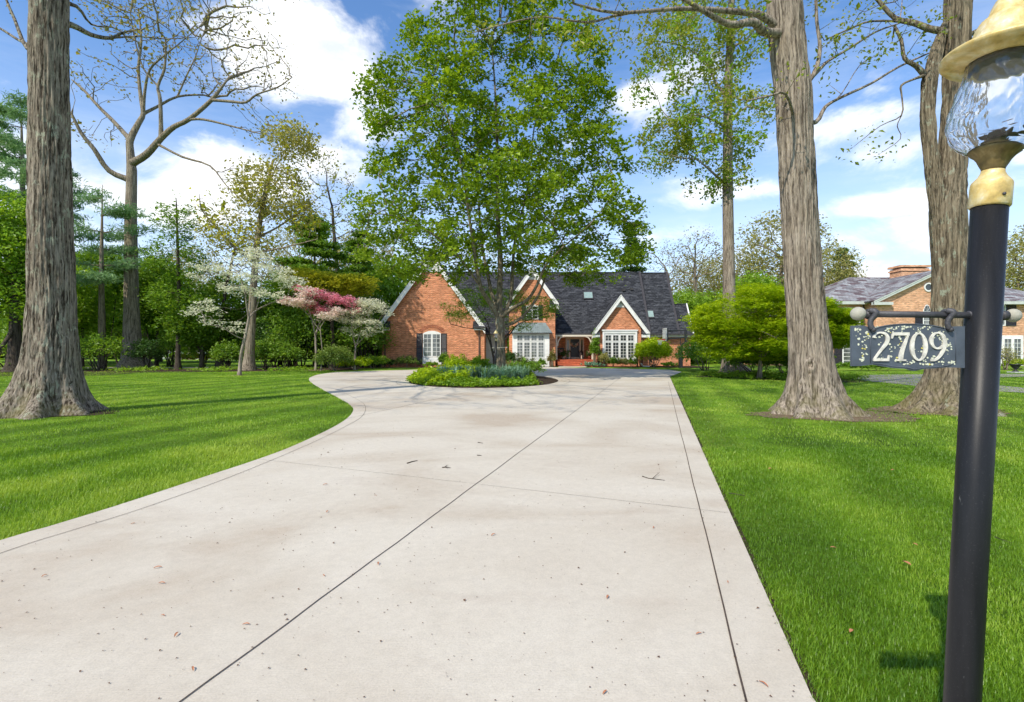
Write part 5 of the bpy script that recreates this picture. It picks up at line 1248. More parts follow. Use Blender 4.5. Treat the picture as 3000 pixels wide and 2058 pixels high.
bgd['spring'] = make_tree('woodland_tree', 'fresh green woodland tree behind the bright shrubs', 'tree', 56, [(2200, 1066, 14), (2200, 950, 11), (2205, 880, 6)], [(2200, 870, 70, 70, 4, 1), (2230, 940, 60, 50, 3, .7)],
    step=.7, natt=700, r0=.02, leaf=('leaf_spring', 12, .4, .26, .18, .3, 2, .8), fill=('leaf_spring', 900, 12, .4, .25, .17, .3, .8), fd=1.8, bark='bark', seed=122, jit=.25)
bgd['green'] = make_tree('woodland_tree', 'mid green woodland tree behind the left boundary planting', 'tree', 60, [(300, 1064, 20), (300, 920, 15), (305, 850, 8)], [(300, 850, 120, 90, 5, 1), (340, 930, 100, 60, 5, .8), (250, 930, 100, 60, 5, .8)],
    step=.9, natt=1100, r0=.024, leaf=('leaf_green', 16, .55, .32, .22, .3, 2, .9), fill=('leaf_green', 2200, 16, .5, .3, .2, .3, .8), fd=2.4, bark='bark_dark', seed=123, jit=.22)
gw = {'olive': 'olive spring trees in the woods behind', 'bare': 'nearly bare trees in the woods behind', 'spring': 'fresh green trees in the woods behind', 'green': 'mid green trees in the woods behind'}
for k_, o in bgd.items(): o['group'] = gw[k_]
spots = [('olive', 2160, 66, .85, 'olive tree just right of the slim tall trunk'), ('olive', 2420, 70, .9, 'olive tree behind the massive right oak trunk'), ('olive', 2060, 80, .95, 'olive tree far behind the right end of the brick house'),
    ('olive', 2560, 82, .62, 'olive tree above the neighbour roof ridge'), ('olive', 2980, 66, .95, 'olive tree right of the lamp post'), ('olive', 3080, 70, 1.05, 'olive tree past the right edge of the neighbour roof'), ('olive', 2640, 78, .7, 'low olive tree left of the neighbour chimney'),
    ('bare', 1960, 72, 1.05, 'bare tree just behind the right roof edge'), ('bare', 2100, 74, .9, 'bare tree left of the slim tall trunk'), ('bare', 1700, 78, .95, 'bare tree behind the main roof ridge'), ('bare', 1400, 76, 1.0, 'bare tree seen between the maple limbs left'),
    ('bare', 1540, 74, .9, 'bare tree behind the middle gable'), ('bare', 1250, 72, .95, 'bare tree behind the garage gable'), ('bare', 1100, 70, 1.1, 'bare tree behind the evergreen left of the garage'), ('bare', 2700, 84, .8, 'bare tree behind the neighbour gable'),
    ('spring', 2090, 60, .9, 'fresh green tree low behind the basketball hoop'), ('spring', 2330, 64, 1.0, 'fresh green tree behind the right oak base'), ('spring', 1160, 62, 1.3, 'fresh green tree behind the evergreen screen'), ('spring', 2010, 58, .8, 'fresh green tree beside the low right roof'),
    ('green', 120, 62, 0.70, 'green tree behind the white pine'), ('green', -150, 60, 0.77, 'green tree beyond the left edge of the lawn'), ('green', 470, 66, 0.59, 'green tree behind the slim dark trunk'), ('green', 640, 64, 0.59, 'green tree behind the bronze twiggy tree'),
    ('green', 800, 66, 0.66, 'green tree behind the yellowing tall tree'), ('green', 980, 62, 0.70, 'green tree behind the spruce'), ('green', -420, 58, 0.84, 'green tree far beyond the left edge'), ('green', 2250, 84, 0.52, 'green tree low between the houses'), ('green', 3150, 84, 0.70, 'green tree far beyond the right edge'),
    ('olive', 870, 72, 1.0, 'olive tree above the golden maple'), ('olive', 1050, 74, 1.05, 'olive tree left of the garage gable top'), ('olive', 560, 78, 1.0, 'olive tree high behind the white dogwood'), ('spring', 420, 58, 1.25, 'fresh green tree behind the bare giant'), ('spring', 200, 56, 1.2, 'fresh green tree right of the near oak, behind the pine')]
rg = random.Random(77)
for (k_, px, Y, sc_, lb) in spots:
    c = copy_tree(bgd[k_]); place(c, G2(px, Y), rg.uniform(0, 6.28), (sc_ * rg.uniform(.9, 1.1), sc_, sc_ * rg.uniform(.93, 1.07)), lb)
# distant belts that read as one mass
def belt(label, pts, h, mt, n, seed, L_=.6):
    rg = np.random.default_rng(seed); C = []
    for i in range(n):
        f = rg.random() * (len(pts) - 1); a = int(f); t_ = f - a; p = np.array(pts[a]) * (1 - t_) + np.array(pts[a + 1]) * t_
        hh = h * (.55 + .45 * noise.noise(Vector((p[0] * .12, p[1] * .12, seed))) + .2 * noise.noise(Vector((p[0] * .5, p[1] * .5, seed))))
        C.append((p[0] + rg.normal(0, 1.5), p[1] + rg.normal(0, 2), rg.random() ** .8 * hh))
    V, F, at = leaf_arrays(np.array(C), 12, .6, L_, L_ * .7, rg, .3); k = V[:, 2].reshape(-1, 4).min(1) > 0
    tag(mesh_obj('woodland', V, F[k], M[mt], None, attr=at[k]), label, 'woods', kind='stuff')
belt('far off green woodland closing the view at the left', [(-110, 80), (-70, 84), (-30, 88), (-2, 92)], 9.5, 'leaf_green', 7000, 5)
belt('far off olive woodland behind the houses', [(-30, 96), (20, 100), (60, 98), (120, 90)], 9, 'leaf_olive', 6000, 6)
belt('green undergrowth below the trees between the two houses', [(17, 58), (24, 62), (34, 66), (44, 70)], 4.2, 'leaf_green', 2600, 7, .4)
# dogwoods: flat tiers of blossom
def dogwood(label, Y, trunk, limbs, blobs, pet, seed, n=14, extra=None, group='flowering dogwoods'):
    rq = random.Random(seed); k0 = 1.3 if Y < 35 else 1.8
    blobs = [(b[0], b[1] + rq.uniform(-4, 4), b[2], b[3] * k0, *b[4:]) for b in blobs]
    return make_tree('dogwood_tree', label, 'dogwood', Y, trunk, blobs, limbs=limbs, step=.28, natt=1100, dinf=2.6, dkill=.42, r0=.007, iters=80,
                     leaf=('leaf_spring', 2, .12, .08, .05, .6, 1, .5, .3), leaf2=(pet, n, .16, .10, .085, .66, 1, .75, .3), fill=(pet, 1500, 6, .12, .11, .095, .55, .5), fd=.75, gap=(2.3, .12), bark='bark_pale', seed=seed, up=-.02, jit=.12, flare=(.35, .2), group=group)
dogwood('large leaning dogwood with flat tiers of white blossom on the left lawn', 31, [(701, 1100, 12), (706, 1040, 10), (720, 980, 9), (729, 932, 8)],
    [[(729, 935, 0, 6), (722, 890, -.3, 5), (716, 850, -.6, 4), (700, 800, -1.0, 2)], [(729, 935, 0, 6), (750, 910, .4, 5), (790, 890, .8, 4), (840, 872, 1, 2)], [(750, 912, .4, 4), (760, 870, .2, 3), (770, 800, 0, 2)], [(714, 995, 0, 4), (690, 985, -.4, 3), (650, 960, -.8, 2), (600, 950, -1.2, 2)],
     [(729, 935, 0, 4), (735, 880, 1, 3), (740, 800, 1.6, 2)]],
    [(640, 790, 75, 9, 1.7, 1), (570, 812, 30, 8, 1.0, .8), (700, 815, 60, 8, 1.6, 1), (735, 765, 70, 10, 1.6, 1), (745, 738, 30, 12, 1.0, .8), (800, 790, 65, 8, 1.5, 1), (850, 820, 45, 8, 1.2, .9), (720, 850, 65, 8, 1.5, 1), (800, 865, 55, 7, 1.3, .8), (680, 835, 45, 8, 1.4, .8), (600, 905, 45, 8, 1.2, .9), (640, 950, 55, 6, 1.2, .8), (570, 920, 30, 8, 1, .6), (690, 965, 35, 4, .8, .5), (620, 885, 28, 6, .8, .4), (870, 845, 40, 7, 1, .5)],
    'petal_white', 201, 15)
dogwood('dogwood with pink blossom on the left lawn', 38.2, [(925, 1086, 8), (926, 1040, 7), (924, 985, 6)],
    [[(924, 985, 0, 5), (918, 955, -.3, 4), (912, 930, -.5, 3), (900, 900, -.8, 2)], [(924, 985, 0, 5), (935, 950, .3, 4), (950, 930, .6, 3), (975, 905, .9, 2)], [(920, 960, 0, 3), (935, 900, 0, 2)]],
    [(885, 845, 22, 7, .8, .9), (930, 860, 38, 8, 1.2, 1), (960, 870, 32, 8, 1.2, 1), (985, 885, 22, 8, 1, .9), (1020, 880, 26, 8, 1, 1), (1035, 905, 20, 6, .8, .6), (905, 895, 32, 7, 1.2, .9), (930, 910, 25, 6, 1, .8), (850, 885, 34, 5, 1, .7), (960, 905, 30, 6, 1, .6)],
    'petal_pink', 202, 26)
dogwood('smaller blush and white dogwood tangled into the pink one', 37.4, [(940, 1088, 4), (945, 1040, 3), (938, 960, 3)], [[(938, 970, 0, 2), (900, 920, 0, 2), (870, 895, 0, 2)], [(938, 960, 0, 2), (965, 920, 0, 2), (985, 905, 0, 2)]],
    [(870, 890, 50, 6, 1.2, 1), (905, 862, 35, 5, 1, .6), (960, 925, 30, 6, 1, .9), (985, 915, 25, 6, .9, .8), (905, 850, 30, 5, 1, .5), (845, 880, 26, 5, .9, .7)], 'petal_blush', 203, 14)
dogwood('white dogwood beside the garage corner', 39.0, [(1039, 1080, 8), (1040, 1040, 6), (1042, 1015, 5)],
    [[(1040, 1020, 0, 4), (1034, 985, -.3, 3), (1030, 950, -.6, 2)], [(1042, 1018, 0, 4), (1052, 985, .3, 3), (1060, 950, .5, 2)], [(1042, 1015, 0, 3), (1065, 990, 0, 2), (1090, 975, 0, 2)]],
    [(1080, 890, 40, 8, 1.1, 1), (1110, 905, 30, 8, 1, 1), (1050, 915, 45, 8, 1.3, 1), (1020, 940, 38, 6, 1.1, .9), (1075, 945, 45, 8, 1.2, .9), (1090, 970, 35, 6, 1, .7), (1020, 965, 25, 5, .8, .5), (1060, 985, 40, 4, .9, .4), (1060, 880, 20, 6, .8, .5), (1130, 925, 20, 8, .8, .7)], 'petal_white', 204, 16)
# serviceberry behind the maple in the island
make_tree('serviceberry', 'multi stemmed small tree with fine light leaves behind the island lamp post', 'tree', 30.2, [(1450, 1095, 9), (1447, 1050, 8), (1440, 1025, 7)],
    [(1400, 870, 75, 30, 2.2, 1), (1340, 905, 55, 25, 1.8, 1), (1480, 880, 80, 35, 2.4, 1), (1570, 900, 65, 35, 2.2, .9), (1345, 930, 45, 18, 1.4, .9), (1520, 945, 60, 30, 2, .7), (1610, 915, 40, 25, 1.4, .6), (1420, 930, 40, 25, 2, .4)],
    limbs=[[(1447, 1040, 0, 6), (1437, 1010, -.2, 5), (1428, 985, -.4, 4), (1415, 965, -.6, 3), (1370, 962, -1, 2), (1320, 950, -1.4, 2)], [(1447, 1040, 0, 6), (1435, 985, .3, 4), (1430, 950, .5, 3), (1400, 900, .8, 2)], [(1450, 1030, 0, 6), (1480, 990, .4, 5), (1505, 960, .6, 3), (1560, 930, 1, 2)], [(1450, 1030, 0, 5), (1490, 985, -.4, 4), (1520, 950, -.8, 3), (1600, 920, -1.2, 2)]],
    step=.3, natt=1100, r0=.006, leaf=('leaf_holly', 12, .16, .09, .05, .5, 1, .85, .5), fill=('leaf_spring', 2200, 10, .12, .09, .05, .55, .35), fd=.9, gap=(1.6, .0), bark='bark_dark', seed=64, up=.0)
# ------------------------------------------------------------------ right side planting
for i, (Y, tr, bl, lb) in enumerate([
    (27.5, [(2225, 1112, 12), (2228, 1040, 9), (2215, 980, 7)], [(2140, 905, 92, 26, 3, 1), (2200, 870, 95, 22, 3, 1), (2105, 955, 78, 28, 2.6, 1), (2260, 930, 90, 30, 3, 1), (2170, 960, 110, 30, 3, 1), (2250, 985, 85, 30, 2.6, 1), (2090, 995, 50, 24, 2, .9), (2290, 880, 60, 24, 2.4, .9), (2215, 845, 50, 14, 2, .7), (2160, 1010, 80, 20, 2.4, .8), (2245, 1035, 85, 22, 2.4, .8), (2120, 1035, 60, 18, 2.2, .6), (2050, 930, 40, 16, 2, .5)], 'wide layered lime green maple on the right between hoop and massive oak'),
    (25.0, [(2330, 1118, 10), (2340, 1040, 8), (2360, 985, 6)], [(2440, 930, 55, 24, 2, 1), (2420, 975, 60, 30, 2.2, 1), (2350, 900, 60, 24, 2.2, .9), (2330, 960, 70, 30, 2.2, 1), (2450, 1000, 40, 20, 1.6, .9), (2300, 1010, 60, 24, 2, .9), (2470, 960, 32, 30, 1.4, .8)], 'lime green layered maple directly behind the massive right oak')]):
    make_tree('japanese_maple', lb, 'japanese maple', Y, tr, bl, limbs=[[(tr[1][0], tr[1][1], 0, 6), (tr[1][0] - 50, tr[1][1] - 40, -.5, 4), (tr[1][0] - 110, tr[1][1] - 70, -1, 2)], [(tr[1][0], tr[1][1] + 20, 0, 6), (tr[1][0] + 40, tr[1][1] - 30, .5, 4), (tr[1][0] + 80, tr[1][1] - 60, 1, 2)], [(tr[1][0], tr[1][1] + 20, 0, 6), (tr[1][0] + 10, tr[1][1] - 60, -1, 4), (tr[1][0] - 10, tr[1][1] - 120, -1.3, 2)]],
        step=.33, natt=1500, dinf=3, dkill=.5, r0=.006, leaf=('leaf_lime', 10, .19, .13, .055, .62, 1, .98, .38), fill=('leaf_lime', 4300, 16, .13, .14, .06, .66, .32), fd=1.1, bark='bark', seed=300 + i, up=-.01, group='lime green layered maples at the right')
make_shrub('viburnum_shrub', 'green shrub dotted with white flowers beside the basketball pole', 'shrub', G2(2065, 37.5), 4.0, 2.5, 'leaf_green', 4600, .14, .08, 8, 310, rag=.22, flower=('petal_white', 150, .055))
make_shrub('shrub', 'dark understorey shrub below the lime maple, left part', 'shrub', G2(2215, 30.5), 3.4, 1.9, 'leaf_green', 3600, .13, .08, 8, 311, rag=.3, bark='bark_dark')
make_shrub('shrub', 'dark understorey shrub below the lime maple, beside the oak', 'shrub', G2(2310, 28.5), 3.2, 1.8, 'leaf_green', 3200, .13, .08, 12, 312, rag=.35, bark='bark')
make_shrub('shrub', 'dark shrub around the slim tall trunk base', 'shrub', G2(2165, 34.5), 3.0, 1.8, 'leaf_dark', 2600, .13, .08, 8, 313, rag=.3, bark='bark_dark')
make_shrub('shrub', 'rounded bright green shrub below the hoop against the house', 'shrub', (X(1912, 45.6), 45.6, 0), 3.4, 2.6, 'leaf_lime', 9000, .15, .09, 10, 320, rag=.07, low=.30, flat=.5, dense=.35)
rows = [(1140, 44.8, .9, .8, 'leaf_dark', 'tiny dark boxwood near the left garage downspout'), (1118, 44.5, .8, .7, 'leaf_dark', 'tiny dark boxwood at the garage corner'), (1192, 44.9, 2.2, 1.0, 'leaf_holly', 'twiggy shrub left of the garage window'), (1300, 44.8, 1.0, 1.3, 'leaf_green', 'green shrub under the right garage shutter'), (1262, 44.6, 1.3, .5, 'leaf_spring', 'low plant under the garage window'),
    (1340, 44.7, 1.6, .6, 'leaf_green', 'low shrub below the garage brick right of the window'), (1398, 44.7, 1.1, .9, 'leaf_spring', 'shrub at the right garage downspout'),
    (1495, 45.2, 1.2, 1.5, 'leaf_dark', 'dark shrub at the left of the white bay'), (1530, 45.3, 1.3, .6, 'leaf_olive', 'low pinkish olive shrub under the white bay'), (1560, 45.3, .9, .5, 'leaf_green', 'low shrub under the middle of the bay'), (1587, 45.4, 1.0, .7, 'leaf_green', 'green shrub under the right of the bay'), (1617, 45.7, .8, 1.5, 'leaf_bud', 'thin reddish rose beside the porch'),
    (1742, 46.8, .9, 3.0, 'leaf_green', 'climbing shrub on the right porch post'), (1770, 46.2, 1.0, 1.3, 'leaf_olive', 'shrub left below the big window'), (1795, 46.2, 1.3, .9, 'leaf_green', 'shrub below the big window, second from left'), (1825, 46.2, 1.3, .8, 'leaf_olive', 'olive shrub below the big window middle'), (1850, 46.2, 1.1, .8, 'leaf_green', 'shrub below the right of the big window'), (1868, 46.7, .5, 2.3, 'leaf_holly', 'thin climber on the brick right of the big window'),
    (1725, 46.0, 1.3, .45, 'leaf_blue', 'low silver green plant right of the steps'), (1745, 45.7, 1.3, .4, 'leaf_blue', 'low silver green plant in front of the downspout'), (1960, 44.2, 1.6, .5, 'leaf_green', 'low shrub at the basketball pole foot')]
for i, (px, Y, w, h, mt, lb) in enumerate(rows):
    make_shrub('foundation_shrub', lb, 'shrub', G2(px, Y), w, h, mt, int(500 + 900 * w * h), .11, .065, 5, 330 + i, rag=.35, group='foundation plants along the brick house', dense=.3, low=.15)
make_shrub('hedge', 'low clipped green hedge in front of the neighbour house', 'hedge', G2(2560, 37.5), 7.2, .75, 'leaf_green', 5200, .13, .08, 6, 360, rag=.05, d=1.3, dense=.15)
make_shrub('shrub', 'pale twiggy shrub beside the neighbour urn', 'shrub', G2(2945, 39), 2.0, 1.9, 'leaf_olive', 900, .1, .06, 10, 361, rag=.35)
make_shrub('shrub', 'low lime shrub behind the neighbour urn', 'shrub', G2(2985, 40), 2.4, .8, 'leaf_lime', 1500, .12, .08, 5, 362)
# ferny ground plants in the right bed
rng = np.random.default_rng(3); n = 2600; a = rng.random(n) * 6.283; f = np.sqrt(rng.random(n))
pts = np.stack([15.4 + 4.3 * f * np.cos(a), 29.2 + 4.0 * f * np.sin(a), .03 + .18 * rng.random(n)], 1); pts = pts[(np.sin(pts[:, 0] * 2.3) + np.sin(pts[:, 1] * 2.9) + rng.normal(0, .6, len(pts))) > .1]
dome_cover('groundcover', 'patchy green groundcover below the lime maples', 'groundcover', pts, 'leaf_spring', .12, .07, 6, .10, .5, 9)
n = 1800; pts = np.stack([rng.uniform(-36, -13, n), rng.uniform(35.2, 39.2, n), .03 + .2 * rng.random(n)], 1); pts = pts[(np.sin(pts[:, 0] * 1.1) + rng.normal(0, .5, len(pts))) > .5]
dome_cover('groundcover', 'scattered green seedlings on the left mulch bed', 'groundcover', pts, 'leaf_spring', .14, .08, 5, .12, .5, 10)
# ------------------------------------------------------------------ neighbour's brick house
NH = thing('neighbour_house', 'pale brick two storey neighbour house with mottled slate roof at the right', 'house', (X(2700, 50), 50, 0))
NY = 49.0; FY = 47.4
xl, xr = X(2404, NY) , X(3060, NY) + 2; ez = Z(884, NY); rz_ = Z(813, 54.5)
w = MB(); w.box(xl + .5, xr - .5, NY, NY + 11, -.1, ez); w.build('wall', M['brick_pale'], NH)
# hipped main roof
r = MB(); x0, x1 = xl, xr; y0, y1 = NY - .5, NY + 11.5; rx0, rx1 = X(2487, 54.5), xr - 5.5; ry = (y0 + y1) / 2
r.add([(x0, y0, ez), (x1, y0, ez), (x1, y1, ez), (x0, y1, ez), (rx0, ry, rz_), (rx1, ry, rz_)], [(0, 1, 5, 4), (1, 2, 5), (2, 3, 4, 5), (3, 0, 4), (0, 3, 2, 1)])
r.build('roof', M['slate'], NH)
c = MB(); c.box(x0 - .05, x1, y0 - .08, y0 + .45, ez - .30, ez - .02); c.build('cornice', M['grey_trim'], NH)
# lower wing at the left with its chimney
w = MB(); w.box(X(2225, 50), xl + .49, 50.2, 57, -.1, 4.9); w.build('wall', M['brick_pale'], NH)
r = MB(); a0 = X(2215, 50) - .3; r.add([(a0, 49.8, 4.85), (xl + .6, 49.8, 4.85), (xl + .6, 57.4, 4.85), (a0, 57.4, 4.85), (a0 + 3.2, 53.6, 6.6), (xl + .6, 53.6, 6.6)], [(0, 1, 5, 4), (2, 3, 4, 5), (3, 0, 4), (0, 3, 2, 1), (1, 2, 5)]); r.build('roof', M['slate'], NH)
c = MB(); c.box(X(2399, 55), X(2413, 55), 55, 55.9, 5, Z(812, 55)); ch = c.build('chimney', M['brick'], NH)
c = MB(); c.box(X(2398, 55) - .05, X(2414, 55) + .05, 54.93, 55.97, Z(812, 55), Z(806, 55)); c.build('chimney_cap', M['copper'], ch)
# front gable wing
ap = X(2742, FY); za = Z(794, FY); zl = Z(874, FY); g0, g1 = X(2567, FY), 2 * ap - X(2567, FY); kk = (za - zl) / (ap - X(2575, FY))
w = MB(); f_ = lambda x: za - abs(x - ap) * kk - .25
w.prism([(g0, -.1), (g1, -.1), (g1, f_(g1)), (ap, f_(ap)), (g0, f_(g0))], FY, FY + .4); w.box(g0 + .001, g0 + .4, FY + .4, NY, -.1, f_(g0) - .02); w.box(g1 - .4, g1 - .001, FY + .4, NY, -.1, f_(g1) - .02)
w.build('wall', M['brick_pale'], NH)
r = MB()
for xe in (g0 - .45, g1 + .45):
    ze = za - abs(xe - ap) * kk; pts = [(xe, FY - .35, ze), (ap, FY - .35, za), (ap, ry + .2, za), (xe, ry + .2, ze)]
    pts = pts if Vector(np.subtract(pts[1], pts[0])).cross(Vector(np.subtract(pts[2], pts[0]))).z > 0 else pts[::-1]
    r.slab([(q[0], q[1], q[2] + .1) for q in pts], .14)
r.build('roof', M['slate'], NH)
rake(NH, g0 - .45, za - (ap - g0 + .45) * kk - .02, ap, za - .02, g1 + .45, za - (ap - g0 + .45) * kk - .02, FY - .26, .22, mat='grey_trim')
for a, b in ((g0 - .45, g0 + 1.3), (g1 - 1.3, g1 + .45)):
    c = MB(); c.box(a, b, FY - .4, FY - .003, f_(g0) - .28, f_(g0) - .02); c.build('cornice_return', M['grey_trim'], NH)
c = MB(); c.box(X(2640, 52), X(2722, 52), 52, 53.6, 7, Z(786, 52)); ch = c.build('chimney', M['brick_pale'], NH)
c = MB(); c.box(X(2637, 52), X(2725, 52), 51.9, 53.7, Z(794, 52), Z(790, 52)); c.box(X(2636, 52), X(2726, 52), 51.88, 53.72, Z(783, 52), Z(777, 52)); c.build('chimney_cap', M['brick_pale'], ch)
# windows
window(NH, X(2467, NY), X(2520, NY), Z(955, NY), Z(901, NY), NY - .003, [((X(2467, NY) + X(2520, NY)) / 2, .10)], 4, .12, .04, 'curtain_glass'); shutter(NH, X(2443, NY), X(2466, NY), Z(958, NY), Z(902, NY), NY); shutter(NH, X(2521, NY), X(2545, NY), Z(958, NY), Z(902, NY), NY)
window(NH, X(2467, NY), X(2520, NY), Z(1071, NY), Z(1008, NY), NY - .003, [((X(2467, NY) + X(2520, NY)) / 2, .10)], 5, .12, .04, 'curtain_glass'); shutter(NH, X(2443, NY), X(2466, NY), Z(1071, NY), Z(1006, NY), NY)
window(NH, X(2703, FY), X(2727, FY), Z(985, FY), Z(915, FY), FY - .003, 3, 6, .10, .04, 'glass', arch=.7); shutter(NH, X(2680, FY), X(2702, FY), Z(985, FY), Z(916, FY), FY)
fw = MB(); fx, fz, fr_ = X(2715, FY), Z(914, FY), (X(2727, FY) - X(2703, FY)) / 2 - .10
fw.prism([(fx - fr_, fz + .06), (fx + fr_, fz + .06)] + [(fx + fr_ * math.cos(R(a)), fz + .06 + .52 * math.sin(R(a))) for a in range(15, 166, 15)], FY - .055, FY - .047); fw.build('fan_pane', M['glass'], NH)
fw = MB()
for a in (45, 90, 135): fw.bar((fx + .08 * math.cos(R(a)), FY - .058, fz + .07), (fx + fr_ * math.cos(R(a)), FY - .058, fz + .06 + .52 * math.sin(R(a))), .008, .035, up=(0, 1, 0))
fw.build('fan_muntin', M['white'], NH)
ov = MB(); oc = np.array((X(2719, FY), FY - .02, Z(842, FY))); ov.lathe([(.42, 0), (.42, .06), (.30, .06), (.30, 0)], oc, 24, axis=(0, -1, 0)); ov_ = ov.build('oval_window', M['white'], NH)
ov = MB(); ov.lathe([(.31, .0), (.31, .02)], oc, 24, axis=(0, -1, 0)); ov.build('pane', M['glass'], ov_)
window(NH, X(2905, NY), X(2945, NY), Z(955, NY), Z(895, NY), NY - .003, 2, 4, .10, .04, 'curtain_glass'); shutter(NH, X(2946, NY), X(2976, NY), Z(955, NY), Z(894, NY), NY)
sr = MB(); sr.box(X(2930, NY), X(2996, NY), NY - .08, NY - .002, Z(1077, NY), Z(983, NY)); sr.build('window_surround', M['white'], NH)
for a in (2938, 2966): window(NH, X(a, NY), X(a + 23, NY), Z(1068, NY), Z(992, NY), NY - .082, 2, 6, .06, .035, 'curtain_glass')
dn = MB(); dn.tube([(g0 - .12, NY - .08, ez - .2), (g0 - .12, NY - .08, .1)], .06, 8); dn.build('downspout', M['downspout'], NH)
# urn
UY = 34.5; uc = np.array((X(2975, UY), UY, 0)); u = thing('garden_urn', 'black footed garden urn beside the neighbour driveway', 'urn', uc)
b = MB(); b.box(uc[0] - .3, uc[0] + .3, UY - .3, UY + .3, 0, .07); b.build('plinth', M['grey_trim'], u)
b = MB(); b.lathe([(.20, .07), (.17, .11), (.07, .18), (.07, .24), (.16, .32), (.24, .42), (.27, .50), (.34, .54), (.34, .58), (.27, .57), (.22, .48)], uc, 20); b.build('bowl', M['black'], u, True)
# ------------------------------------------------------------------ near lamp post with house number sign
def mmat(name, c, rough, metal=0.0, var=.2, scale=8, bmp=.0, bs=60, spec=.5): return plain(name, c, rough, var, scale, metal, spec, bmp, bs)
def post_mat():
    m, t, o = new_mat('post_black'); co = t.node('ShaderNodeTexCoord').outputs['Object']
    n = t.noise(t.mapping(co, (30, 30, 3)), 1, 5, .6); sp = t.noise(co, 260, 2, .6); sc_ = t.noise(t.mapping(co, (40, 40, 8)), 2, 3)
    col = t.ramp(n, [(.3, (.009, .0095, .011)), (.7, (.017, .018, .021))])
    col = t.mix(t.ramp(sp, [(.62, 0), (.75, .35)]), col, (.07, .07, .075, 1)); col = t.mix(t.ramp(sc_, [(.74, 0), (.78, .5)]), col, (.2, .2, .2, 1))
    b = principled(t, o, Base_Color=col, Roughness=.42); b.inputs['Specular IOR Level'].default_value = .22
    t.set(b.inputs['Normal'], bump(t, t.math('ADD', sp, n), .0002)); return m
def brass_mat():
    m, t, o = new_mat('aged_brass_paint'); co = t.node('ShaderNodeTexCoord').outputs['Object']
    n = t.noise(t.mapping(co, (1, 1, 1)), 14, 6, .65, .5); n2 = t.noise(co, 45, 4, .6)
    col = t.ramp(n, [(.32, (.38, .27, .10)), (.44, (.62, .45, .15)), (.55, (.70, .58, .30)), (.68, (.76, .71, .60))])
    col = t.mix(1.0, col, t.ramp(n2, [(.3, .8), (.7, 1.12)]), 'MULTIPLY')
    b = principled(t, o, Base_Color=col, Roughness=.45, Metallic=.15); t.set(b.inputs['Normal'], bump(t, n2, .0012)); return m
def bronze_mat():
    m, t, o = new_mat('antique_bronze'); co = t.node('ShaderNodeTexCoord').outputs['Object']
    n = t.noise(co, 30, 5, .6); col = t.ramp(n, [(.3, (.07, .05, .022)), (.6, (.22, .16, .06)), (.8, (.40, .32, .16))])
    b = principled(t, o, Base_Color=col, Roughness=.5, Metallic=.35); t.set(b.inputs['Normal'], bump(t, n, .0015)); return m
def globe_glass():
    m, t, o = new_mat('rippled_glass'); co = t.node('ShaderNodeTexCoord').outputs['Object']
    g = t.node('ShaderNodeBsdfPrincipled'); g.inputs['Transmission Weight'].default_value = .96; g.inputs['IOR'].default_value = 1.38
    g.inputs['Roughness'].default_value = .02; g.inputs['Base Color'].default_value = (.93, .95, .96, 1)
    t.l.new(g.outputs[0], o.inputs[0]); return m
M['post_black'] = post_mat(); M['brass'] = brass_mat(); M['bronze'] = bronze_mat(); M['globe'] = globe_glass()
M['iron'] = mmat('iron', (.055, .055, .062), .55, .2, .3, 20, .0015, 140)
M['ball_grey'] = mmat('ball_grey', (.36, .35, .29), .75, 0, .12, 40, .001, 200)
M['sign_blue'] = mmat('sign_blue', (.075, .092, .118), .55, .1, .25, 16, .0008, 120)
M['number_white'] = mmat('number_white', (.62, .60, .53), .7, 0, .28, 60, .0008, 150)
M['lichen_pale'] = mmat('lichen_pale', (.60, .62, .48), .95, 0, .25, 200)
M['lichen_yellow'] = mmat('lichen_yellow', (.55, .48, .10), .95, 0, .25, 200)
M['candle'] = mmat('candle', (.80, .62, .38), .6)
M['rust_leaf'] = mmat('rust_leaf', (.42, .17, .08), .8, 0, .3, 60)
QY = 1.34; qk = QY / 1500
pb = np.array((X(2823, QY) - .0516 * (2962 - 2058) * qk * 1.0, QY, 0.0)); ptop = P3(2899, 596, QY)
pdir = Vector(ptop - pb).normalized()
LP = thing('lamp_post', 'black lamp post with weathered yellow cap and rippled glass globe at the right edge', 'lamp post', pb)
b = MB(); b.tube([pb + (0, 0, -.1), pb + (ptop - pb) * .5, ptop], .0382, 40); b.build('pole', M['post_black'], LP, True)
def on_post(py):  # point of the post axis at a pixel height
    z = Z(py, QY); f = z / ptop[2]; return pb + (ptop - pb) * f
hd = Vector((.088, -.02, 1)).normalized()
def al(base, s): return tuple(np.array(base) + np.array(hd) * s)
ft = np.array(ptop); S_ = .00092
b = MB(); b.lathe([(.0405, -.012), (.0435, -.008), (.0430, .048), (.0415, .053), (.030, .068), (.0245, .080), (.0245, .084)], ft, 40, axis=hd); b.build('fitter', M['brass'], LP, True)
b = MB(); b.ball(tuple(ft + np.array((-.004, -.0445, .012))), .0042, 8); b.build('set_screw', M['iron'], LP, True)
b = MB(); b.lathe([(.0235, .084), (.0245, .090), (.027, .100), (.032, .112), (.040, .124), (.051, .134), (.0545, .139), (.050, .144), (.030, .140), (.010, .135)], ft, 48, axis=hd, wob=lambda a, z: 1 + (.10 * abs(math.cos(8 * a)) if .09 < z < .135 else 0)); b.build('cup', M['bronze'], LP, True)
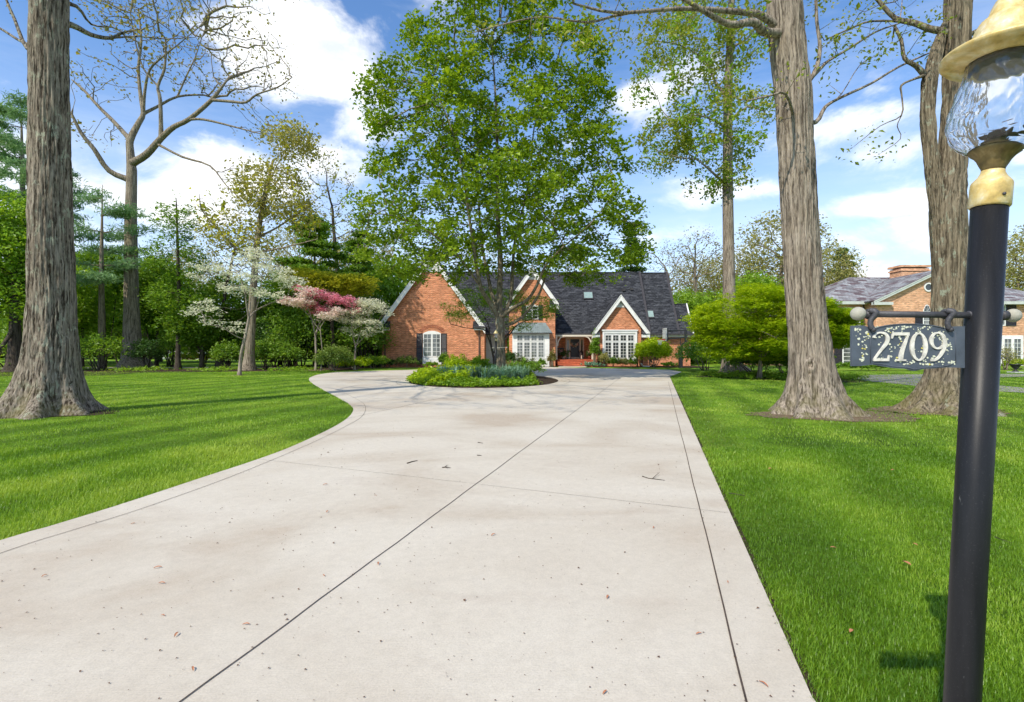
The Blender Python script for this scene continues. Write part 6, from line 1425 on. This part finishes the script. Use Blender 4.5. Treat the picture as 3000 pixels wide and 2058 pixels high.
# globe: rippled glass, spiral swirls, with a real wall
prof = []
for i in range(56):
    s = i / 55; z = .136 + s * .233
    rr = .036 + .060 * math.sqrt(max(0, 1 - (1 - s / .34) ** 2)) if s < .34 else .096 - .020 * (1 - math.cos((s - .34) / .66 * math.pi)) / 2 * 1.2
    prof.append((rr * 1.09, z))
def wobg(a, z): 
    s = (z - .136) / .233; return 1 + .022 * math.sin(11 * a + 15 * s) * math.sin(math.pi * min(1, max(0, s)) ** .8) + .020 * math.sin(13 * a + 14 * s) * math.sin(13 * a - 14 * s + 1) * math.sin(math.pi * min(1, max(0, s))) + .016 * math.sin(9 * a - 16 * s + 1) * math.sin(math.pi * min(1, max(0, s))) + .008 * math.sin(23 * a + 5 * math.sin(9 * s))
b = MB(); b.lathe(prof + [(r_ - .0035, z_) for r_, z_ in prof[::-1]], ft, 144, axis=hd, wob=wobg); b.f = [f for f in b.f if len(f) == 4]
nb = 144; m_ = len(b.v) // nb; b.f += [(k, (k + 1) % nb, (m_ - 1) * nb + (k + 1) % nb, (m_ - 1) * nb + k)[::-1] for k in range(nb)]
b.build('globe', M['globe'], LP, True)
b = MB(); b.lathe([(.012, .138), (.014, .15), (.018, .158), (.019, .182), (.017, .185), (.0001, .185)], ft, 20, axis=hd); b.build('candle_holder', M['candle'], LP, True)
b = MB(); rg = random.Random(3)
for i in range(26):
    a = rg.uniform(0, 6.28); r_ = rg.uniform(.01, .06); c_ = ft + np.array(hd) * (.168 + .35 * max(0, r_ - .035) + rg.uniform(0, .02)) + np.array((r_ * math.cos(a), r_ * math.sin(a), 0))
    u = np.array((math.cos(a * 3), math.sin(a * 3), rg.uniform(-.4, .4))) * .022; v = np.array((-math.sin(a * 3), math.cos(a * 3), rg.uniform(-.4, .4))) * .010
    b.add([c_ - u, c_ + v, c_ + u, c_ - v], [(0, 1, 2, 3)])
b.build('dead_leaves', M['rust_leaf'], LP)
# cap
b = MB(); capp = [(.062, .338), (.082, .336), (.082, .341), (.098, .345), (.117, .350), (.1225, .356), (.1215, .361), (.115, .366), (.100, .374), (.084, .384), (.073, .392), (.069, .396), (.0675, .404), (.066, .412), (.061, .430), (.054, .446), (.047, .454), (.041, .463), (.036, .482), (.030, .498), (.0225, .508), (.021, .514), (.0225, .518), (.014, .526), (.010, .535), (.015, .545), (.013, .558), (.0001, .568)]
b.lathe([(r_ * 1.10 if z_ < .4 else r_ * 1.04, z_ + .028) for r_, z_ in capp], ft, 72, axis=hd, wob=lambda a, z: 1 + (.045 * abs(math.sin(18 * a)) if .432 <= z <= .475 else 0)); b.build('cap', M['brass'], LP, True)
b = MB(); b.lathe([(.0001, .374), (.060, .372), (.078, .366), (.078, .360), (.062, .358), (.0001, .358)], ft, 40, axis=hd); b.build('cap_lining', M['bronze'], LP, True)
# crossbar with end balls
cz = on_post(922); cb0 = P3(2535, 920.5, QY); cb1 = P3(2944, 925, QY)
b = MB(); b.tube([cb0, cb1], .0084, 20); b.tube([cb1 - (.012, 0, 0), cb1 + (.004, 0, 0)], .0125, 18); b.tube([P3(2836, 922, QY), P3(2846, 922, QY)], .0095, 18); b.build('crossbar', M['iron'], LP, True)
for px, py in ((2514, 919.5), (2968, 925)):
    b = MB(); b.ball(P3(px, py, QY), .0176, 14, (1.03, 1, 1)); b.build('end_ball', M['ball_grey'], LP, True)
# sign
sx0, sx1 = X(2493.5, QY), X(2824, QY); SY = QY - .004
SG = thing('house_number_sign', 'slate blue metal sign reading 2709 in raised white figures, speckled with lichen', 'sign', P3(2658, 1016, QY))
s4 = lambda x, y: (X(2380 + x / 3.189, SY), Z(740 + y / 3.189, SY))
top = [(362, 685), (470, 684), (530, 700), (565, 708), (620, 694), (700, 678), (800, 668), (880, 666), (970, 668), (1070, 676), (1150, 688), (1215, 704), (1250, 712), (1300, 694), (1360, 690), (1412, 692)]
bot = [(1412, 1080), (1330, 1076), (1240, 1074), (1150, 1082), (1040, 1088), (985, 1098), (940, 1108), (905, 1098), (870, 1088), (760, 1082), (650, 1064), (560, 1048), (520, 1052), (450, 1060), (362, 1062)]
poly = [s4(*q) for q in top + bot]
b = MB(); b.prism(poly[::-1], SY - .004, SY + .004); b.build('plate', M['sign_blue'], SG)
b = MB()
for (a, c) in ((532, 1.0), (1325, 1.0)): 
    x_, z_ = s4(a, 745); _, z2 = s4(a, 1035); b.box(x_ - .0006, x_ + .0006, SY - .0052, SY - .0041, z2, z_)
# beaded edge and rope border at top arch and bottom
rgp = [s4(*q) for q in [(565, 712), (620, 698), (700, 682), (800, 672), (880, 670), (970, 672), (1070, 680), (1150, 692), (1215, 708)]]
pts = smooth_path([np.array((x_, SY - .0045, z_)) for x_, z_ in rgp], 4); b.tube(pts, .0016, 6)
lowp = smooth_path([np.array((s4(x_, y_)[0], SY - .0045, s4(x_, y_)[1])) for x_, y_ in [(560, 1036), (650, 1046), (760, 1066), (870, 1074), (945, 1090), (1040, 1074), (1150, 1070), (1240, 1058), (1300, 1040)]], 6)
for i in range(0, len(lowp), 1): b.ball(tuple(lowp[i]), .0018, 5)
b.build('moulding', M['sign_blue'], SG, True)
for (hx, bx_) in ((545, 545), (1262, 1262)):
    b = MB(); P_ = lambda x, y, dy: np.array((s4(x, y)[0], SY + dy, s4(x, y)[1]))
    b.tube(smooth_path([P_(hx - 14, 545, -.004), P_(hx + 6, 553, -.012), P_(hx + 14, 575, -.014), P_(hx + 4, 600, -.011), P_(hx - 18, 635, -.008), P_(hx - 22, 680, -.008), P_(hx - 8, 715, -.009)], 5), [.0075] * 16 + [.0068] * 15, 10)
    b.tube(smooth_path([P_(hx - 14, 545, -.004), P_(hx - 26, 552, .006), P_(hx - 22, 590, .012), P_(hx - 10, 610, .004)], 4), .005, 8)
    b.ball(tuple(P_(hx, 722, -.011)), .0065, 8); b.build('hook', M['iron'], SG, True)
# figures as swept strokes
def figure(name, x0, x1, y0, y1, strokes, parent):
    b = MB(); (xa, zt), (xb, zb) = s4(x0, y0), s4(x1, y1); w_ = xb - xa; h_ = zt - zb
    for si, (pts, wid) in enumerate(strokes):
        p = smooth_path([np.array(q, float) for q in pts], 8) if len(pts) > 2 else [np.array(q, float) for q in pts]
        ws = np.interp(np.linspace(0, len(wid) - 1, len(p)), range(len(wid)), wid)
        A = np.array([(xa + q[0] * w_, zb + q[1] / 1.75 * h_) for q in p]); T_ = np.gradient(A, axis=0); T_ /= np.linalg.norm(T_, axis=1, keepdims=True) + 1e-9; N2 = np.stack([-T_[:, 1], T_[:, 0]], 1)
        L1 = A + N2 * ws[:, None] * w_ / 2; R1 = A - N2 * ws[:, None] * w_ / 2; yf = SY - .0078 - .00025 * si; V = []; F = []
        for i in range(len(A)): V += [(L1[i][0], yf, L1[i][1]), (R1[i][0], yf, R1[i][1]), (L1[i][0], SY - .0039, L1[i][1]), (R1[i][0], SY - .0039, R1[i][1])]
        for i in range(len(A) - 1):
            k = 4 * i; F += [(k, k + 1, k + 5, k + 4), (k, k + 4, k + 6, k + 2), (k + 1, k + 3, k + 7, k + 5)]
        F += [(0, 2, 3, 1), (len(V) - 4, len(V) - 3, len(V) - 1, len(V) - 2)]; b.add(V, F)
    b.build(name, M['number_white'], parent)
two = [([(.08, 1.40), (.12, 1.55), (.28, 1.68), (.52, 1.72), (.78, 1.62), (.90, 1.38), (.84, 1.10), (.60, .78), (.34, .45), (.12, .14)], [.14, .10, .08, .10, .16, .22, .20, .15, .12, .11]),
       ([(.04, .075), (.98, .075)], [.16, .16]), ([(.93, .09), (.97, .36)], [.10, .04])]
seven = [([(.06, 1.64), (1.0, 1.64)], [.17, .17]), ([(.09, 1.62), (.03, 1.36)], [.11, .05]), ([(.94, 1.62), (.84, 1.30), (.70, .92), (.56, .45), (.52, .08)], [.08, .12, .18, .22, .22]), ([(.28, .05), (.80, .05)], [.09, .09])]
zero = [([(.5 + .40 * math.sin(a), .875 + .80 * math.cos(a)) for a in [i * math.pi / 10 for i in range(21)]], [.08, .10, .14, .19, .22, .23, .22, .19, .14, .10] * 2 + [.08])]
nine = [([(.5 + .38 * math.sin(a), 1.22 + .46 * math.cos(a)) for a in [i * math.pi / 8 for i in range(17)]], [.09, .13, .19, .22, .19, .13, .10, .13, .09, .10, .14, .19, .22, .19, .14, .10, .09]), ([(.92, 1.26), (.92, 1.0), (.82, .65), (.62, .32), (.36, .10), (.10, .08)], [.18, .20, .19, .15, .12, .14])]
figure('figure_two', 548, 702, 745, 1014, two, SG); figure('figure_seven', 722, 888, 745, 1014, seven, SG); figure('figure_zero', 898, 1056, 745, 1018, zero, SG); figure('figure_nine', 1074, 1232, 740, 1018, nine, SG)
rg = random.Random(12); lp = MB(); ly = MB()
cl = [(780, 710, 60, 26), (700, 725, 60, 20), (870, 700, 80, 30), (1000, 720, 70, 25), (1060, 700, 50, 25), (820, 765, 60, 30), (740, 890, 40, 40), (810, 830, 50, 60), (640, 985, 60, 22), (760, 1000, 60, 30), (1240, 850, 40, 70), (1190, 790, 30, 60), (1060, 1000, 60, 40), (900, 1030, 70, 20), (1200, 1030, 70, 22), (1060, 1050, 40, 25), (430, 800, 30, 60), (480, 830, 20, 80), (460, 940, 50, 40), (455, 1000, 15, 15), (405, 715, 20, 20), (500, 780, 20, 30), (1140, 760, 70, 30), (960, 900, 60, 80), (1300, 1030, 30, 20), (600, 800, 30, 60), (1270, 900, 30, 60)]
for (cx, cy, ax, ay) in cl:
    for q in range(9):
        x_, z_ = s4(cx + rg.gauss(0, ax * .6), cy + rg.gauss(0, ay * .6)); tgt = ly if rg.random() < .08 else lp; n = 7; rr = rg.uniform(.0009, .0036); ph = rg.uniform(0, 6)
        x_ = min(max(x_, sx0 + .004), sx1 - .02); zlo = s4(0, 1046)[1]; zhi = s4(0, 694)[1] if 560 < (x_ / QY * 1500 + 1500 - 2380) * 3.189 < 1220 else s4(0, 706)[1]; z_ = min(max(z_, zlo), zhi)
        yy = SY - .0046 - rg.uniform(0, .0007); pts = [(x_ + rr * (.6 + .5 * rg.random()) * math.cos(ph + i * 6.283 / n), z_ + rr * (.6 + .5 * rg.random()) * math.sin(ph + i * 6.283 / n)) for i in range(n)]
        tgt.prism(pts, yy, SY - .0035)
lo = lp.build('lichen', M['lichen_pale'], SG); lo['kind'] = 'stuff'; lo = ly.build('lichen', M['lichen_yellow'], SG); lo['kind'] = 'stuff'; lo['label'] = 'yellow lichen specks'

# ------------------------------------------------------------------ island lamp post
iy = 25.3; ib = np.array((X(1450, iy), iy, .15)); IL = thing('lamp_post', 'small black lamp post with yellow cap in the round island bed', 'lamp post', ib)
zt = Z(999, iy)
b = MB(); b.tube([ib + (0, 0, -.1), (ib[0] + .05, iy, zt)], .048, 16); b.build('pole', M['post_black'], IL, True)
tp = (ib[0] + .05, iy, zt); 
b = MB(); b.lathe([(.055, -.01), (.055, .06), (.03, .10)], tp, 16); b.build('fitter', M['brass'], IL, True)
b = MB(); b.lathe([(.05, .10), (.10, .17), (.11, .24), (.09, .34), (.085, .36), (.08, .36), (.085, .34), (.105, .24), (.09, .17), (.04, .11)], tp, 20); b.build('globe', M['globe'], IL, True)
b = MB(); b.lathe([(.0001, .36), (.13, .355), (.135, .37), (.09, .40), (.075, .45), (.03, .50), (.02, .54), (.0001, .56)], tp, 20); b.build('cap', M['brass'], IL, True)
b = MB(); za_ = Z(1018.5, iy); b.tube([(ib[0] - .10, iy, za_ - .02), (X(1484, iy), iy, za_)], .011, 8); b.ball((ib[0] - .12, iy, za_ - .02), .025, 8); b.ball((X(1485, iy), iy, za_), .032, 8); b.build('crossbar', M['ball_grey'], IL, True)
# ------------------------------------------------------------------ wall lantern, porch things
def lantern(name, label, c, w, h, parent=None):
    t_ = thing(name, label, 'lantern', c) if parent is None else parent
    x, y, z = c; b = MB()
    for sx in (-1, 1):
        for sy in (-1, 1): b.box(x + sx * w / 2 - .015, x + sx * w / 2 + .015, y + sy * w / 2 - .015, y + sy * w / 2 + .015, z + .03, z + h * .7)
    b.box(x - w / 2 - .03, x + w / 2 + .03, y - w / 2 - .03, y + w / 2 + .03, z, z + .029); b.box(x - w / 2 - .03, x + w / 2 + .03, y - w / 2 - .03, y + w / 2 + .03, z + h * .7 + .001, z + h * .74)
    b.lathe([(w * .6, h * .745), (w * .2, h * .9), (.02, h * .93), (.02, h)], c, 4); b.build('frame', M['black'], t_)
    b = MB(); b.lathe([(w * .22, .032), (w * .22, h * .42), (.0001, h * .425)], c, 12); b.build('candle', M['cream'], t_); return t_
lantern('lantern', 'tall black floor lantern left of the front door', (X(1668, 49.4), 49.4, FZ), .30, .95)
lantern('lantern', 'tall black floor lantern right of the front door', (X(1703.5, 49.4), 49.4, FZ), .30, .95)
wl = thing('wall_lantern', 'small black wall lantern beside the garage door', 'wall lantern', (X(1421.5, 48.6), 48.6, 2.2)); b = MB(); c_ = (X(1421.5, 48.6), 48.6, 2.2)
b.box(c_[0] - .10, c_[0] + .10, 48.5, 48.7, 2.2, 2.25); b.box(c_[0] - .10, c_[0] + .10, 48.5, 48.7, 2.62, 2.68); b.bar((c_[0], 48.6, 2.7), (c_[0], 48.99, 2.8), .03, .03)
for sx in (-1, 1):
    for sy in (-1, 1): b.box(c_[0] + sx * .09 - .01, c_[0] + sx * .09 + .01, 48.6 + sy * .09 - .01, 48.6 + sy * .09 + .01, 2.251, 2.619)
b.build('frame', M['black'], wl); b = MB(); b.box(c_[0] - .075, c_[0] + .075, 48.525, 48.675, 2.252, 2.618); b.build('pane', M['curtain_glass'], wl)
# wreath of pale flowers on the door
wr_c = np.array((X(1683, 50.2), 50.2, Z(1008, 50.2))); rng = np.random.default_rng(4); a = rng.random(60) * 6.283; rad = .27 + rng.normal(0, .05, 60)
WR = thing('wreath', 'twig wreath with pale blossoms hanging on the dark front door', 'wreath', wr_c)
b = MB(); b.tube([wr_c + np.array((.26 * math.cos(q), -.02 * (i % 2), .26 * math.sin(q))) for i, q in enumerate([R(d) for d in range(0, 361, 20)])], .03, 6); b.build('ring', M['bark_dark'], WR)
pts = np.stack([wr_c[0] + rad * np.cos(a), np.full(60, 50.14), wr_c[2] + rad * np.sin(a)], 1); V, F, at = leaf_arrays(pts[(np.sin(a) < .3)], 4, .04, .10, .07, rng, .0); mesh_obj('blossom', V, F, M['petal_blush'], WR, attr=at)
# porch chair with cushion, at the left
cc = np.array((X(1641, 49.3), 49.3, FZ)); CH = thing('porch_chair', 'dark porch chair with a pale cushion in the left porch corner', 'chair', cc)
b = MB(); b.box(cc[0] - .32, cc[0] + .32, 49.0, 49.6, FZ + .38, FZ + .44); b.build('seat', M['black'], CH)
b = MB(); [b.box(cc[0] - .32 + i * .16, cc[0] - .24 + i * .16, 49.6, 49.64, FZ + .44, FZ + 1.05) for i in range(5)]; b.box(cc[0] - .34, cc[0] + .40, 49.59, 49.66, FZ + 1.0, FZ + 1.1); b.build('backrest', M['black'], CH)
for sx in (-1, 1):
    b = MB(); b.box(cc[0] + sx * .33 - .03, cc[0] + sx * .33 + .03, 49.0, 49.6, FZ + .60, FZ + .65); b.build('armrest', M['black'], CH)
    for sy in (49.03, 49.56): b = MB(); b.box(cc[0] + sx * .31 - .025, cc[0] + sx * .31 + .025, sy - .025, sy + .025, FZ + .0, FZ + .60); b.build('leg', M['black'], CH)
cu = MB(); cu.ball((cc[0] + .05, 49.45, FZ + .70), .2, 10, (1, .45, .9)); tag(cu.build('cushion', M['petal_blush'], None, True), 'pale cushion propped on the dark porch chair', 'cushion')
for (px, mt, lb, w_) in ((1651, 'leaf_dark', 'dark potted plant beside the porch chair', .7), (1727, 'leaf_dark', 'potted plant with red flowers in the right porch corner', .6)):
    pc_ = np.array((X(px, 48.8), 48.8, FZ)); t_ = thing('potted_plant', lb, 'potted plant', pc_); b = MB(); b.lathe([(.13, 0), (.19, .28), (.21, .30), (.18, .29), (.16, .2)], pc_, 16); b.build('pot', M['grey_trim'] if px < 1700 else M['brick_arch'], t_, True)
    rng = np.random.default_rng(px); C = pc_ + np.array((0, 0, .55)) + rng.normal(0, .16, (60, 3)); V, F, at = leaf_arrays(C, 10, .05, .1, .06, rng, .2); mesh_obj('foliage', V, F, M[mt], t_, attr=at)
    if px > 1700: V, F, at = leaf_arrays(C[:16] + np.array((0, -.1, .08)), 5, .04, .08, .06, rng, .2); mesh_obj('flower', V, F, M['petal_pink'], t_, attr=at)
# little white yard card at the steps
yc = np.array((X(1728, 46.1), 46.1, 0)); YS = thing('yard_sign', 'small white card sign at the right end of the brick steps', 'sign', yc)
b = MB(); b.box(yc[0] - .15, yc[0] + .15, 46.09, 46.11, .16, .42); b.build('card', M['white'], YS); b = MB(); b.tube([yc, yc + (0, 0, .17)], .01, 6); b.build('stake', M['iron'], YS)
M['faded_red'] = mmat('faded_red', (.62, .28, .28), .6)
b = MB(); [b.box(yc[0] - .11, yc[0] + .11 - .05 * i, 46.085, 46.0895, .36 - .07 * i, .385 - .07 * i) for i in range(3)]; b.build('print', M['faded_red'], YS)
sp_ = MB(); q0 = np.array((X(1884, 46.4), 46.4, .05)); sp_.bar(q0, q0 + (.55, -.2, -.0), .16, .09); sp_.bar(q0 + (-.1, .3, .25), q0, .10, .10); tag(sp_.build('drain_extension', M['white']), 'white downspout extension on the mulch right of the big window', 'drain pipe')
# ------------------------------------------------------------------ basketball hoop
hy = 43.4; hb = np.array((X(1994, hy), hy, 0)); HP = thing('basketball_hoop', 'black basketball hoop with side mounted glass backboard beside the driveway', 'basketball hoop', hb)
b = MB(); b.box(hb[0] - .15, hb[0] + .15, hy - .13, hy + .13, -.05, Z(1015, hy)); b.build('pole', M['black'], HP)
b = MB(); x_b, x_p = X(1955, hy), X(2009, hy)
b.bar((x_b, hy - .2, Z(971, hy)), (x_p, hy, Z(968, hy)), .10, .11); b.bar((x_b, hy - .2, Z(993, hy)), (x_p, hy, Z(989, hy)), .10, .11); b.box(x_p - .08, x_p + .09, hy - .09, hy + .09, Z(1003, hy), Z(966.5, hy)); b.bar((hb[0], hy, Z(1016, hy)), (hb[0] - .02, hy, Z(990, hy)), .05, .05); b.bar((hb[0], hy, Z(1014, hy)), (x_p, hy, Z(1001, hy)), .1, .1)
b.build('arm', M['black'], HP)
# board: faces the left, seen at a steep angle
bd0 = np.array((X(1952.5, hy), hy - .10, 0)); bd1 = np.array((X(1942, hy + 1.2), hy + 1.2, 0)); dbd = (bd1 - bd0)
zt_, zb_ = Z(962, hy), Z(999, hy); M['board_glass'] = mmat('board_glass', (.30, .34, .36), .15); M['hoop_red'] = mmat('hoop_red', (.72, .07, .03), .4)
b = MB(); b.slab([(bd0[0], bd0[1], zb_), (bd0[0], bd0[1], zt_), (bd1[0], bd1[1], zt_), (bd1[0], bd1[1], zb_)], .03); bo = b.build('backboard', M['board_glass'], HP)
fr = MB()
for (u0, u1, v0, v1) in ((0, 1, 0, .05), (0, 1, .95, 1), (0, .05, .05, .95), (.95, 1, .05, .95), (.34, .66, .60, .63), (.34, .66, .22, .25), (.34, .37, .25, .60), (.63, .66, .25, .60)):
    nn = np.array((-.02, 0, 0)); p = [bd0 + dbd * u0 + (0, 0, zb_ + (zt_ - zb_) * v0), bd0 + dbd * u1 + (0, 0, zb_ + (zt_ - zb_) * v0), bd0 + dbd * u1 + (0, 0, zb_ + (zt_ - zb_) * v1), bd0 + dbd * u0 + (0, 0, zb_ + (zt_ - zb_) * v1)]
    fr.slab([tuple(q + nn) for q in p[::-1]], .01)
fr.build('board_marking', M['white'], bo)
b = MB(); b.slab([(bd0[0] + .05, bd0[1] - .03, zb_ - .02), (bd0[0] + .05, bd0[1] - .03, zt_ + .02), (bd1[0] + .05, bd1[1], zt_ + .02), (bd1[0] + .05, bd1[1], zb_ - .02)], .07); b.build('board_frame', M['black'], HP)
mid = bd0 + dbd * .5; rc = np.array((mid[0] - .42, mid[1], Z(995, hy) ))
b = MB(); b.tube([rc + np.array((.23 * math.cos(q), .23 * math.sin(q), 0)) for q in [R(d) for d in range(0, 361, 15)]], .018, 6, False); b.bar(rc + (.22, 0, 0), (mid[0], mid[1], rc[2] - .02), .16, .10); b.build('rim', M['hoop_red'], HP)
nt = MB()
for k in range(12):
    for s_ in (1, -1):
        pts = []
        for i in range(7):
            f = i / 6; rr = .22 - .11 * min(1, f * 1.3); a = 6.283 * k / 12 + s_ * f * 1.0; pts.append(rc + np.array((rr * math.cos(a), rr * math.sin(a), -.42 * f)))
        nt.tube(pts, .009, 4, False)
nt.build('net', M['white'], HP)
# ------------------------------------------------------------------ things dropped on the concrete
rg = random.Random(9)
leafs = [(130, 1700, 'near the left frame edge'), (462, 1676, None), (474, 1722, None), (477, 1818, None), (517, 1876, None), (721, 1845, None), (565, 1978, None), (948, 1699, None), (390, 1544, None), (959, 1509, None), (1108, 1664, None), (1780, 1764, None), (2047, 1873, None), (2237, 2024, None), (2132, 1718, None), (1772, 2048, None), (1445, 1578, None), (953, 1428, None), (1100, 1460, None), (1915, 1556, None)]
lf = MB(); n = 9; le, wi = .042, .0055
for i in range(n + 1):
    f = i / n; w_ = wi * math.sin(math.pi * min(1, f * .93 + .05)) ** .7; zz = .004 + .006 * math.sin(f * 3)
    lf.v += [(-le / 2 + le * f, -w_, zz + .003), (-le / 2 + le * f, 0, zz), (-le / 2 + le * f, w_, zz + .004)]
    if i: k = 3 * (i - 1); lf.f += [[k, k + 3, k + 4, k + 1], [k + 1, k + 4, k + 5, k + 2]]
proto = lf.build('fallen_leaf', M['rust_leaf'], None, True)
where = ['on the concrete nearest the left frame edge', 'upper one of a pair on the left slab', 'lower one of a pair on the left slab', 'on the concrete directly below that pair, third down on the left',
    'on the concrete low left, fourth down in the left row', 'on the concrete low down just left of the middle joint', 'on the concrete nearest the bottom edge left of the middle joint', 'on the concrete left of the joint where it crosses mid height', 'on the concrete just inside the left border joint',
    'on the left slab nearest the cross joint', 'touching the middle joint on its upper side', 'on the concrete in the middle of the right slab', 'on the concrete right slab, lower middle', 'on the pale border strip at the bottom right', 'on the pale border strip halfway up',
    'on the concrete at the very bottom of the right slab', 'on the concrete right of the middle joint, about half way up', 'on the concrete below the short straight stick', 'on the concrete just left of the cross joint middle', 'on the concrete below the forked twig']
spots_l = [(2616, 1387, 'in the right lawn far left of the lamp post'), (2441, 1620, 'in the right lawn below the sign'), (2680, 1610, 'in the right lawn just left of the lamp post'), (2655, 1668, 'in the right lawn left of the post, lower'), (2494, 1870, 'in the right lawn near the bottom edge'), (2257, 1383, 'in the right lawn near the driveway corner')]
for i, (px, py, tx, on) in enumerate([(a_, b_, where[q], .025) for q, (a_, b_, _) in enumerate(leafs)] + [(a_, b_, c_, .034) for a_, b_, c_ in spots_l]):
    o = proto if i == 0 else proto.copy()
    if i: COL.objects.link(o)
    g_ = GP(px, py); o.location = (g_[0], g_[1], on); o.rotation_euler = (0, 0, rg.uniform(0, 3.1)); s_ = rg.uniform(.7, 1.2) * (1.3 if on > .03 else 1); o.scale = (s_, s_ * (1.8 if on > .03 else 1), s_)
    tag(o, 'rust brown fallen leaf ' + tx, 'fallen leaf', 'rust brown fallen leaves')
def twig(lb, pts, r_, forks=()):
    b = MB(); pp = [GP(*q) + (0, 0, .03) for q in pts]; b.tube(pp, list(np.linspace(r_, r_ * .4, len(pp))), 5)
    for fk in forks: q = [GP(*p_) + (0, 0, .034 + .01 * i) for i, p_ in enumerate(fk)]; b.tube(q, list(np.linspace(r_ * .8, r_ * .3, len(q))), 5)
    tag(b.build('twig', M['bark_dark'], None, True), lb, 'twig')
twig('forked dark twig on the concrete near the right edge joint', [(1882, 1403), (1900, 1409), (1925, 1412), (1948, 1415)], .006, [[(1912, 1411), (1922, 1404), (1932, 1397)]])
twig('short straight dark stick on the concrete left of the middle joint', [(1193, 1364), (1208, 1359), (1223, 1356)], .010)
twig('small crumpled brown twig beside the short stick', [(1296, 1377), (1305, 1375), (1320, 1378)], .008, [[(1305, 1375), (1310, 1381)], [(1303, 1377), (1312, 1372)]])
twig('thin grey stick lying in the right lawn beside the driveway', [(2136, 1453), (2160, 1457), (2182, 1461)], .006)
twig('thin pale stick in the grass right of the near lamp post', [(2914, 1584), (2935, 1592), (2962, 1602)], .004)
twig('tiny twig on the concrete below the island', [(1400, 1302), (1415, 1304)], .007)
twig('tiny twig on the concrete just left of the short stick', [(1398, 1340), (1411, 1341)], .008)
# bud scales: uncountable specks
nb = 2600; rng = np.random.default_rng(21); y = 2.2 + (14 - 2.2) * rng.random(nb) ** 1.4; x = rng.uniform(-4.5, 3.6, nb); ok = in_poly(x, y, [tuple(p) for p in drive_poly]); x, y = x[ok], y[ok]
C = np.stack([x, y, np.full(len(x), .029)], 1); V, F, at = leaf_arrays(C, 1, .0, .0085, .0065, rng, .8, sz=.45); V[:, 2] = np.maximum(V[:, 2], .0255)
M['speck'] = mmat('speck', (.11, .055, .03), .9)
tag(mesh_obj('fallen_buds', V, F, M['speck']), 'tiny brown bud specks scattered over the concrete driveway', 'fallen buds', kind='stuff')
# ------------------------------------------------------------------ lawn blades near the viewer, denser where closer
rng = np.random.default_rng(99)
def blades(n, ymin, ymax, p, xr, h, w, name, label):
    u = rng.random(n); y = (ymin ** p + u * (ymax ** p - ymin ** p)) ** (1 / p)
    x = (rng.random(n) * 2 - 1) * (y * 1.12 + .8)
    dp = np.array([q[:2] for q in drive_poly]); c = ~in_poly(x, y, [tuple(q) for q in dp]); x, y = x[c], y[c]
    for cx, cy, rr in ((X(132, 12.4), 12.4, 1.15), (X(2392, 12.3), 12.3, 1.25), (X(2772, 12.9), 12.9, 1.15)):
        d = np.hypot(x - cx, y - cy); k = d > rr * (.8 + .5 * rng.random(len(x))); x, y = x[k], y[k]
    if len(x) == 0: return
    m = len(x); sc = np.maximum(1, y / 4.2)
    pn = np.array([noise.noise(Vector((a * .8, b * .8, 0))) + .5 * noise.noise(Vector((a * 3, b * 3, 4))) for a, b in zip(x, y)])
    hh = h * (.62 + .5 * rng.random(m) + .35 * pn) * np.minimum(sc, 1.35); ww = w * sc * (.7 + .6 * rng.random(m))
    a = rng.random(m) * 6.283; lean = hh * (.25 + .7 * rng.random(m)); d = np.stack([np.cos(a), np.sin(a), 0 * a], 1); s = np.stack([-np.sin(a), np.cos(a), 0 * a], 1) * (ww / 2)[:, None]
    b = np.stack([x, y, 0 * x - .002], 1); mid = b + d * (lean * .3)[:, None] + np.stack([0 * x, 0 * x, hh * .62], 1); t = b + d * lean[:, None] + np.stack([0 * x, 0 * x, hh], 1)
    V = np.stack([b - s, b + s, mid + s * .8, mid - s * .8, t], 1).reshape(-1, 3); i = np.arange(m)[:, None] * 5
    F = [list(q) for q in (i + np.array([[0, 1, 2, 3]])).tolist()] + [list(q) for q in (i + np.array([[3, 2, 4]])).tolist()]
    big = np.array([noise.noise(Vector((q * .35, r_ * .35, 9))) for q, r_ in zip(x, y)])
    st = np.sin((x - .287 * y) * 4.2 + 1.2 * big)
    v = np.clip(.40 + .42 * pn + .52 * big + .20 * st + rng.normal(0, .17, m), 0, 1)
    tag(mesh_obj(name, V, F, M['grass'], None, attr=np.concatenate([v, v])), label, 'grass', kind='stuff')
blades(380000, 1.6, 8.0, .55, None, .040, .0036, 'grass', 'mown lawn grass close to the viewer')
blades(270000, 8.0, 36.0, .45, None, .030, .0036, 'grass', 'mown lawn grass in the middle distance')
